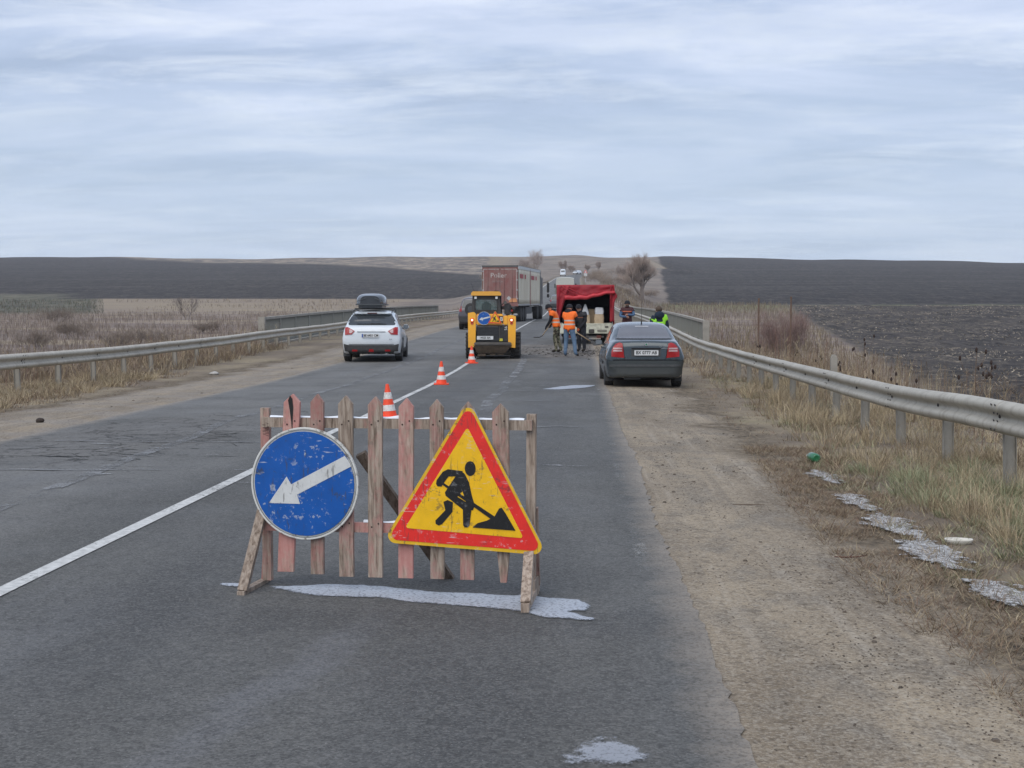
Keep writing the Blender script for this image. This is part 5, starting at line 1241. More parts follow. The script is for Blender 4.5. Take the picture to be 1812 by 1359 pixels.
def left_drape(u_, v_):
    w = .42 * (1 - v_) ** 1.3 + .13
    return (-Wt - .01 + w * u_, -.09 - .04 * math.sin(u_ * 9 + v_ * 2) - .02, Ht - .03 - (Ht - 1.0) * v_)
cloth_panel('left_drape', left_drape, 12, 18, CANV, tk)
def right_drape(u_, v_):
    w = .16 + .10 * math.exp(-((v_ - .33) / .12) ** 2)
    return (Wt + .02 - .17 + (.17 + .12 * math.exp(-((v_ - .30) / .10) ** 2)) * u_, -.10 - .05 * math.sin(u_ * 7 + v_ * 5), Ht - .02 - (Ht - .92) * v_)
cloth_panel('right_drape', right_drape, 10, 22, CANV, tk)
for k, (xa, za, xb, zb_) in enumerate(((-.98, Ht - .03, -.30, Ht - .45), (-1.0, Ht - .2, -.52, Ht - .56), (-.88, Ht - .02, -.15, Ht - .38))):
    MB().tube([(xa, -.12, za), ((xa + xb) / 2 + .03, -.155, (za + zb_) / 2 - .02), (xb, -.15, zb_)], [.012, .022, .010], 6).build('crease', CANV, flapo, True)
# bed, tailgate and lamps
MB().box((-1.08, .0, .74), (1.08, Lt, .82)).build('load_floor', LGREY, tk)
MB().bevbox((-.40, -.09, .42), (1.06, -.03, .83), .012).build('tailgate', PGREEN, tk)
MB().bevbox((-1.06, -.05, .42), (-.42, -.01, .83), .012).build('tailgate', PGREEN, tk)
for x_ in (-.33, -.12, .12, .62, 1.02): MB().box((x_ - .012, -.105, .44), (x_ + .012, -.088, .81)).build('pressed_rib', PGREEN, tk)
for z_ in (.46, .79): MB().box((-.38, -.103, z_ - .01), (1.04, -.086, z_ + .01)).build('pressed_rib', PGREEN, tk)
MB().bevbox((.14, -.125, .44), (.36, -.085, .60), .02).build('latch_box', plain('dark_latch', (.06, .055, .05), .7), tk)
MB().bevbox((.48, -.12, .50), (.86, -.09, .58), .01).build('number_plate', plain('dirty_plate', (.20, .19, .16), .7), tk)
MB().bevbox((.78, -.115, .66), (.92, -.088, .72), .01).build('vent_slot', plain('dark_latch', (.06, .055, .05), .7), tk)
MB().bevbox((-.95, .10, .30), (1.0, .22, .42), .02).build('chassis_beam', UNDER, tk)
MB().bevbox((-.85, .0, .26), (.75, .08, .33), .015).build('rear_bar', LGREY, tk)
for x_ in (-.62, .55): MB().bevbox((x_ - .10, -.02, .24), (x_ + .10, .04, .36), .015).build('tail_light', plain('muddy_lamp', (.13, .03, .02), .5), tk)
MB().bevbox((-.06, .05, .18), (.14, .25, .42), .03).build('tow_hitch', LGREY, tk)
for x_ in (-.80, .80):
    for y_ in (.75, 3.9):
        w = MB().lathe([(.2, -.11), (.31, -.11), (.335, -.07), (.335, .07), (.31, .11), (.2, .11)], 28, 'x').build('wheel', TYRE, tk, True, 40, loc=(x_, y_, .335)); MB().lathe([(.02, .05), (.19, .03), (.21, .09), (.21, -.09)], 20, 'x').build('rim', PGREEN, w, True, 40)
MB().box((-.3, .75, .28), (.3, .83, .36)).build('axle', UNDER, tk)
MB().bevbox((-1.0, Lt + .08, .40), (1.0, Lt + 1.7, 1.25), .1).build('cab', PGREEN, tk, True, 40)
MB().bevbox((-.92, Lt + .1, 1.2), (.92, Lt + 1.2, 1.95), .15).build('cab_top', PGREEN, tk, True, 40)
MB().bevbox((1.06, -.03, .62), (1.10, .02, 1.05), .008).build('corner_post', plain('pale_post', (.55, .55, .5), .6), tk)
# sacks on the load floor
t = NT('paper_sack', .85, .2); t.base(t.mix(t.noise(7, 5, .6), (.36, .27, .165), (.56, .44, .30))); t.bump(t.noise(9, 5, .6), .8, .03); PAPER = t.m
t = NT('plastic_sack', .45, .5); t.base(t.mix(t.noise(6, 5), (.48, .50, .52), (.72, .73, .74))); t.bump(t.noise(12, 5), .8, .02); PLAST = t.m
def sack(label, x, y, z, w, d, h, mat, seed, peak=False, kind='paper_sack'):
    r = thing(kind, label, 'sack', (tk.location.x + x, tk.location.y + y, tk.location.z + z), 0, 'sacks on the load floor of the red canvas truck')
    V = []; N = 20; M = 9
    for i in range(M):
        s = i / (M - 1)
        for k in range(N):
            a = 2 * math.pi * k / N; ca, sa = math.cos(a), math.sin(a); q = .45
            rx = w / 2 * (1 - .10 * s + .08 * math.sin(s * 3.1)) * (1 if not peak else (1 - .85 * s ** 1.4)); ry = d / 2 * (1 - .15 * s) * (1 if not peak else (1 - .8 * s ** 1.4))
            n_ = 1 + .10 * nf(ca * 1.5 + seed, sa * 1.5, s * 3)
            V.append((rx * n_ * math.copysign(abs(ca) ** q, ca), ry * n_ * math.copysign(abs(sa) ** q, sa), h * s + .025 * nf(ca * 2, sa * 2, seed) * s))
    F = [(i * N + k, i * N + (k + 1) % N, (i + 1) * N + (k + 1) % N, (i + 1) * N + k) for i in range(M - 1) for k in range(N)] + [tuple(range(N))[::-1], tuple((M - 1) * N + k for k in range(N))]
    MB().add(V, F).build('sack_body', mat, r, True, 60)
    if not peak: MB().tube([(-w * .42, -.02, h + .008), (0, .0, h + .02), (w * .42, .02, h + .006)], .014, 6).build('folded_hem', mat, r, True)
    return r
sack('brown paper sack standing under the peaked white bag in the red truck', .02, .30, .83, .36, .34, .34, PAPER, 1)
sack('brown paper sack standing at the back, underneath another sack', .55, .30, .83, .40, .36, .36, PAPER, 2)
sack('crumpled pale sack lying on top of another in the red truck', .56, .32, 1.20, .36, .30, .24, PLAST, 3, False, 'plastic_sack')
sack('white plastic bag with a peaked tip on a brown sack', .0, .34, 1.18, .30, .26, .42, PLAST, 4, True, 'plastic_bag')
sack('brown sack deeper in the truck, between the two standing sacks', .25, .72, .83, .34, .3, .55, PAPER, 6)

# ------------------------------------------------------------------ articulated lorry with curtain sides
YS_ = 90.0
lr = thing('curtain_lorry', 'articulated lorry with dusty dark red rear doors and cream curtain side', 'lorry', (-5.37, YS_, float(road_z(YS_)) + .03), R(-4.7))
lr.rotation_euler = (R(.55), 0, R(-4.7))
t = NT('dusty_red_door', .6, .4); xyz = t.sepx(t.obj())
t.base(t.mix(t.math('MULTIPLY', t.step(t.noise(1.6, 6, .7), .30, .62), .70), (.21, .065, .060), (.24, .165, .145))); LRED = t.m
t = NT('cream_curtain', .6, .35); v_ = t.noise(1.0, 5, .65, vec=t.mapp((1, 2.5, .35)))
zz = t.sepx(t.obj())[2]
t.base(t.mix(t.math('MULTIPLY', t.step(v_, .42, .68), .6), t.mix(t.noise(.8, 3), (.60, .54, .42), (.70, .65, .53)), (.42, .34, .23))); LCUR = t.m
LALU = plain('trailer_aluminium', (.44, .45, .45), .4, metal=.5, var=.2, dirt=(.25, .22, .2))
LW = plain('faded_white_print', (.52, .47, .44), .7, var=.4, scale=5)
w2 = 1.275
MB().box((-w2 + .03, .05, 1.22), (w2 - .03, 13.5, 3.84)).build('trailer_box', LALU, lr)
for sg in (-1, 1):
    d_ = MB().bevbox((sg * .01 if sg > 0 else -w2 + .04, -.02, 1.32), (w2 - .04 if sg > 0 else -.01, .03, 3.78), .01).build('rear_door', LRED, lr)
    for (a, b) in (((sg * .07, 3.62), (sg * (w2 - .12), 3.655)), ((sg * (w2 - .145), 1.45), (sg * (w2 - .11), 3.655)), ):
        MB().box((min(a[0], b[0]), -.028, a[1]), (max(a[0], b[0]), -.021, b[1])).build('painted_border', LW, d_)
    for x_ in (.30, .85): MB().tube([(sg * x_, -.045, 1.30), (sg * x_, -.045, 3.80)], .017, 8).build('locking_bar', LRED, lr, True)
    for z_ in (1.6, 2.2, 2.9, 3.5): MB().box((sg * (w2 - .06) - .05, -.04, z_ - .04), (sg * (w2 - .06) + .05, -.01, z_ + .04)).build('hinge', LALU, lr)
text_obj('Poller', .46, LW, lr, loc=(-.10, -.032, 3.20), sx=1.05, bold=.004); text_obj('SPEDITION', .16, plain('faded_grey_print', (.30, .26, .25), .7), lr, loc=(-.15, -.032, 2.78))
o = MB().prism(circ(.62, 1.63, .16, .16, 4), -.05, -.02).build('hazard_board', plain('grey_board', (.45, .45, .44), .6), lr)
MB().bevbox((.62, -.045, 1.36), (1.18, -.02, 1.62), .01).build('orange_panel', plain('faded_orange', (.62, .27, .12), .6), lr)
MB().box((-w2, -.06, 3.80), (w2, 13.55, 3.90)).build('roof_edge', plain('dark_roof_edge', (.10, .10, .10), .6), lr)
for sg in (-1, 1):
    n = 6
    for k in range(2):
        ya, yb = .10 + k * 6.75, .10 + k * 6.75 + 6.55
        cloth_panel('side_curtain', lambda u_, v_: (sg * (w2 + .012 + .018 * math.sin(v_ * 60) * (1 - u_ * .3) + .015 * nf(u_ * 3, v_ * 9, k)), ya + (yb - ya) * v_, 1.22 + 2.52 * u_), 8, 60, LCUR, lr, .008)
        MB().box((sg * (w2 + .034) - .004, ya + .6, 3.02), (sg * (w2 + .034) + .004, ya + 2.5, 3.32)).build('red_print', plain('print_red', (.42, .06, .07), .6), lr)
        MB().box((sg * (w2 + .034) - .004, ya + 3.4, 3.02), (sg * (w2 + .034) + .004, ya + 4.0, 3.32)).build('red_print', plain('print_red', (.42, .06, .07), .6), lr)
    MB().box((sg * w2 - .02, .0, 3.66), (sg * w2 + .045, 13.55, 3.86)).build('top_rail', plain('pale_rail', (.60, .61, .61), .5), lr)
    MB().box((sg * w2 - .02, 6.64, 1.15), (sg * w2 + .045, 6.82, 3.82)).build('centre_post', plain('post_red', (.26, .06, .06), .6), lr)
    MB().box((sg * w2 - .02, 13.25, 1.15), (sg * w2 + .045, 13.6, 3.82)).build('front_post', plain('dark_roof_edge', (.10, .10, .10), .6), lr)
    MB().box((sg * w2 - .05, .0, 1.12), (sg * w2 + .03, 13.5, 1.24)).build('side_rail', LALU, lr)
    MB().box((sg * 1.15 - .02, 5.6, .50), (sg * 1.15 + .02, 9.0, 1.0)).build('side_guard', plain('dark_guard', (.07, .07, .07), .7), lr)
    MB().bevbox((sg * .85, 5.0, .55), (sg * 1.2, 5.5, 1.0), .02).build('toolbox', BLACKP, lr)
    for y_ in (2.1, 3.4, 4.7): 
        w = MB().lathe([(.3, -.19), (.48, -.19), (.52, -.13), (.52, .13), (.48, .19), (.3, .19)], 28, 'x').build('wheel', TYRE, lr, True, 40, loc=(sg * 1.03, y_, .52)); MB().lathe([(.02, sg * .10), (.20, sg * .10), (.29, sg * .17), (.29, 0)], 20, 'x').build('rim', RIM, w, True, 40)
        MB().box((sg * 1.03 - .2, y_ - .6, 1.06), (sg * 1.03 + .2, y_ + .6, 1.08)).build('mudguard', BLACKP, lr)
MB().box((-w2, -.03, 1.08), (w2, .04, 1.32)).build('rear_frame', LRED, lr)
MB().bevbox((-1.2, .05, .45), (1.2, .15, .58), .02).build('under_run_bar', LALU, lr)
for sg in (-1, 1):
    MB().bevbox((sg * .75 - .22, -.02, .70), (sg * .75 + .22, .05, .84), .01).build('tail_light', TAILR, lr)
    MB().box((sg * 1.0 - .22, .9, .35), (sg * 1.0 + .22, .92, 1.0)).build('mud_flap', BLACKP, lr)
MB().box((-.45, .1, .85), (.45, 13.4, 1.15)).build('chassis_frame', UNDER, lr)
# tractor unit
MB().bevbox((-1.20, 14.2, 1.05), (1.20, 16.3, 3.45), .12).build('cab', plain('cab_dark', (.07, .06, .06), .4), lr, True, 40)
MB().box((-1.0, 12.3, .6), (1.0, 16.0, 1.0)).build('tractor_frame', UNDER, lr)
for sg in (-1, 1):
    for y_ in (12.6, 15.6):
        w = MB().lathe([(.3, -.19), (.48, -.19), (.52, -.13), (.52, .13), (.48, .19), (.3, .19)], 28, 'x').build('wheel', TYRE, lr, True, 40, loc=(sg * 1.02, y_, .52)); MB().lathe([(.02, sg * .10), (.20, sg * .10), (.29, sg * .17), (.29, 0)], 20, 'x').build('rim', RIM, w, True, 40)
    mm = MB().bevbox((sg * 1.62 - .10, 16.3, 2.1), (sg * 1.62 + .10, 16.42, 2.95), .05).build('side_mirror', BLACKP, lr, True, 40)
    MB().tube([(sg * 1.25, 16.2, 2.95), (sg * 1.62, 16.35, 2.98)], .025, 6).build('mirror_arm', BLACKP, mm)
    MB().bevbox((sg * 1.62 - .10, 16.3, 1.72), (sg * 1.62 + .10, 16.42, 2.02), .04).build('lower_mirror', BLACKP, mm, True, 40)
    MB().prism(circ(0, 0, .14, .30, 14), -.01, .01).build('emblem', LRED, lr, loc=(sg * 0, 14.1, 2.4)) if sg > 0 else None

# ------------------------------------------------------------------ tipper lorry ahead on the rise
dt = thing('tipper_lorry', 'pale tipper lorry further up the road, above the red canvas roof', 'lorry', (-1.70, 172, float(road_z(172)) + .02), 0); dt.rotation_euler = (R(2.4), 0, 0)
DG = plain('tipper_grey', (.20, .205, .17), .8, var=.3, dirt=(.12, .11, .09)); DW = plain('tipper_cream', (.50, .50, .45), .7, var=.15)
MB().prism([(-1.25, 1.2), (1.25, 1.2), (1.25, 2.45), (-1.25, 2.45)], 0, .1).build('tailgate', DG, dt)
MB().box((-1.25, .1, 1.1), (1.25, 5.5, 2.4)).build('tipper_body', DG, dt)
MB().prism([(-1.22, 2.46), (1.22, 2.46), (1.18, 3.30), (.6, 3.42), (-.6, 3.45), (-1.10, 3.30)], .0, 5.4).build('load_cover', DW, dt)
for k in range(5): MB().box((-1.2 + .57 * k, -.04, 1.2), (-1.15 + .57 * k, 0, 2.45)).build('tailgate_rib', DG, dt)
MB().bevbox((-1.2, 5.7, .9), (1.2, 7.6, 2.9), .1).build('cab', plain('cab_white', (.50, .50, .50), .4), dt, True, 40)
for sg in (-1, 1):
    for y_ in (1.0, 2.3, 6.6): MB().lathe([(.1, -.16), (.46, -.16), (.5, -.1), (.5, .1), (.46, .16), (.1, .16)], 24, 'x').build('wheel', TYRE, dt, True, 40, loc=(sg * 1.0, y_, .5))
    MB().bevbox((sg * 1.42 - .1, 7.5, 1.9), (sg * 1.42 + .1, 7.6, 2.5), .04).build('side_mirror', BLACKP, dt)
MB().box((-.9, .1, .6), (.9, 7.2, 1.1)).build('chassis_frame', UNDER, dt)
for sg in (-1, 1): MB().box((sg * .9 - .2, -.03, .85), (sg * .9 + .2, .1, 1.0)).build('tail_light', TAILR, dt)
# ------------------------------------------------------------------ people
def cloth(name, c, var=.35, scale=9, rough=.9):
    t = NT(name, rough, .2); t.base(t.mix(t.step(t.noise(scale, 5, .65), .3, .7), tuple(x * (1 - var) for x in c), c)); t.bump(t.noise(14, 4, .6), .6, .02); return t.m
SKIN = plain('skin', (.46, .25, .175), .6, var=.15, scale=12)
HAIRM = plain('brown_hair', (.09, .06, .04), .8, var=.4, scale=40)
BLKC = cloth('black_cloth', (.024, .025, .030)); NAVY = cloth('navy_cloth', (.022, .034, .055)); JEANS = cloth('blue_denim', (.13, .20, .30)); BLUEC = cloth('blue_work_cloth', (.085, .15, .26))
SHOE = cloth('dark_boot', (.035, .030, .026)); GLOVE = cloth('orange_glove', (.55, .12, .04)); DKTR = cloth('dark_trousers', (.030, .032, .040))
t = NT('camouflage_cloth', .9, .2); v1 = t.step(t.noise(9, 3, .5), .48, .52); v2 = t.step(t.noise(14, 3, .5, vec=t.mapp(loc=(4, 4, 4))), .53, .57)
t.base(t.mix(v2, t.mix(v1, (.10, .105, .065), (.22, .20, .14)), (.035, .03, .022))); CAMO = t.m
def vest_mat(name, c, bands, st=(.46, .43, .38)):
    t = NT(name, .6, .3); z = t.sepx(t.obj())[2]; f = None
    col = t.mix(t.step(t.noise(7, 4), .3, .7), tuple(x * .82 for x in c), c)
    for (z0, z1) in bands:
        b = t.math('MULTIPLY', t.step(z, z0 - .004, z0 + .004), t.math('SUBTRACT', 1.0, t.step(z, z1 - .004, z1 + .004)))
        col = t.mix(b, col, st)
    t.base(col); t.bump(t.noise(9, 4), .6, .03); return t.m
V_OR = vest_mat('orange_vest', (.95, .17, .018), [(1.035, 1.085), (1.16, 1.205)]); V_LIME = vest_mat('lime_vest', (.30, .72, .04), [(1.05, 1.10)]); V_DARK = vest_mat('dark_red_vest', (.050, .012, .015), [(1.33, 1.36)], (.50, .13, .06)); V_STRIPE = vest_mat('dark_work_vest', (.026, .026, .030), [(1.20, 1.225)], (.30, .12, .07))
def person(label, x, y, rz, J, upper, lower, vest=None, hat=None, hood=None, hair=None, glove=None, h=1.0, beard=False, grips=None, zt=None, vest_sel=None):
    root = thing('person', label, 'person', (x, y, gz(x, y) + .015 if zt is None else zt), rz)
    base = dict(pelvis=(0, 0, .96), spine=(0, .0, 1.12), chest=(0, 0, 1.32), collar=(0, -.005, 1.44), neck=(0, 0, 1.50), hb=(0, .02, 1.555), hm=(0, .025, 1.635), ht=(0, .015, 1.71),
                sl=(-.18, 0, 1.42), el=(-.25, -.03, 1.16), wl=(-.24, .08, .93), sr=(.18, 0, 1.42), er=(.25, -.03, 1.16), wr=(.24, .08, .93),
                hl=(-.095, 0, .90), kl=(-.11, .02, .50), al=(-.115, -.02, .10), tl=(-.13, .14, .045), hr=(.095, 0, .90), kr=(.11, .02, .50), ar=(.115, -.02, .10), tr=(.13, .14, .045))
    base.update({k_: v_ for k_, v_ in J.items() if k_ != 'look'}); names = list(base); P = {k: Vector(v) for k, v in base.items()}
    rad = dict(pelvis=(.165, .125), spine=(.155, .12), chest=(.185, .13), collar=(.11, .09), neck=(.062, .062), hb=(.078, .085), hm=(.088, .10), ht=(.062, .072),
               sl=(.082,) * 2, el=(.058,) * 2, wl=(.042,) * 2, sr=(.082,) * 2, er=(.058,) * 2, wr=(.042,) * 2, hl=(.105,) * 2, kl=(.078,) * 2, al=(.058,) * 2, tl=(.045, .035), hr=(.105,) * 2, kr=(.078,) * 2, ar=(.058,) * 2, tr=(.045, .035))
    E = [('pelvis', 'spine', 'u'), ('spine', 'chest', 't'), ('chest', 'collar', 't'), ('collar', 'neck', 't'), ('neck', 'hb', 'h'), ('hb', 'hm', 'h'), ('hm', 'ht', 'h'),
         ('chest', 'sl', 't'), ('sl', 'el', 'u2'), ('el', 'wl', 'u2'), ('chest', 'sr', 't'), ('sr', 'er', 'u2'), ('er', 'wr', 'u2'),
         ('pelvis', 'hl', 'l'), ('hl', 'kl', 'l'), ('kl', 'al', 'l'), ('al', 'tl', 's'), ('pelvis', 'hr', 'l'), ('hr', 'kr', 'l'), ('kr', 'ar', 'l'), ('ar', 'tr', 's')]
    vs = [P[k] for k in names]; rs_ = [rad[k] for k in names]; es = [(names.index(a), names.index(b)) for a, b, _ in E]; cls = [c for _, _, c in E]
    for sd in 'lr':
        w = P['w' + sd]; d = (w - P['e' + sd]).normalized(); cu = Vector((grips or {}).get(sd, (0, .5, -.3))); cu = (cu - d * cu.dot(d)).normalized(); side = d.cross(cu).normalized()
        wi = names.index('w' + sd); pi_ = len(vs); vs.append(w + d * .065); rs_.append((.036, .024)); es.append((wi, pi_)); cls.append('g')
        for k in range(4):
            b0 = w + d * .105 + side * (k - 1.5) * .021; L = (.034, .040, .037, .028)[k]
            i0 = len(vs); vs.append(b0); rs_.append((.0095, .0095)); es.append((pi_, i0)); cls.append('g')
            vs.append(b0 + d * L * .7 + cu * L * .7); rs_.append((.009, .009)); es.append((i0, i0 + 1)); cls.append('g')
            vs.append(b0 + d * L * .2 + cu * L * 1.6); rs_.append((.0075, .0075)); es.append((i0 + 1, i0 + 2)); cls.append('g')
        i0 = len(vs); vs.append(w + d * .045 + side * .040 + cu * .012); rs_.append((.011, .011)); es.append((pi_, i0)); cls.append('g')
        vs.append(w + d * .075 + side * .045 + cu * .035); rs_.append((.009, .009)); es.append((i0, i0 + 1)); cls.append('g')
    me = bpy.data.meshes.new('body'); me.from_pydata([v[:] for v in vs], es, []); ob = bpy.data.objects.new('body_rig', me); COL.objects.link(ob)
    ob.modifiers.new('skin', 'SKIN').use_smooth_shade = True; ob.modifiers.new('sub', 'SUBSURF').levels = 2; ob.modifiers['sub'].render_levels = 2
    for i, r_ in enumerate(rs_): me.skin_vertices[0].data[i].radius = r_
    me.skin_vertices[0].data[0].use_root = True
    bpy.context.view_layer.update(); m2 = bpy.data.meshes.new_from_object(ob.evaluated_get(bpy.context.evaluated_depsgraph_get())); bpy.data.objects.remove(ob)
    mats = [upper, lower, SHOE, SKIN, glove or SKIN]; m2.materials.clear()
    for m_ in mats: m2.materials.append(m_)
    A = np.array([vs[a] for a, b in es]); Bv = np.array([vs[b] for a, b in es]); D = Bv - A; L2 = (D ** 2).sum(1)
    RR = np.array([(rs_[a][0] + rs_[b][0]) / 2 for a, b in es])
    cmap = {'t': 0, 'u': 0, 'u2': 0, 'l': 1, 's': 2, 'h': 3, 'g': 4}; tors = []
    for p in m2.polygons:
        c = np.array(p.center); tt = np.clip(((c - A) * D).sum(1) / L2, 0, 1); ds = np.linalg.norm(c - (A + D * tt[:, None]), axis=1) / RR; k = int(np.argmin(ds))
        cl = cls[k]; p.material_index = cmap[cl]; p.use_smooth = True
        if cl == 't' or (cl == 'u'): tors.append(p.index)
        if cl == 'l' and c[2] > P['pelvis'].z - .06: p.material_index = 0; tors.append(p.index)
    m2.name = 'body'; bo = bpy.data.objects.new('body', m2); link(bo, root)
    if vest:
        ts = set(i for i in tors if vest_sel is None or vest_sel(m2.polygons[i].center)); bm = bmesh.new(); bm.from_mesh(m2); bm.normal_update(); bm.faces.ensure_lookup_table()
        bmesh.ops.delete(bm, geom=[f for f in bm.faces if f.index not in ts], context='FACES')
        for v in bm.verts: v.co += v.normal * .022
        vm = bpy.data.meshes.new('vest'); bm.to_mesh(vm); bm.free(); vm.materials.clear(); vm.materials.append(vest)
        for p in vm.polygons: p.material_index = 0; p.use_smooth = True
        vo = bpy.data.objects.new('safety_vest', vm); link(vo, root); s_ = vo.modifiers.new('th', 'SOLIDIFY'); s_.thickness = .008
    hm, ht, hb = P['hm'], P['ht'], P['hb']; up = (ht - hb).normalized(); fwd = Vector(J.get('look', (0, 1, 0))); fwd = (fwd - up * fwd.dot(up)).normalized(); sd = fwd.cross(up)
    Mh = Matrix((sd, fwd, up)).transposed().to_4x4(); Mh.translation = hm
    def head_bit(nm, m, mb, sm=True): o = mb.build(nm, m, root, sm); o.matrix_local = Mh; return o
    head_bit('nose', SKIN, MB().sphere((0, .100, -.012), (.014, .022, .024), 8, 6))
    for s in (-1, 1):
        head_bit('eye', INK, MB().sphere((s * .034, .088, .012), (.011, .008, .006), 8, 5)); head_bit('ear', SKIN, MB().sphere((s * .090, -.005, -.005), (.012, .022, .032), 8, 6))
    head_bit('mouth', plain('lips', (.30, .11, .09), .6), MB().sphere((0, .088, -.052), (.024, .008, .005), 8, 5))
    if hat is not None:
        m = MB().lathe([(.002, .135), (.05, .128), (.082, .10), (.104, .055), (.108, .025), (.110, -.005), (.100, -.006)], 20); o = head_bit('knitted_hat', hat, m)
        head_bit('hat_brim', hat, MB().lathe([(.104, .028), (.116, .022), (.117, -.008), (.104, -.010)], 20))
    if hair is not None: head_bit('hair', hair, MB().sphere((0, -.014, .022), (.100, .108, .098), 16, 10))
    if beard: head_bit('beard', HAIRM, MB().sphere((0, .045, -.075), (.068, .055, .052), 12, 8))
    if hood is not None:
        q = P['neck']; m = MB().sphere((q.x, q.y - .075, q.z - .02), (.150, .095, .115), 16, 10); m.build('hood', hood, root, True)
    if upper is not SKIN: MB().lathe([(.075, -.03), (.085, .0), (.078, .04), (.066, .045)], 16).build('collar', upper, root, True).location = P['neck']
    return root
Rx = lambda a: Matrix.Rotation(a, 3, 'X')
# worker in camouflage trousers, bent over, facing across the road
person('worker in camouflage trousers and orange vest, bent forward with a shovel in his hands', -.72, 45.2, R(80),
       dict(spine=(0, .05, 1.11), chest=(0, .12, 1.28), collar=(0, .17, 1.39), neck=(0, .215, 1.445), hb=(0, .265, 1.49), hm=(0, .30, 1.56), ht=(0, .31, 1.635), look=(0, .8, -.6),
            sl=(-.18, .13, 1.38), el=(-.20, .20, 1.10), wl=(-.10, .34, .92), sr=(.18, .13, 1.38), er=(.20, .17, 1.12), wr=(.06, .22, .98), kl=(-.12, .05, .50), al=(-.14, -.02, .10), tl=(-.16, .15, .045), kr=(.10, -.01, .50), ar=(.11, -.14, .10), tr=(.12, .03, .045)),
       BLKC, CAMO, V_OR, hat=BLKC, hood=BLKC, grips=dict(l=(.3, -.2, -.6), r=(-.3, .2, -.6)), glove=BLKC)
person('worker in blue jeans and orange vest seen from behind, between two others', -.28, 42.9, R(-22),
       dict(spine=(0, .03, 1.12), chest=(-.01, .07, 1.31), collar=(-.03, .11, 1.42), neck=(-.05, .14, 1.475), hb=(-.065, .18, 1.52), hm=(-.075, .20, 1.60), ht=(-.08, .20, 1.675), look=(-.3, .8, -.5),
            sl=(-.19, .08, 1.39), el=(-.25, .12, 1.12), wl=(-.12, .32, 1.02), sr=(.16, .08, 1.40), er=(.24, .12, 1.14), wr=(.13, .32, 1.05), hl=(-.10, 0, .90), kl=(-.12, .03, .50), al=(-.12, -.06, .10), tl=(-.15, .10, .045), kr=(.17, .03, .50), ar=(.25, -.06, .10), tr=(.30, .09, .045)),
       BLKC, JEANS, V_OR, hat=BLKC, hood=BLKC, glove=BLKC)
person('worker in dark coat and black knitted hat, facing the others, holding a long handle', .14, 45.6, R(140),
       dict(spine=(0, .02, 1.10), chest=(0, .06, 1.26), collar=(0, .09, 1.36), neck=(0, .11, 1.42), hb=(0, .145, 1.47), hm=(0, .165, 1.545), ht=(0, .17, 1.62), look=(0, .9, -.5),
            sl=(-.175, .06, 1.34), el=(-.25, .08, 1.08), wl=(-.12, .26, .84), sr=(.175, .06, 1.34), er=(.24, .06, 1.09), wr=(.10, .26, .96)),
       BLKC, DKTR, V_STRIPE, hat=BLKC, glove=GLOVE, hair=None)
person('bearded man in blue jacket and black hat, arms folded, standing behind the parked saloon', 1.90, 50.2, R(178),
       dict(el=(-.27, .10, 1.20), wl=(-.04, .25, 1.22), er=(.27, .10, 1.16), wr=(.04, .22, 1.14), look=(0, 1, -.2)),
       BLUEC, DKTR, V_DARK, hat=BLKC, beard=True)
person('man with short brown hair and lime vest, back turned, behind the parked saloon', 2.37, 38.2, R(8),
       dict(), NAVY, DKTR, V_LIME, hair=HAIRM, hood=NAVY, vest_sel=lambda c: c.z < 1.30 or c.x > .075 or (c.x < -.10 and c.z < 1.36))

# tools in the workers' hands
WOODH = plain('tool_handle', (.42, .30, .18), .7, var=.3, scale=20); STEEL = plain('shovel_steel', (.12, .12, .12), .5, metal=.5)
zr_ = float(road_z(45)) + .012
s1 = thing('shovel', 'shovel held out over the road by the worker in camouflage trousers', 'shovel', (-1.28, 45.15, zr_ + .56), 0)
MB().tube([(.05, 0, .03), (.26, .02, .33), (.42, .04, .58)], [.016, .017, .017], 8).build('handle', WOODH, s1, True)
MB().tube([(-.02, 0, .0), (.06, 0, .045)], [.022, .019], 8).build('socket', STEEL, s1, True)
MB().sphere((-.13, 0, -.005), (.145, .12, .030), 20, 8).build('blade', STEEL, s1, True)
s2 = thing('shovel', 'shovel slanting down towards the canvas truck, held by the worker in the dark coat', 'shovel', (.46, 45.0, zr_ + .34), 0)
MB().tube([(.0, 0, .06), (-.25, -.02, .22), (-.60, -.05, .44)], .016, 8).build('handle', WOODH, s2, True)
MB().prism([(-.02, .08), (.05, .10), (.20, -.02), (.22, -.07), (.10, -.08), (.0, .02)], -.06, .06).build('blade', STEEL, s2)

# ------------------------------------------------------------------ milled asphalt rubble where they dig
rv, rf, rc = [], [], []
for k in range(2200):
    x = random.uniform(-2.6, 1.6); y = random.gauss(46.0, 1.8); s = random.uniform(.008, .020) * (1 + (random.random() < .05) * 1.5)
    if y < 41 or y > 52: continue
    z = float(road_z(y)) + .008; o = len(rv)
    for (a, b, c) in ((-1, -1, 0), (1, -1, 0), (1, 1, 0), (-1, 1, 0), (-.6, -.6, 1), (.6, -.7, 1), (.6, .6, .9), (-.7, .6, .8)): rv.append((x + a * s * random.uniform(.7, 1.2), y + b * s * random.uniform(.7, 1.4), z + c * s * random.uniform(.3, .8)))
    rf += [(o + 4, o + 5, o + 6, o + 7), (o, o + 1, o + 5, o + 4), (o + 1, o + 2, o + 6, o + 5), (o + 2, o + 3, o + 7, o + 6), (o + 3, o, o + 4, o + 7)]
me = raw_mesh('asphalt_rubble', rv, rf, plain('broken_asphalt', (.040, .032, .026), .95, var=.6, scale=5, dirt=(.10, .08, .06)))
tag(link(bpy.data.objects.new('asphalt_rubble', me)), kind='stuff')

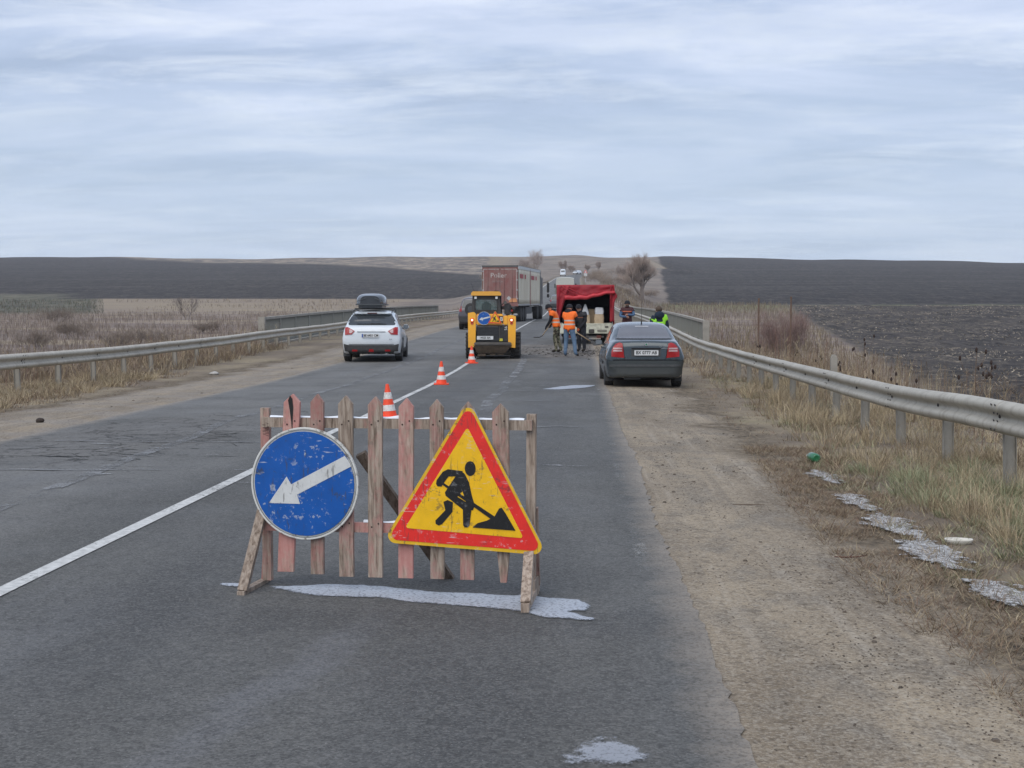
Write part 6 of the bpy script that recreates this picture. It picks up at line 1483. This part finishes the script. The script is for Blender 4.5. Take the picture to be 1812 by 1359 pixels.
# ------------------------------------------------------------------ small litter and stones
def lump(name, label, cat, x, y, r, mat, seed, onroad=False, flat=.75):
    m = MB().sphere((0, 0, 0), (r, r * .9, r * flat), 14, 9); m.v = [tuple(c * (1 + .25 * nf(p[0] / r + seed, p[1] / r, p[2] / r)) for c in p) for p in m.v]
    o = m.build(name, mat, None, True); o.location = (x, y, gz(x, y) + r * flat * .6); return tag(o, label, cat)
lump('stone', 'dark brown lump lying on the far verge at the road edge', 'stone', -7.9, 18.7, .062, plain('dark_stone', (.045, .032, .026), .9, var=.5, scale=30), 1)
lump('stone', 'pale stone at the foot of the cream guard rail', 'stone', -9.35, 33.0, .13, plain('pale_stone', (.42, .40, .37), .9, var=.3, scale=15), 2, flat=.4)
b = thing('green_bottle', 'green plastic bottle lying at the edge of the dry grass', 'bottle', (2.60, 14.4, gz(2.6, 14.4) + .062), R(8))
GB = plain('green_plastic', (.02, .15, .06), .25, var=.3, coat=.5)
MB().lathe([(.001, -.095), (.034, -.10), (.050, -.085), (.052, .06), (.045, .10), (.020, .14), (.015, .17)], 20, 'y').build('bottle_body', GB, b, True, 50); MB().lathe([(.001, -.005), (.018, -.005), (.018, .02), (.001, .02)], 14, 'y').build('cap', plain('white_cap', (.7, .7, .7), .5), b, True, loc=(0, .178, 0))
b = thing('white_dish', 'oval white plastic dish with a brown stain on the verge', 'dish', (2.72, 9.35, gz(2.72, 9.35) + .006), R(-8))
m = MB(); N = 28
prof = [(.55, .006), (.80, .008), (.96, .034), (1.0, .038), (1.0, .030), (.84, .0), (.5, -.002)]
for r_, z_ in prof:
    for k in range(N): a_ = 2 * math.pi * k / N; m.v.append((.098 * r_ * math.copysign(abs(math.cos(a_)) ** .8, math.cos(a_)), .05 * r_ * math.sin(a_), z_))
m.f = [(i * N + k, i * N + (k + 1) % N, (i + 1) * N + (k + 1) % N, (i + 1) * N + k) for i in range(len(prof) - 1) for k in range(N)] + [tuple(range(N))]
m.build('tray', plain('dirty_white_plastic', (.66, .64, .58), .6, var=.12, scale=20), b, True); MB().prism(circ(0, 0, .05, .022, 20), .0075, .009).build('stain', plain('brown_stain', (.42, .31, .22), .8), b).rotation_euler = (R(90), 0, 0)
for k, ch in enumerate(b.children):
    if ch.name.startswith('stain'): ch.location = (0, 0, .017)
tw = MB().tube([(-.10, 0, .012), (-.03, .01, .006), (.05, -.01, .014), (.12, .015, .02)], [.004, .006, .005, .002], 6); tw.tube([(.0, .0, .01), (.03, .03, .03)], [.004, .0015], 5)
tag(tw.build('twig', plain('red_brown_bark', (.11, .045, .032), .8, var=.4, scale=40), None, True, loc=(1.80, 8.62, gz(1.8, 8.62))), 'forked reddish twig on the bare gravel', 'twig')
tw = MB().tube([(-.12, 0, .01), (.0, .02, .008), (.14, -.02, .012)], [.003, .005, .003], 6)
tag(tw.build('twig', plain('grey_bark', (.16, .12, .09), .9), None, True, loc=(1.42, 10.9, gz(1.42, 10.9))), 'thin straight twig on the gravel, beyond the forked one', 'twig')

# ------------------------------------------------------------------ posts in the brush
RPOST = plain('rusty_pole', (.16, .10, .07), .85, var=.4, scale=6)
for (x, y, zt, lab) in ((7.3, 53.0, 2.18, 'thin rusty pole standing in the brush, nearer to the bridge railing'), (8.85, 54.6, 2.27, 'thin rusty pole standing in front of the reddish bush')):
    g = gz(x, y); p = thing('rusty_pole', lab, 'pole', (x, y, g)); MB().tube([(0, 0, -.4), (0, 0, zt - g)], .035, 10).build('shaft', RPOST, p, True, 40); MB().lathe([(.045, -.01), (.045, .03), (.01, .04)], 10).build('cap', RPOST, p, loc=(0, 0, zt - g))
g = gz(4.87, 25); o = MB().prism([(-.06, -.3), (.06, -.3), (.06, .75 - g + 0), (.03, .82 - g), (-.03, .82 - g), (-.06, .75 - g)], -.05, .05).build('marker_post', CONC, None, loc=(4.87, 25, g)); tag(o, 'short concrete marker post just behind the grey guard rail', 'post')
g = gz(1.9, 330); p = thing('road_sign_post', 'distant white road sign with a red edge beside the climbing road', 'road sign', (1.95, 330, g))
MB().tube([(0, 0, 0), (0, 0, 2.6)], .07, 8).build('pole', plain('white_pole', (.6, .6, .6), .5), p); MB().prism([(-.45, 2.3), (.45, 2.3), (0, 3.1)], -.03, .03).build('triangle_plate', S_RED, p); MB().prism([(-.28, 2.4), (.28, 2.4), (0, 2.9)], -.045, -.031).build('white_field', S_WHITE, p); MB().box((-.4, -.04, 1.5), (.4, .02, 2.2)).build('lower_plate', S_WHITE, p)
# ------------------------------------------------------------------ grasses, weeds, brush
def leafmat(name, rough=.85):
    t = NT(name, rough, .15); c = t.attr('col'); t.base(c); return t.m
GRASSM = leafmat('dry_grass_blades')
def blades(x, y, z, L, az, lean, w, col, bend=.6):
    """x..col: arrays; one tapered two-part blade each"""
    n = len(x); dx, dy = np.cos(az), np.sin(az); s0 = np.stack([-dy, dx, np.zeros(n)], -1) * (w / 2)[:, None]
    # face roughly any way: turn the width axis at random
    ra = rng.uniform(0, math.pi, n); s0 = np.stack([np.cos(ra), np.sin(ra), np.zeros(n)], -1) * (w / 2)[:, None]
    base = np.stack([x, y, z], -1); h1 = L * .55
    d1 = np.stack([dx * np.sin(lean), dy * np.sin(lean), np.cos(lean)], -1)
    l2 = np.minimum(lean + bend * rng.uniform(.3, 1.3, n), 1.75); d2 = np.stack([dx * np.sin(l2), dy * np.sin(l2), np.cos(l2)], -1)
    mid = base + d1 * h1[:, None]; tip = mid + d2 * (L * .45)[:, None]
    V = np.stack([base - s0, base + s0, mid - s0 * .75, mid + s0 * .75, tip], 1).reshape(-1, 3)
    i = np.arange(n)[:, None] * 5
    Fc = np.concatenate([i + [0, 1, 3], i + [0, 3, 2], i + [2, 3, 4]], 1).reshape(-1, 3)
    C = np.repeat(np.concatenate([col, np.ones((n, 1))], 1), 5, 0); return V, Fc, C
def join(parts):
    V, Fc, C = [], [], []; o = 0
    for v, f, c in parts: V.append(v); Fc.append(f + o); C.append(c); o += len(v)
    return np.concatenate(V), np.concatenate(Fc), np.concatenate(C)
def stuff_mesh(name, parts, mat=GRASSM, parent=None):
    V, Fc, C = join(parts); me = raw_mesh(name, V, Fc, mat, False, C); o = bpy.data.objects.new(name, me); link(o, parent); return o
STRAW = np.array([[.44, .355, .225], [.36, .285, .18], [.27, .21, .14], [.54, .45, .305], [.19, .145, .10]])
BROWN = np.array([[.19, .135, .095], [.13, .095, .07], [.25, .18, .12], [.17, .105, .08]])
GREEN = np.array([[.20, .235, .13], [.27, .285, .17], [.15, .17, .09], [.36, .36, .23]])
MAUVE = np.array([[.265, .215, .170], [.185, .148, .120], [.285, .232, .180], [.215, .160, .130]])
def pick(pal, n): c = pal[rng.integers(0, len(pal), n)]; return c * rng.uniform(.75, 1.2, (n, 1))
def clumps(n, xr_, yr_, per, L, w, pal, spread, lean=(.15, .9), accept=None, bend=.7):
    cx = rng.uniform(*xr_, n); cy = rng.uniform(*yr_, n)
    if accept is not None: k = accept(cx, cy); cx, cy = cx[k], cy[k]
    n = len(cx); m = per; sz = rng.uniform(.5, 1.2, n)
    th = rng.uniform(0, 2 * math.pi, (n, m)); r = spread * np.sqrt(rng.uniform(0, 1, (n, m))) * sz[:, None]
    x = (cx[:, None] + r * np.cos(th)).ravel(); y = (cy[:, None] + r * np.sin(th)).ravel()
    az = (th + rng.normal(0, .7, (n, m))).ravel(); LL = (L[0] + (L[1] - L[0]) * rng.uniform(0, 1, (n, m)) ** 1.3) * sz[:, None]
    ln = rng.uniform(*lean, (n, m)).ravel() * np.repeat(np.clip(.4 + r / spread, 0, 1.2).ravel(), 1)
    pc = pick(pal, n); col = (np.repeat(pc, m, 0) * .5 + pick(pal, n * m) * .5)
    return blades(x, y, ground(x, y) - .01, LL.ravel(), az, ln, w * rng.uniform(.6, 1.3, n * m), col, bend)
def scatter_n(f, thr): return lambda x, y: np.array([noise.noise(Vector((a * f, b * f, 2))) > thr for a, b in zip(x, y)])
edge = lambda y: np.interp(y, [5.9, 8.3, 12, 18, 29, 60], [2.10, 2.0, 2.15, 2.45, 2.85, 3.2])
right_ok = lambda d: (lambda x, y: x > edge(y) + d)
P_ = []
# grass mat between gravel and rail, near
P_.append(clumps(900, (1.9, 4.6), (4.6, 15), 45, (.06, .20), .0042, np.concatenate([STRAW, BROWN, GREEN]), .12, (.5, 1.4), right_ok(.25)))
P_.append(clumps(210, (2.5, 5.2), (5.5, 15), 80, (.14, .40), .0038, STRAW, .13, (.1, .75), right_ok(.75)))
P_.append(clumps(70, (2.9, 4.2), (7, 14), 90, (.12, .32), .0042, GREEN, .14, (.2, .9), right_ok(.5)))
P_.append(clumps(800, (2.3, 6.5), (14, 34), 32, (.08, .28), .006, np.concatenate([STRAW, BROWN, BROWN, GREEN]), .16, (.2, 1.0), right_ok(.35)))
P_.append(clumps(130, (2.9, 5.5), (14, 30), 60, (.20, .50), .006, STRAW, .16, (.05, .6), right_ok(.6)))
P_.append(clumps(900, (2.8, 9), (34, 75), 20, (.15, .50), .012, np.concatenate([STRAW, BROWN, MAUVE]), .25, (.1, .9), right_ok(.2)))
# flattened litter straws along the gravel edge
P_.append(clumps(5200, (1.5, 3.2), (4.2, 16), 22, (.05, .15), .0040, np.concatenate([BROWN, BROWN, STRAW * .8]), .10, (1.0, 1.5), lambda x, y: (np.abs(x - edge(y) - .16) < .48) & scatter_n(1.6, -.30)(x, y), .1))
P_.append(clumps(500, (1.6, 3.3), (16, 34), 14, (.05, .14), .007, np.concatenate([BROWN, STRAW * .8]), .16, (1.1, 1.5), lambda x, y: np.abs(x - edge(y)) < .35, .1))
stuff_mesh('verge_grass', P_)['kind'] = 'stuff'
# the far verge, between asphalt and cream rail
le = lambda y: np.interp(y, [14, 22, 34, 46], [-8.9, -9.3, -10.0, -10.6])
left_ok = lambda d: (lambda x, y: x < le(y) - d)
P_ = [clumps(900, (-14, -8.6), (14, 34), 34, (.06, .24), .008, np.concatenate([BROWN, STRAW, BROWN]), .20, (.3, 1.3), left_ok(.1)),
      clumps(300, (-12, -9.2), (14, 32), 60, (.15, .38), .007, STRAW, .18, (.15, .9), left_ok(.35)),
      clumps(130, (-12.5, -8.9), (22, 46), 24, (.08, .30), .010, np.concatenate([BROWN, STRAW]), .22, (.2, 1.1), left_ok(.45)),
      clumps(500, (-15, -10.8), (30, 50), 26, (.2, .6), .012, np.concatenate([BROWN, MAUVE, STRAW]), .25, (.1, .7), left_ok(.4)),
      clumps(350, (-9.9, -8.3), (14, 30), 12, (.03, .10), .008, BROWN, .2, (1.1, 1.5), lambda x, y: np.abs(x - le(y)) < .5, .1)]
stuff_mesh('far_verge_grass', P_)['kind'] = 'stuff'
# weeds: a stem with side twigs
def weeds(x, y, H, w, pal, tw=7, spread=.55):
    n = len(x); z = ground(x, y) - .02; c = pick(pal, n); az = rng.uniform(0, 6.28, n); ln = rng.uniform(0, .22, n)
    out = [blades(x, y, z, H, az, ln, w, c, .15)]
    for k in range(tw):
        f = rng.uniform(.35, .95, n); px = x + np.cos(az) * np.sin(ln) * H * f * .9; py = y + np.sin(az) * np.sin(ln) * H * f * .9; pz = z + np.cos(ln) * H * f * .97
        out.append(blades(px, py, pz, H * rng.uniform(.12, .38, n) * (1.25 - f), rng.uniform(0, 6.28, n), rng.uniform(.3, .3 + spread, n), w * .7, c * rng.uniform(.8, 1.15, (n, 1)), .25))
    return out
def spots(n, xr_, yr_, acc=None, f=.15, thr=-.2):
    x = rng.uniform(*xr_, n); y = rng.uniform(*yr_, n); k = scatter_n(f, thr)(x, y)
    if acc is not None: k &= acc(x, y)
    return x[k], y[k]
x, y = spots(1600, (4.15, 11), (6, 42), lambda x, y: x < 4.5 + (y - 6) * .22, .5, -.15); near_w = weeds(x, y, rng.uniform(.35, .95, len(x)), np.full(len(x), .007), np.concatenate([BROWN, STRAW * .8]), 9)
x, y = spots(4500, (5.8, 26), (40, 130), lambda x, y: (x < np.interp(y, [20, 53, 105, 165], [6, 14.0, 24, 34])), .12, -.25); near_w += weeds(x, y, rng.uniform(.5, 1.4, len(x)), np.full(len(x), .022), np.concatenate([MAUVE, BROWN, STRAW * .65]), 6)
x, y = spots(17000, (5, 50), (125, 300), lambda x, y: (x < np.interp(y, [20, 53, 105, 165, 218, 290], [6, 13.5, 24, 33, 39, 46])), .05, -.45); near_w += weeds(x, y, rng.uniform(.4, 1.3, len(x)), np.full(len(x), .06), np.concatenate([MAUVE * .9, MAUVE * .8, STRAW * .6]), 4)
stuff_mesh('weed_thicket', near_w)['kind'] = 'stuff'
x, y = spots(2600, (-17, -11.9), (16, 52), None, .4, -.3); fw = weeds(x, y, rng.uniform(.4, 1.1, len(x)), np.full(len(x), .012), np.concatenate([BROWN, MAUVE, STRAW * .8]), 7)
x, y = spots(14000, (-70, -14), (40, 130), lambda x, y: -x < y * .62, .10, -.4); fw += weeds(x, y, rng.uniform(.6, 1.6, len(x)), np.full(len(x), .024), MAUVE, 6)
x, y = spots(30000, (-150, -15), (125, 262), lambda x, y: -x < y * .60, .035, -.35); fw += weeds(x, y, rng.uniform(.4, 1.2, len(x)), np.full(len(x), .06), MAUVE * .92, 4)
x, y = spots(5000, (-160, -58), (262, 345), lambda x, y: (-x < y * .55) & (-x > y * .37), .05, -.5); fw += weeds(x, y, rng.uniform(.3, .8, len(x)), np.full(len(x), .12), np.array([[.13, .115, .09], [.17, .15, .115], [.09, .10, .065]]), 5)
x, y = spots(2600, (-140, -38), (255, 344), lambda x, y: (-x < y * .36), .04, -.1); fw += weeds(x, y, rng.uniform(.3, .9, len(x)), np.full(len(x), .09), np.concatenate([MAUVE * .8, STRAW * .6]), 4)
stuff_mesh('valley_brush', fw)['kind'] = 'stuff'
# straw stubble lying on the near black field
x, y = spots(30000, (12, 150), (45, 296), lambda x, y: (x > np.interp(y, [20, 53, 105, 165, 218, 290], [8, 15.5, 25.6, 35, 40.6, 47])) & (x < y * .42 + 6), .09, .0)
st_ = blades(x, y, ground(x, y) + .02, rng.uniform(.12, .40, len(x)), rng.uniform(0, 6.28, len(x)), rng.uniform(.9, 1.5, len(x)), .035 + .0006 * y, pick(np.array([[.34, .285, .21], [.25, .21, .16], [.42, .355, .27]]), len(x)), .2)
stuff_mesh('field_straw', [st_])['kind'] = 'stuff'

# dried teasels with their dark heads, each a plant of its own
def teasel(label, x, y, H, n, seed, zb=None):
    r_ = random.Random(seed); g = gz(x, y) if zb is None else zb; p = thing('teasel', label, 'teasel', (x, y, g), 0, 'dried teasels behind the grey guard rail')
    m = MB(); tips = []
    m.tube([(0, 0, 0), (.02, 0, H * .5), (.03, .01, H)], [.009, .007, .004], 5); tips.append((.03, .01, H))
    for k in range(n - 1):
        f = r_.uniform(.5, .85); a = r_.uniform(0, 6.28); rr = r_.uniform(.08, .22) * H; t_ = (math.cos(a) * rr, math.sin(a) * rr, H * (f + r_.uniform(.08, .26)))
        m.tube([(.02 * f, 0, H * f), (t_[0] * .7, t_[1] * .7, H * (f + .05)), t_], [.005, .004, .003], 4); tips.append(t_)
    m.build('stem', plain('teasel_stem', (.14, .095, .065), .9, var=.3), p)
    hd = plain('teasel_head', (.045, .028, .022), .95, var=.4, scale=50)
    for t_ in tips: MB().sphere(t_, (.020, .020, .038), 8, 7).build('seed_head', hd, p, True)
    return p
px_pts = [(1520, 600, 27, 1.0, 'nearest-to-camera tall teasel rising over the rail in front of the black field', 6), (1712, 618, 19, 1.0, '', 7), (1738, 640, 20, 1.0, '', 6), (1535, 655, 24, 1, '', 3),
          (1478, 640, 30, 1, '', 5), (1340, 622, 42, 1, '', 5), (1405, 622, 40, 1, '', 4), (1575, 660, 22, 1, '', 3), (1610, 672, 20, 1, '', 3), (1300, 615, 44, 1, '', 4), (1445, 630, 33, 1, '', 3)]
names_t = ['tall teasel standing alone against the middle of the black field', 'tallest teasel, a cluster of heads against the stubble of the black field', 'many-headed teasel next to the tallest one',
           'low three-headed teasel just over the rail, right of the lone tall one', 'five-headed teasel beside the concrete marker post', 'teasel at the foot of the first rusty pole', 'teasel at the foot of the second rusty pole',
           'small teasel over the rail, below the field edge', 'small teasel over the rail, nearest to the field edge', 'teasel between the bridge railing end and the first rusty pole', 'short teasel between the second rusty pole and the marker post']
for k, (px, py, Y, s_, _, n) in enumerate(px_pts):
    X_, Y_, Z_ = at_px(px, py, Y); X_ = max(X_, 4.35); g = gz(X_, Y_); teasel(names_t[k], X_, Y_, max(.5, Z_ - g), n, k)

# ------------------------------------------------------------------ trees and bushes
def woody(name, label, cat, x, y, H, Wd, pal, seed, stems=1, levels=4, group=None, twig=.02, dens=1.0, trunk_r=.14, low=.25, zb=None):
    r_ = random.Random(seed); g = gz(x, y) - .05 if zb is None else zb; root = thing(name, label, cat, (x, y, g), 0, group)
    m = MB(); tips = []
    def grow(p, d, L, r, lv):
        k = 3; pts = [p]; q = p.copy(); dd = d.copy()
        for i in range(k):
            dd = (dd + Vector((r_.gauss(0, .13), r_.gauss(0, .13), r_.gauss(.05, .06)))).normalized(); q = q + dd * (L / k); pts.append(q.copy())
        m.tube(pts, [r * (1 - .2 * i) for i in range(k + 1)], 5 if lv < 2 else 3, False)
        if lv >= levels - 1:
            for q_ in pts[1:]: tips.append((q_, dd, L))
            return
        nb = r_.randint(3, 4)
        for i in range(nb):
            pt = pts[r_.randint(1, k)]; a = r_.uniform(0, 6.28); sp = r_.uniform(.35, .85) * Wd / H * 1.6
            nd = (dd + Vector((math.cos(a) * sp, math.sin(a) * sp, r_.uniform(-.05, .25)))).normalized(); grow(pt, nd, L * r_.uniform(.55, .78), r * .55, lv + 1)
        grow(pts[-1], (dd + Vector((0, 0, .2))).normalized(), L * .7, r * .6, lv + 1)
    for s in range(stems):
        a = r_.uniform(0, 6.28); off_ = (0 if stems == 1 else r_.uniform(.05, .3) * Wd * .5)
        grow(Vector((math.cos(a) * off_, math.sin(a) * off_, 0)), Vector((math.cos(a) * (.0 if stems == 1 else .35), math.sin(a) * (.0 if stems == 1 else .35), 1)).normalized(), H * (low if stems == 1 else .33), trunk_r / (stems ** .5), 0)
    # fit into the height and width asked for
    A = np.array(m.v); T = np.array([t_[0][:] for t_ in tips]); sz = H * .94 / max(T[:, 2].max(), .1); sxy = (Wd / 2) * .9 / max(np.percentile(np.abs(T[:, :2]), 92), .1)
    sc = np.array([sxy, sxy, sz]); m.v = [tuple(v) for v in A * sc]; T = T * sc
    bark = plain('grey_brown_bark', (.17, .135, .115), .9, var=.3)
    m.build('trunk', bark, root)
    nt = max(1, int(4.2 * dens)); idx = np.repeat(np.arange(len(T)), nt); n = len(idx)
    jit = rng.normal(0, .035 * Wd, (n, 3)); B0 = T[idx] + jit; out = T[idx] - np.array([0, 0, H * .35]); az = np.arctan2(out[:, 1], out[:, 0]) + rng.normal(0, .8, n)
    V, Fc, C = blades(B0[:, 0], B0[:, 1], np.maximum(B0[:, 2], .05), rng.uniform(.06, .16, n) * H, az, np.abs(rng.normal(.35, .35, n)), np.full(n, twig * .62), pick(pal, n), .3)
    stuff_mesh('crown', [(V, Fc, C)], GRASSM, root)
    return root
TWIG = np.array([[.38, .30, .26], [.32, .255, .225], [.44, .36, .31]]); REDT = np.array([[.25, .165, .15], [.21, .135, .125], [.28, .195, .17]]); DARKT = np.array([[.15, .13, .125], [.19, .16, .15]])
woody('bare_tree', 'large bare hazy tree standing on the right bank above the bridge', 'tree', 14.0, 290, 10.4, 7.2, np.array([[.40, .32, .27], [.33, .26, .225]]), 31, 1, 5, None, .045, 2.4, .24, low=.16)
woody('reddish_bush', 'round reddish bush behind the second rusty pole', 'bush', 12.4, 80, 4.0, 2.9, REDT, 5, 7, 4, None, .013, 1.1, .06, zb=gz(12.4, 80))
woody('bare_tree', 'small lone bare tree on the meadow beyond the cream guard rail', 'tree', -73, 240, 4.6, 4.4, DARKT, 8, 2, 4, None, .035, .5, .10)
hill = [(945, 628, 10.5, 10.5, 'widest hazy bush on the skyline behind the red lorry'), (930, 622, 6, 7, 'low bush on the skyline against the widest hazy bush'), (995, 600, 5.5, 3.4, 'small pointed tree on the skyline above the white van'),
        (1010, 610, 3.2, 3.0, 'tiny bush on the skyline just right of the small pointed tree'), (1040, 600, 3.4, 2.4, 'tiny bush on the skyline above the bend of the road'), (1058, 600, 4.4, 2.2, 'thin bush on the skyline, next after the bend of the road'),
        (1124, 420, 9.0, 5.5, 'tall tree top showing above the large bare tree'), (1108, 430, 6.0, 6, 'bush on the bank beside the large bare tree')]
for k, (px, Y, H, Wd, lab) in enumerate(hill):
    X = (px - VPX) / F_PX * Y; woody('bare_bush', lab, 'bush', X, Y, H, Wd, TWIG, 20 + k, 4, 4, 'bushes along the skyline', .06, 1.0, .12)
bank = [(1054, 330, 2.4, 5), (1070, 345, 3.2, 6.5), (1090, 318, 2.8, 6), (1102, 345, 3.6, 7), (1078, 300, 1.8, 4), (1118, 360, 4, 7), (1050, 400, 2.6, 6), (1066, 450, 3.4, 8), (1088, 470, 3.8, 8), (1146, 330, 2, 5), (1108, 285, 1.6, 4)]
blab = ['dark bush beside the distant road sign', 'second dark bush from the distant road sign', 'bush below the large bare tree, on its road side', 'taller bush touching the large bare tree', 'lowest bush on the grassy bank', 'bush right behind the large bare tree',
        'bush half way up the bank, nearest the road', 'pale bush high on the bank', 'widest pale bush high on the bank', 'bush at the corner of the black hillside', 'small bush in front of the large bare tree']
for k, (px, Y, H, Wd) in enumerate(bank):
    X = (px - VPX) / F_PX * Y; woody('bank_bush', blab[k], 'bush', X, Y, H, Wd, MAUVE * 1.25, 40 + k, 5, 4, 'bushes on the bank beside the climbing road', .05, .5, .05)
lb = [(905, 560, 5, 9), (868, 420, 3, 6), (920, 520, 4.5, 9), (938, 560, 5, 8), (890, 480, 3.5, 7)]
llab = ['hazy bush over the roof of the red lorry', 'low bush at the corner of the black hillside, beside the red lorry', 'bush just above the lorry roof, nearer the road', 'bush below the widest skyline bush', 'small bush above the rear corner of the lorry']
for k, (px, Y, H, Wd) in enumerate(lb):
    X = (px - VPX) / F_PX * Y; woody('hill_bush', llab[k], 'bush', X, Y, H, Wd, MAUVE * 1.2, 60 + k, 5, 4, 'bushes on the slope above the lorry', .06, .5, .05)
vb = [(40, 590, 150, 2.6, 4.5), (120, 575, 175, 2.6, 5), (190, 585, 150, 2.4, 4), (260, 580, 160, 2.2, 4.5), (420, 575, 150, 2, 4), (80, 545, 230, 3, 7), (360, 560, 190, 2, 3.5), (30, 620, 110, 2, 3.5)]
vlab = ['mauve bush in the valley at the very edge of the view', 'second mauve bush along the valley floor', 'third mauve bush along the valley floor', 'fourth mauve bush, between the third and the bare lone tree', 'mauve bush nearest the start of the bridge railing', 'greenish dark bush at the foot of the black slope', 'thin bush just below the lone bare tree', 'bush closest behind the cream rail']
for k, (px, py, Y, H, Wd) in enumerate(vb):
    X = (px - VPX) / F_PX * Y; woody('valley_bush', vlab[k], 'bush', X, Y, H, Wd, MAUVE * .9, 80 + k, 6, 4, 'bushes on the valley floor', .03, .9, .06)

# ------------------------------------------------------------------ thin winter haze
t = bpy.data.materials.new('haze'); t.use_nodes = True; nt_ = t.node_tree; nt_.nodes.clear()
pv = nt_.nodes.new('ShaderNodeVolumePrincipled'); ou = nt_.nodes.new('ShaderNodeOutputMaterial'); nt_.links.new(pv.outputs[0], ou.inputs['Volume'])
pv.inputs['Color'].default_value = (.93, .95, 1, 1); pv.inputs['Density'].default_value = HAZE; pv.inputs['Anisotropy'].default_value = 0.0
m = MB().box((-1250, -60, -8), (1250, 1780, 90)); hz = m.build('haze', t); tag(hz, kind='stuff')
scene.cycles.volume_max_steps = 64; scene.cycles.volume_step_rate = 20; scene.cycles.max_bounces = 6; scene.cycles.volume_bounces = 1
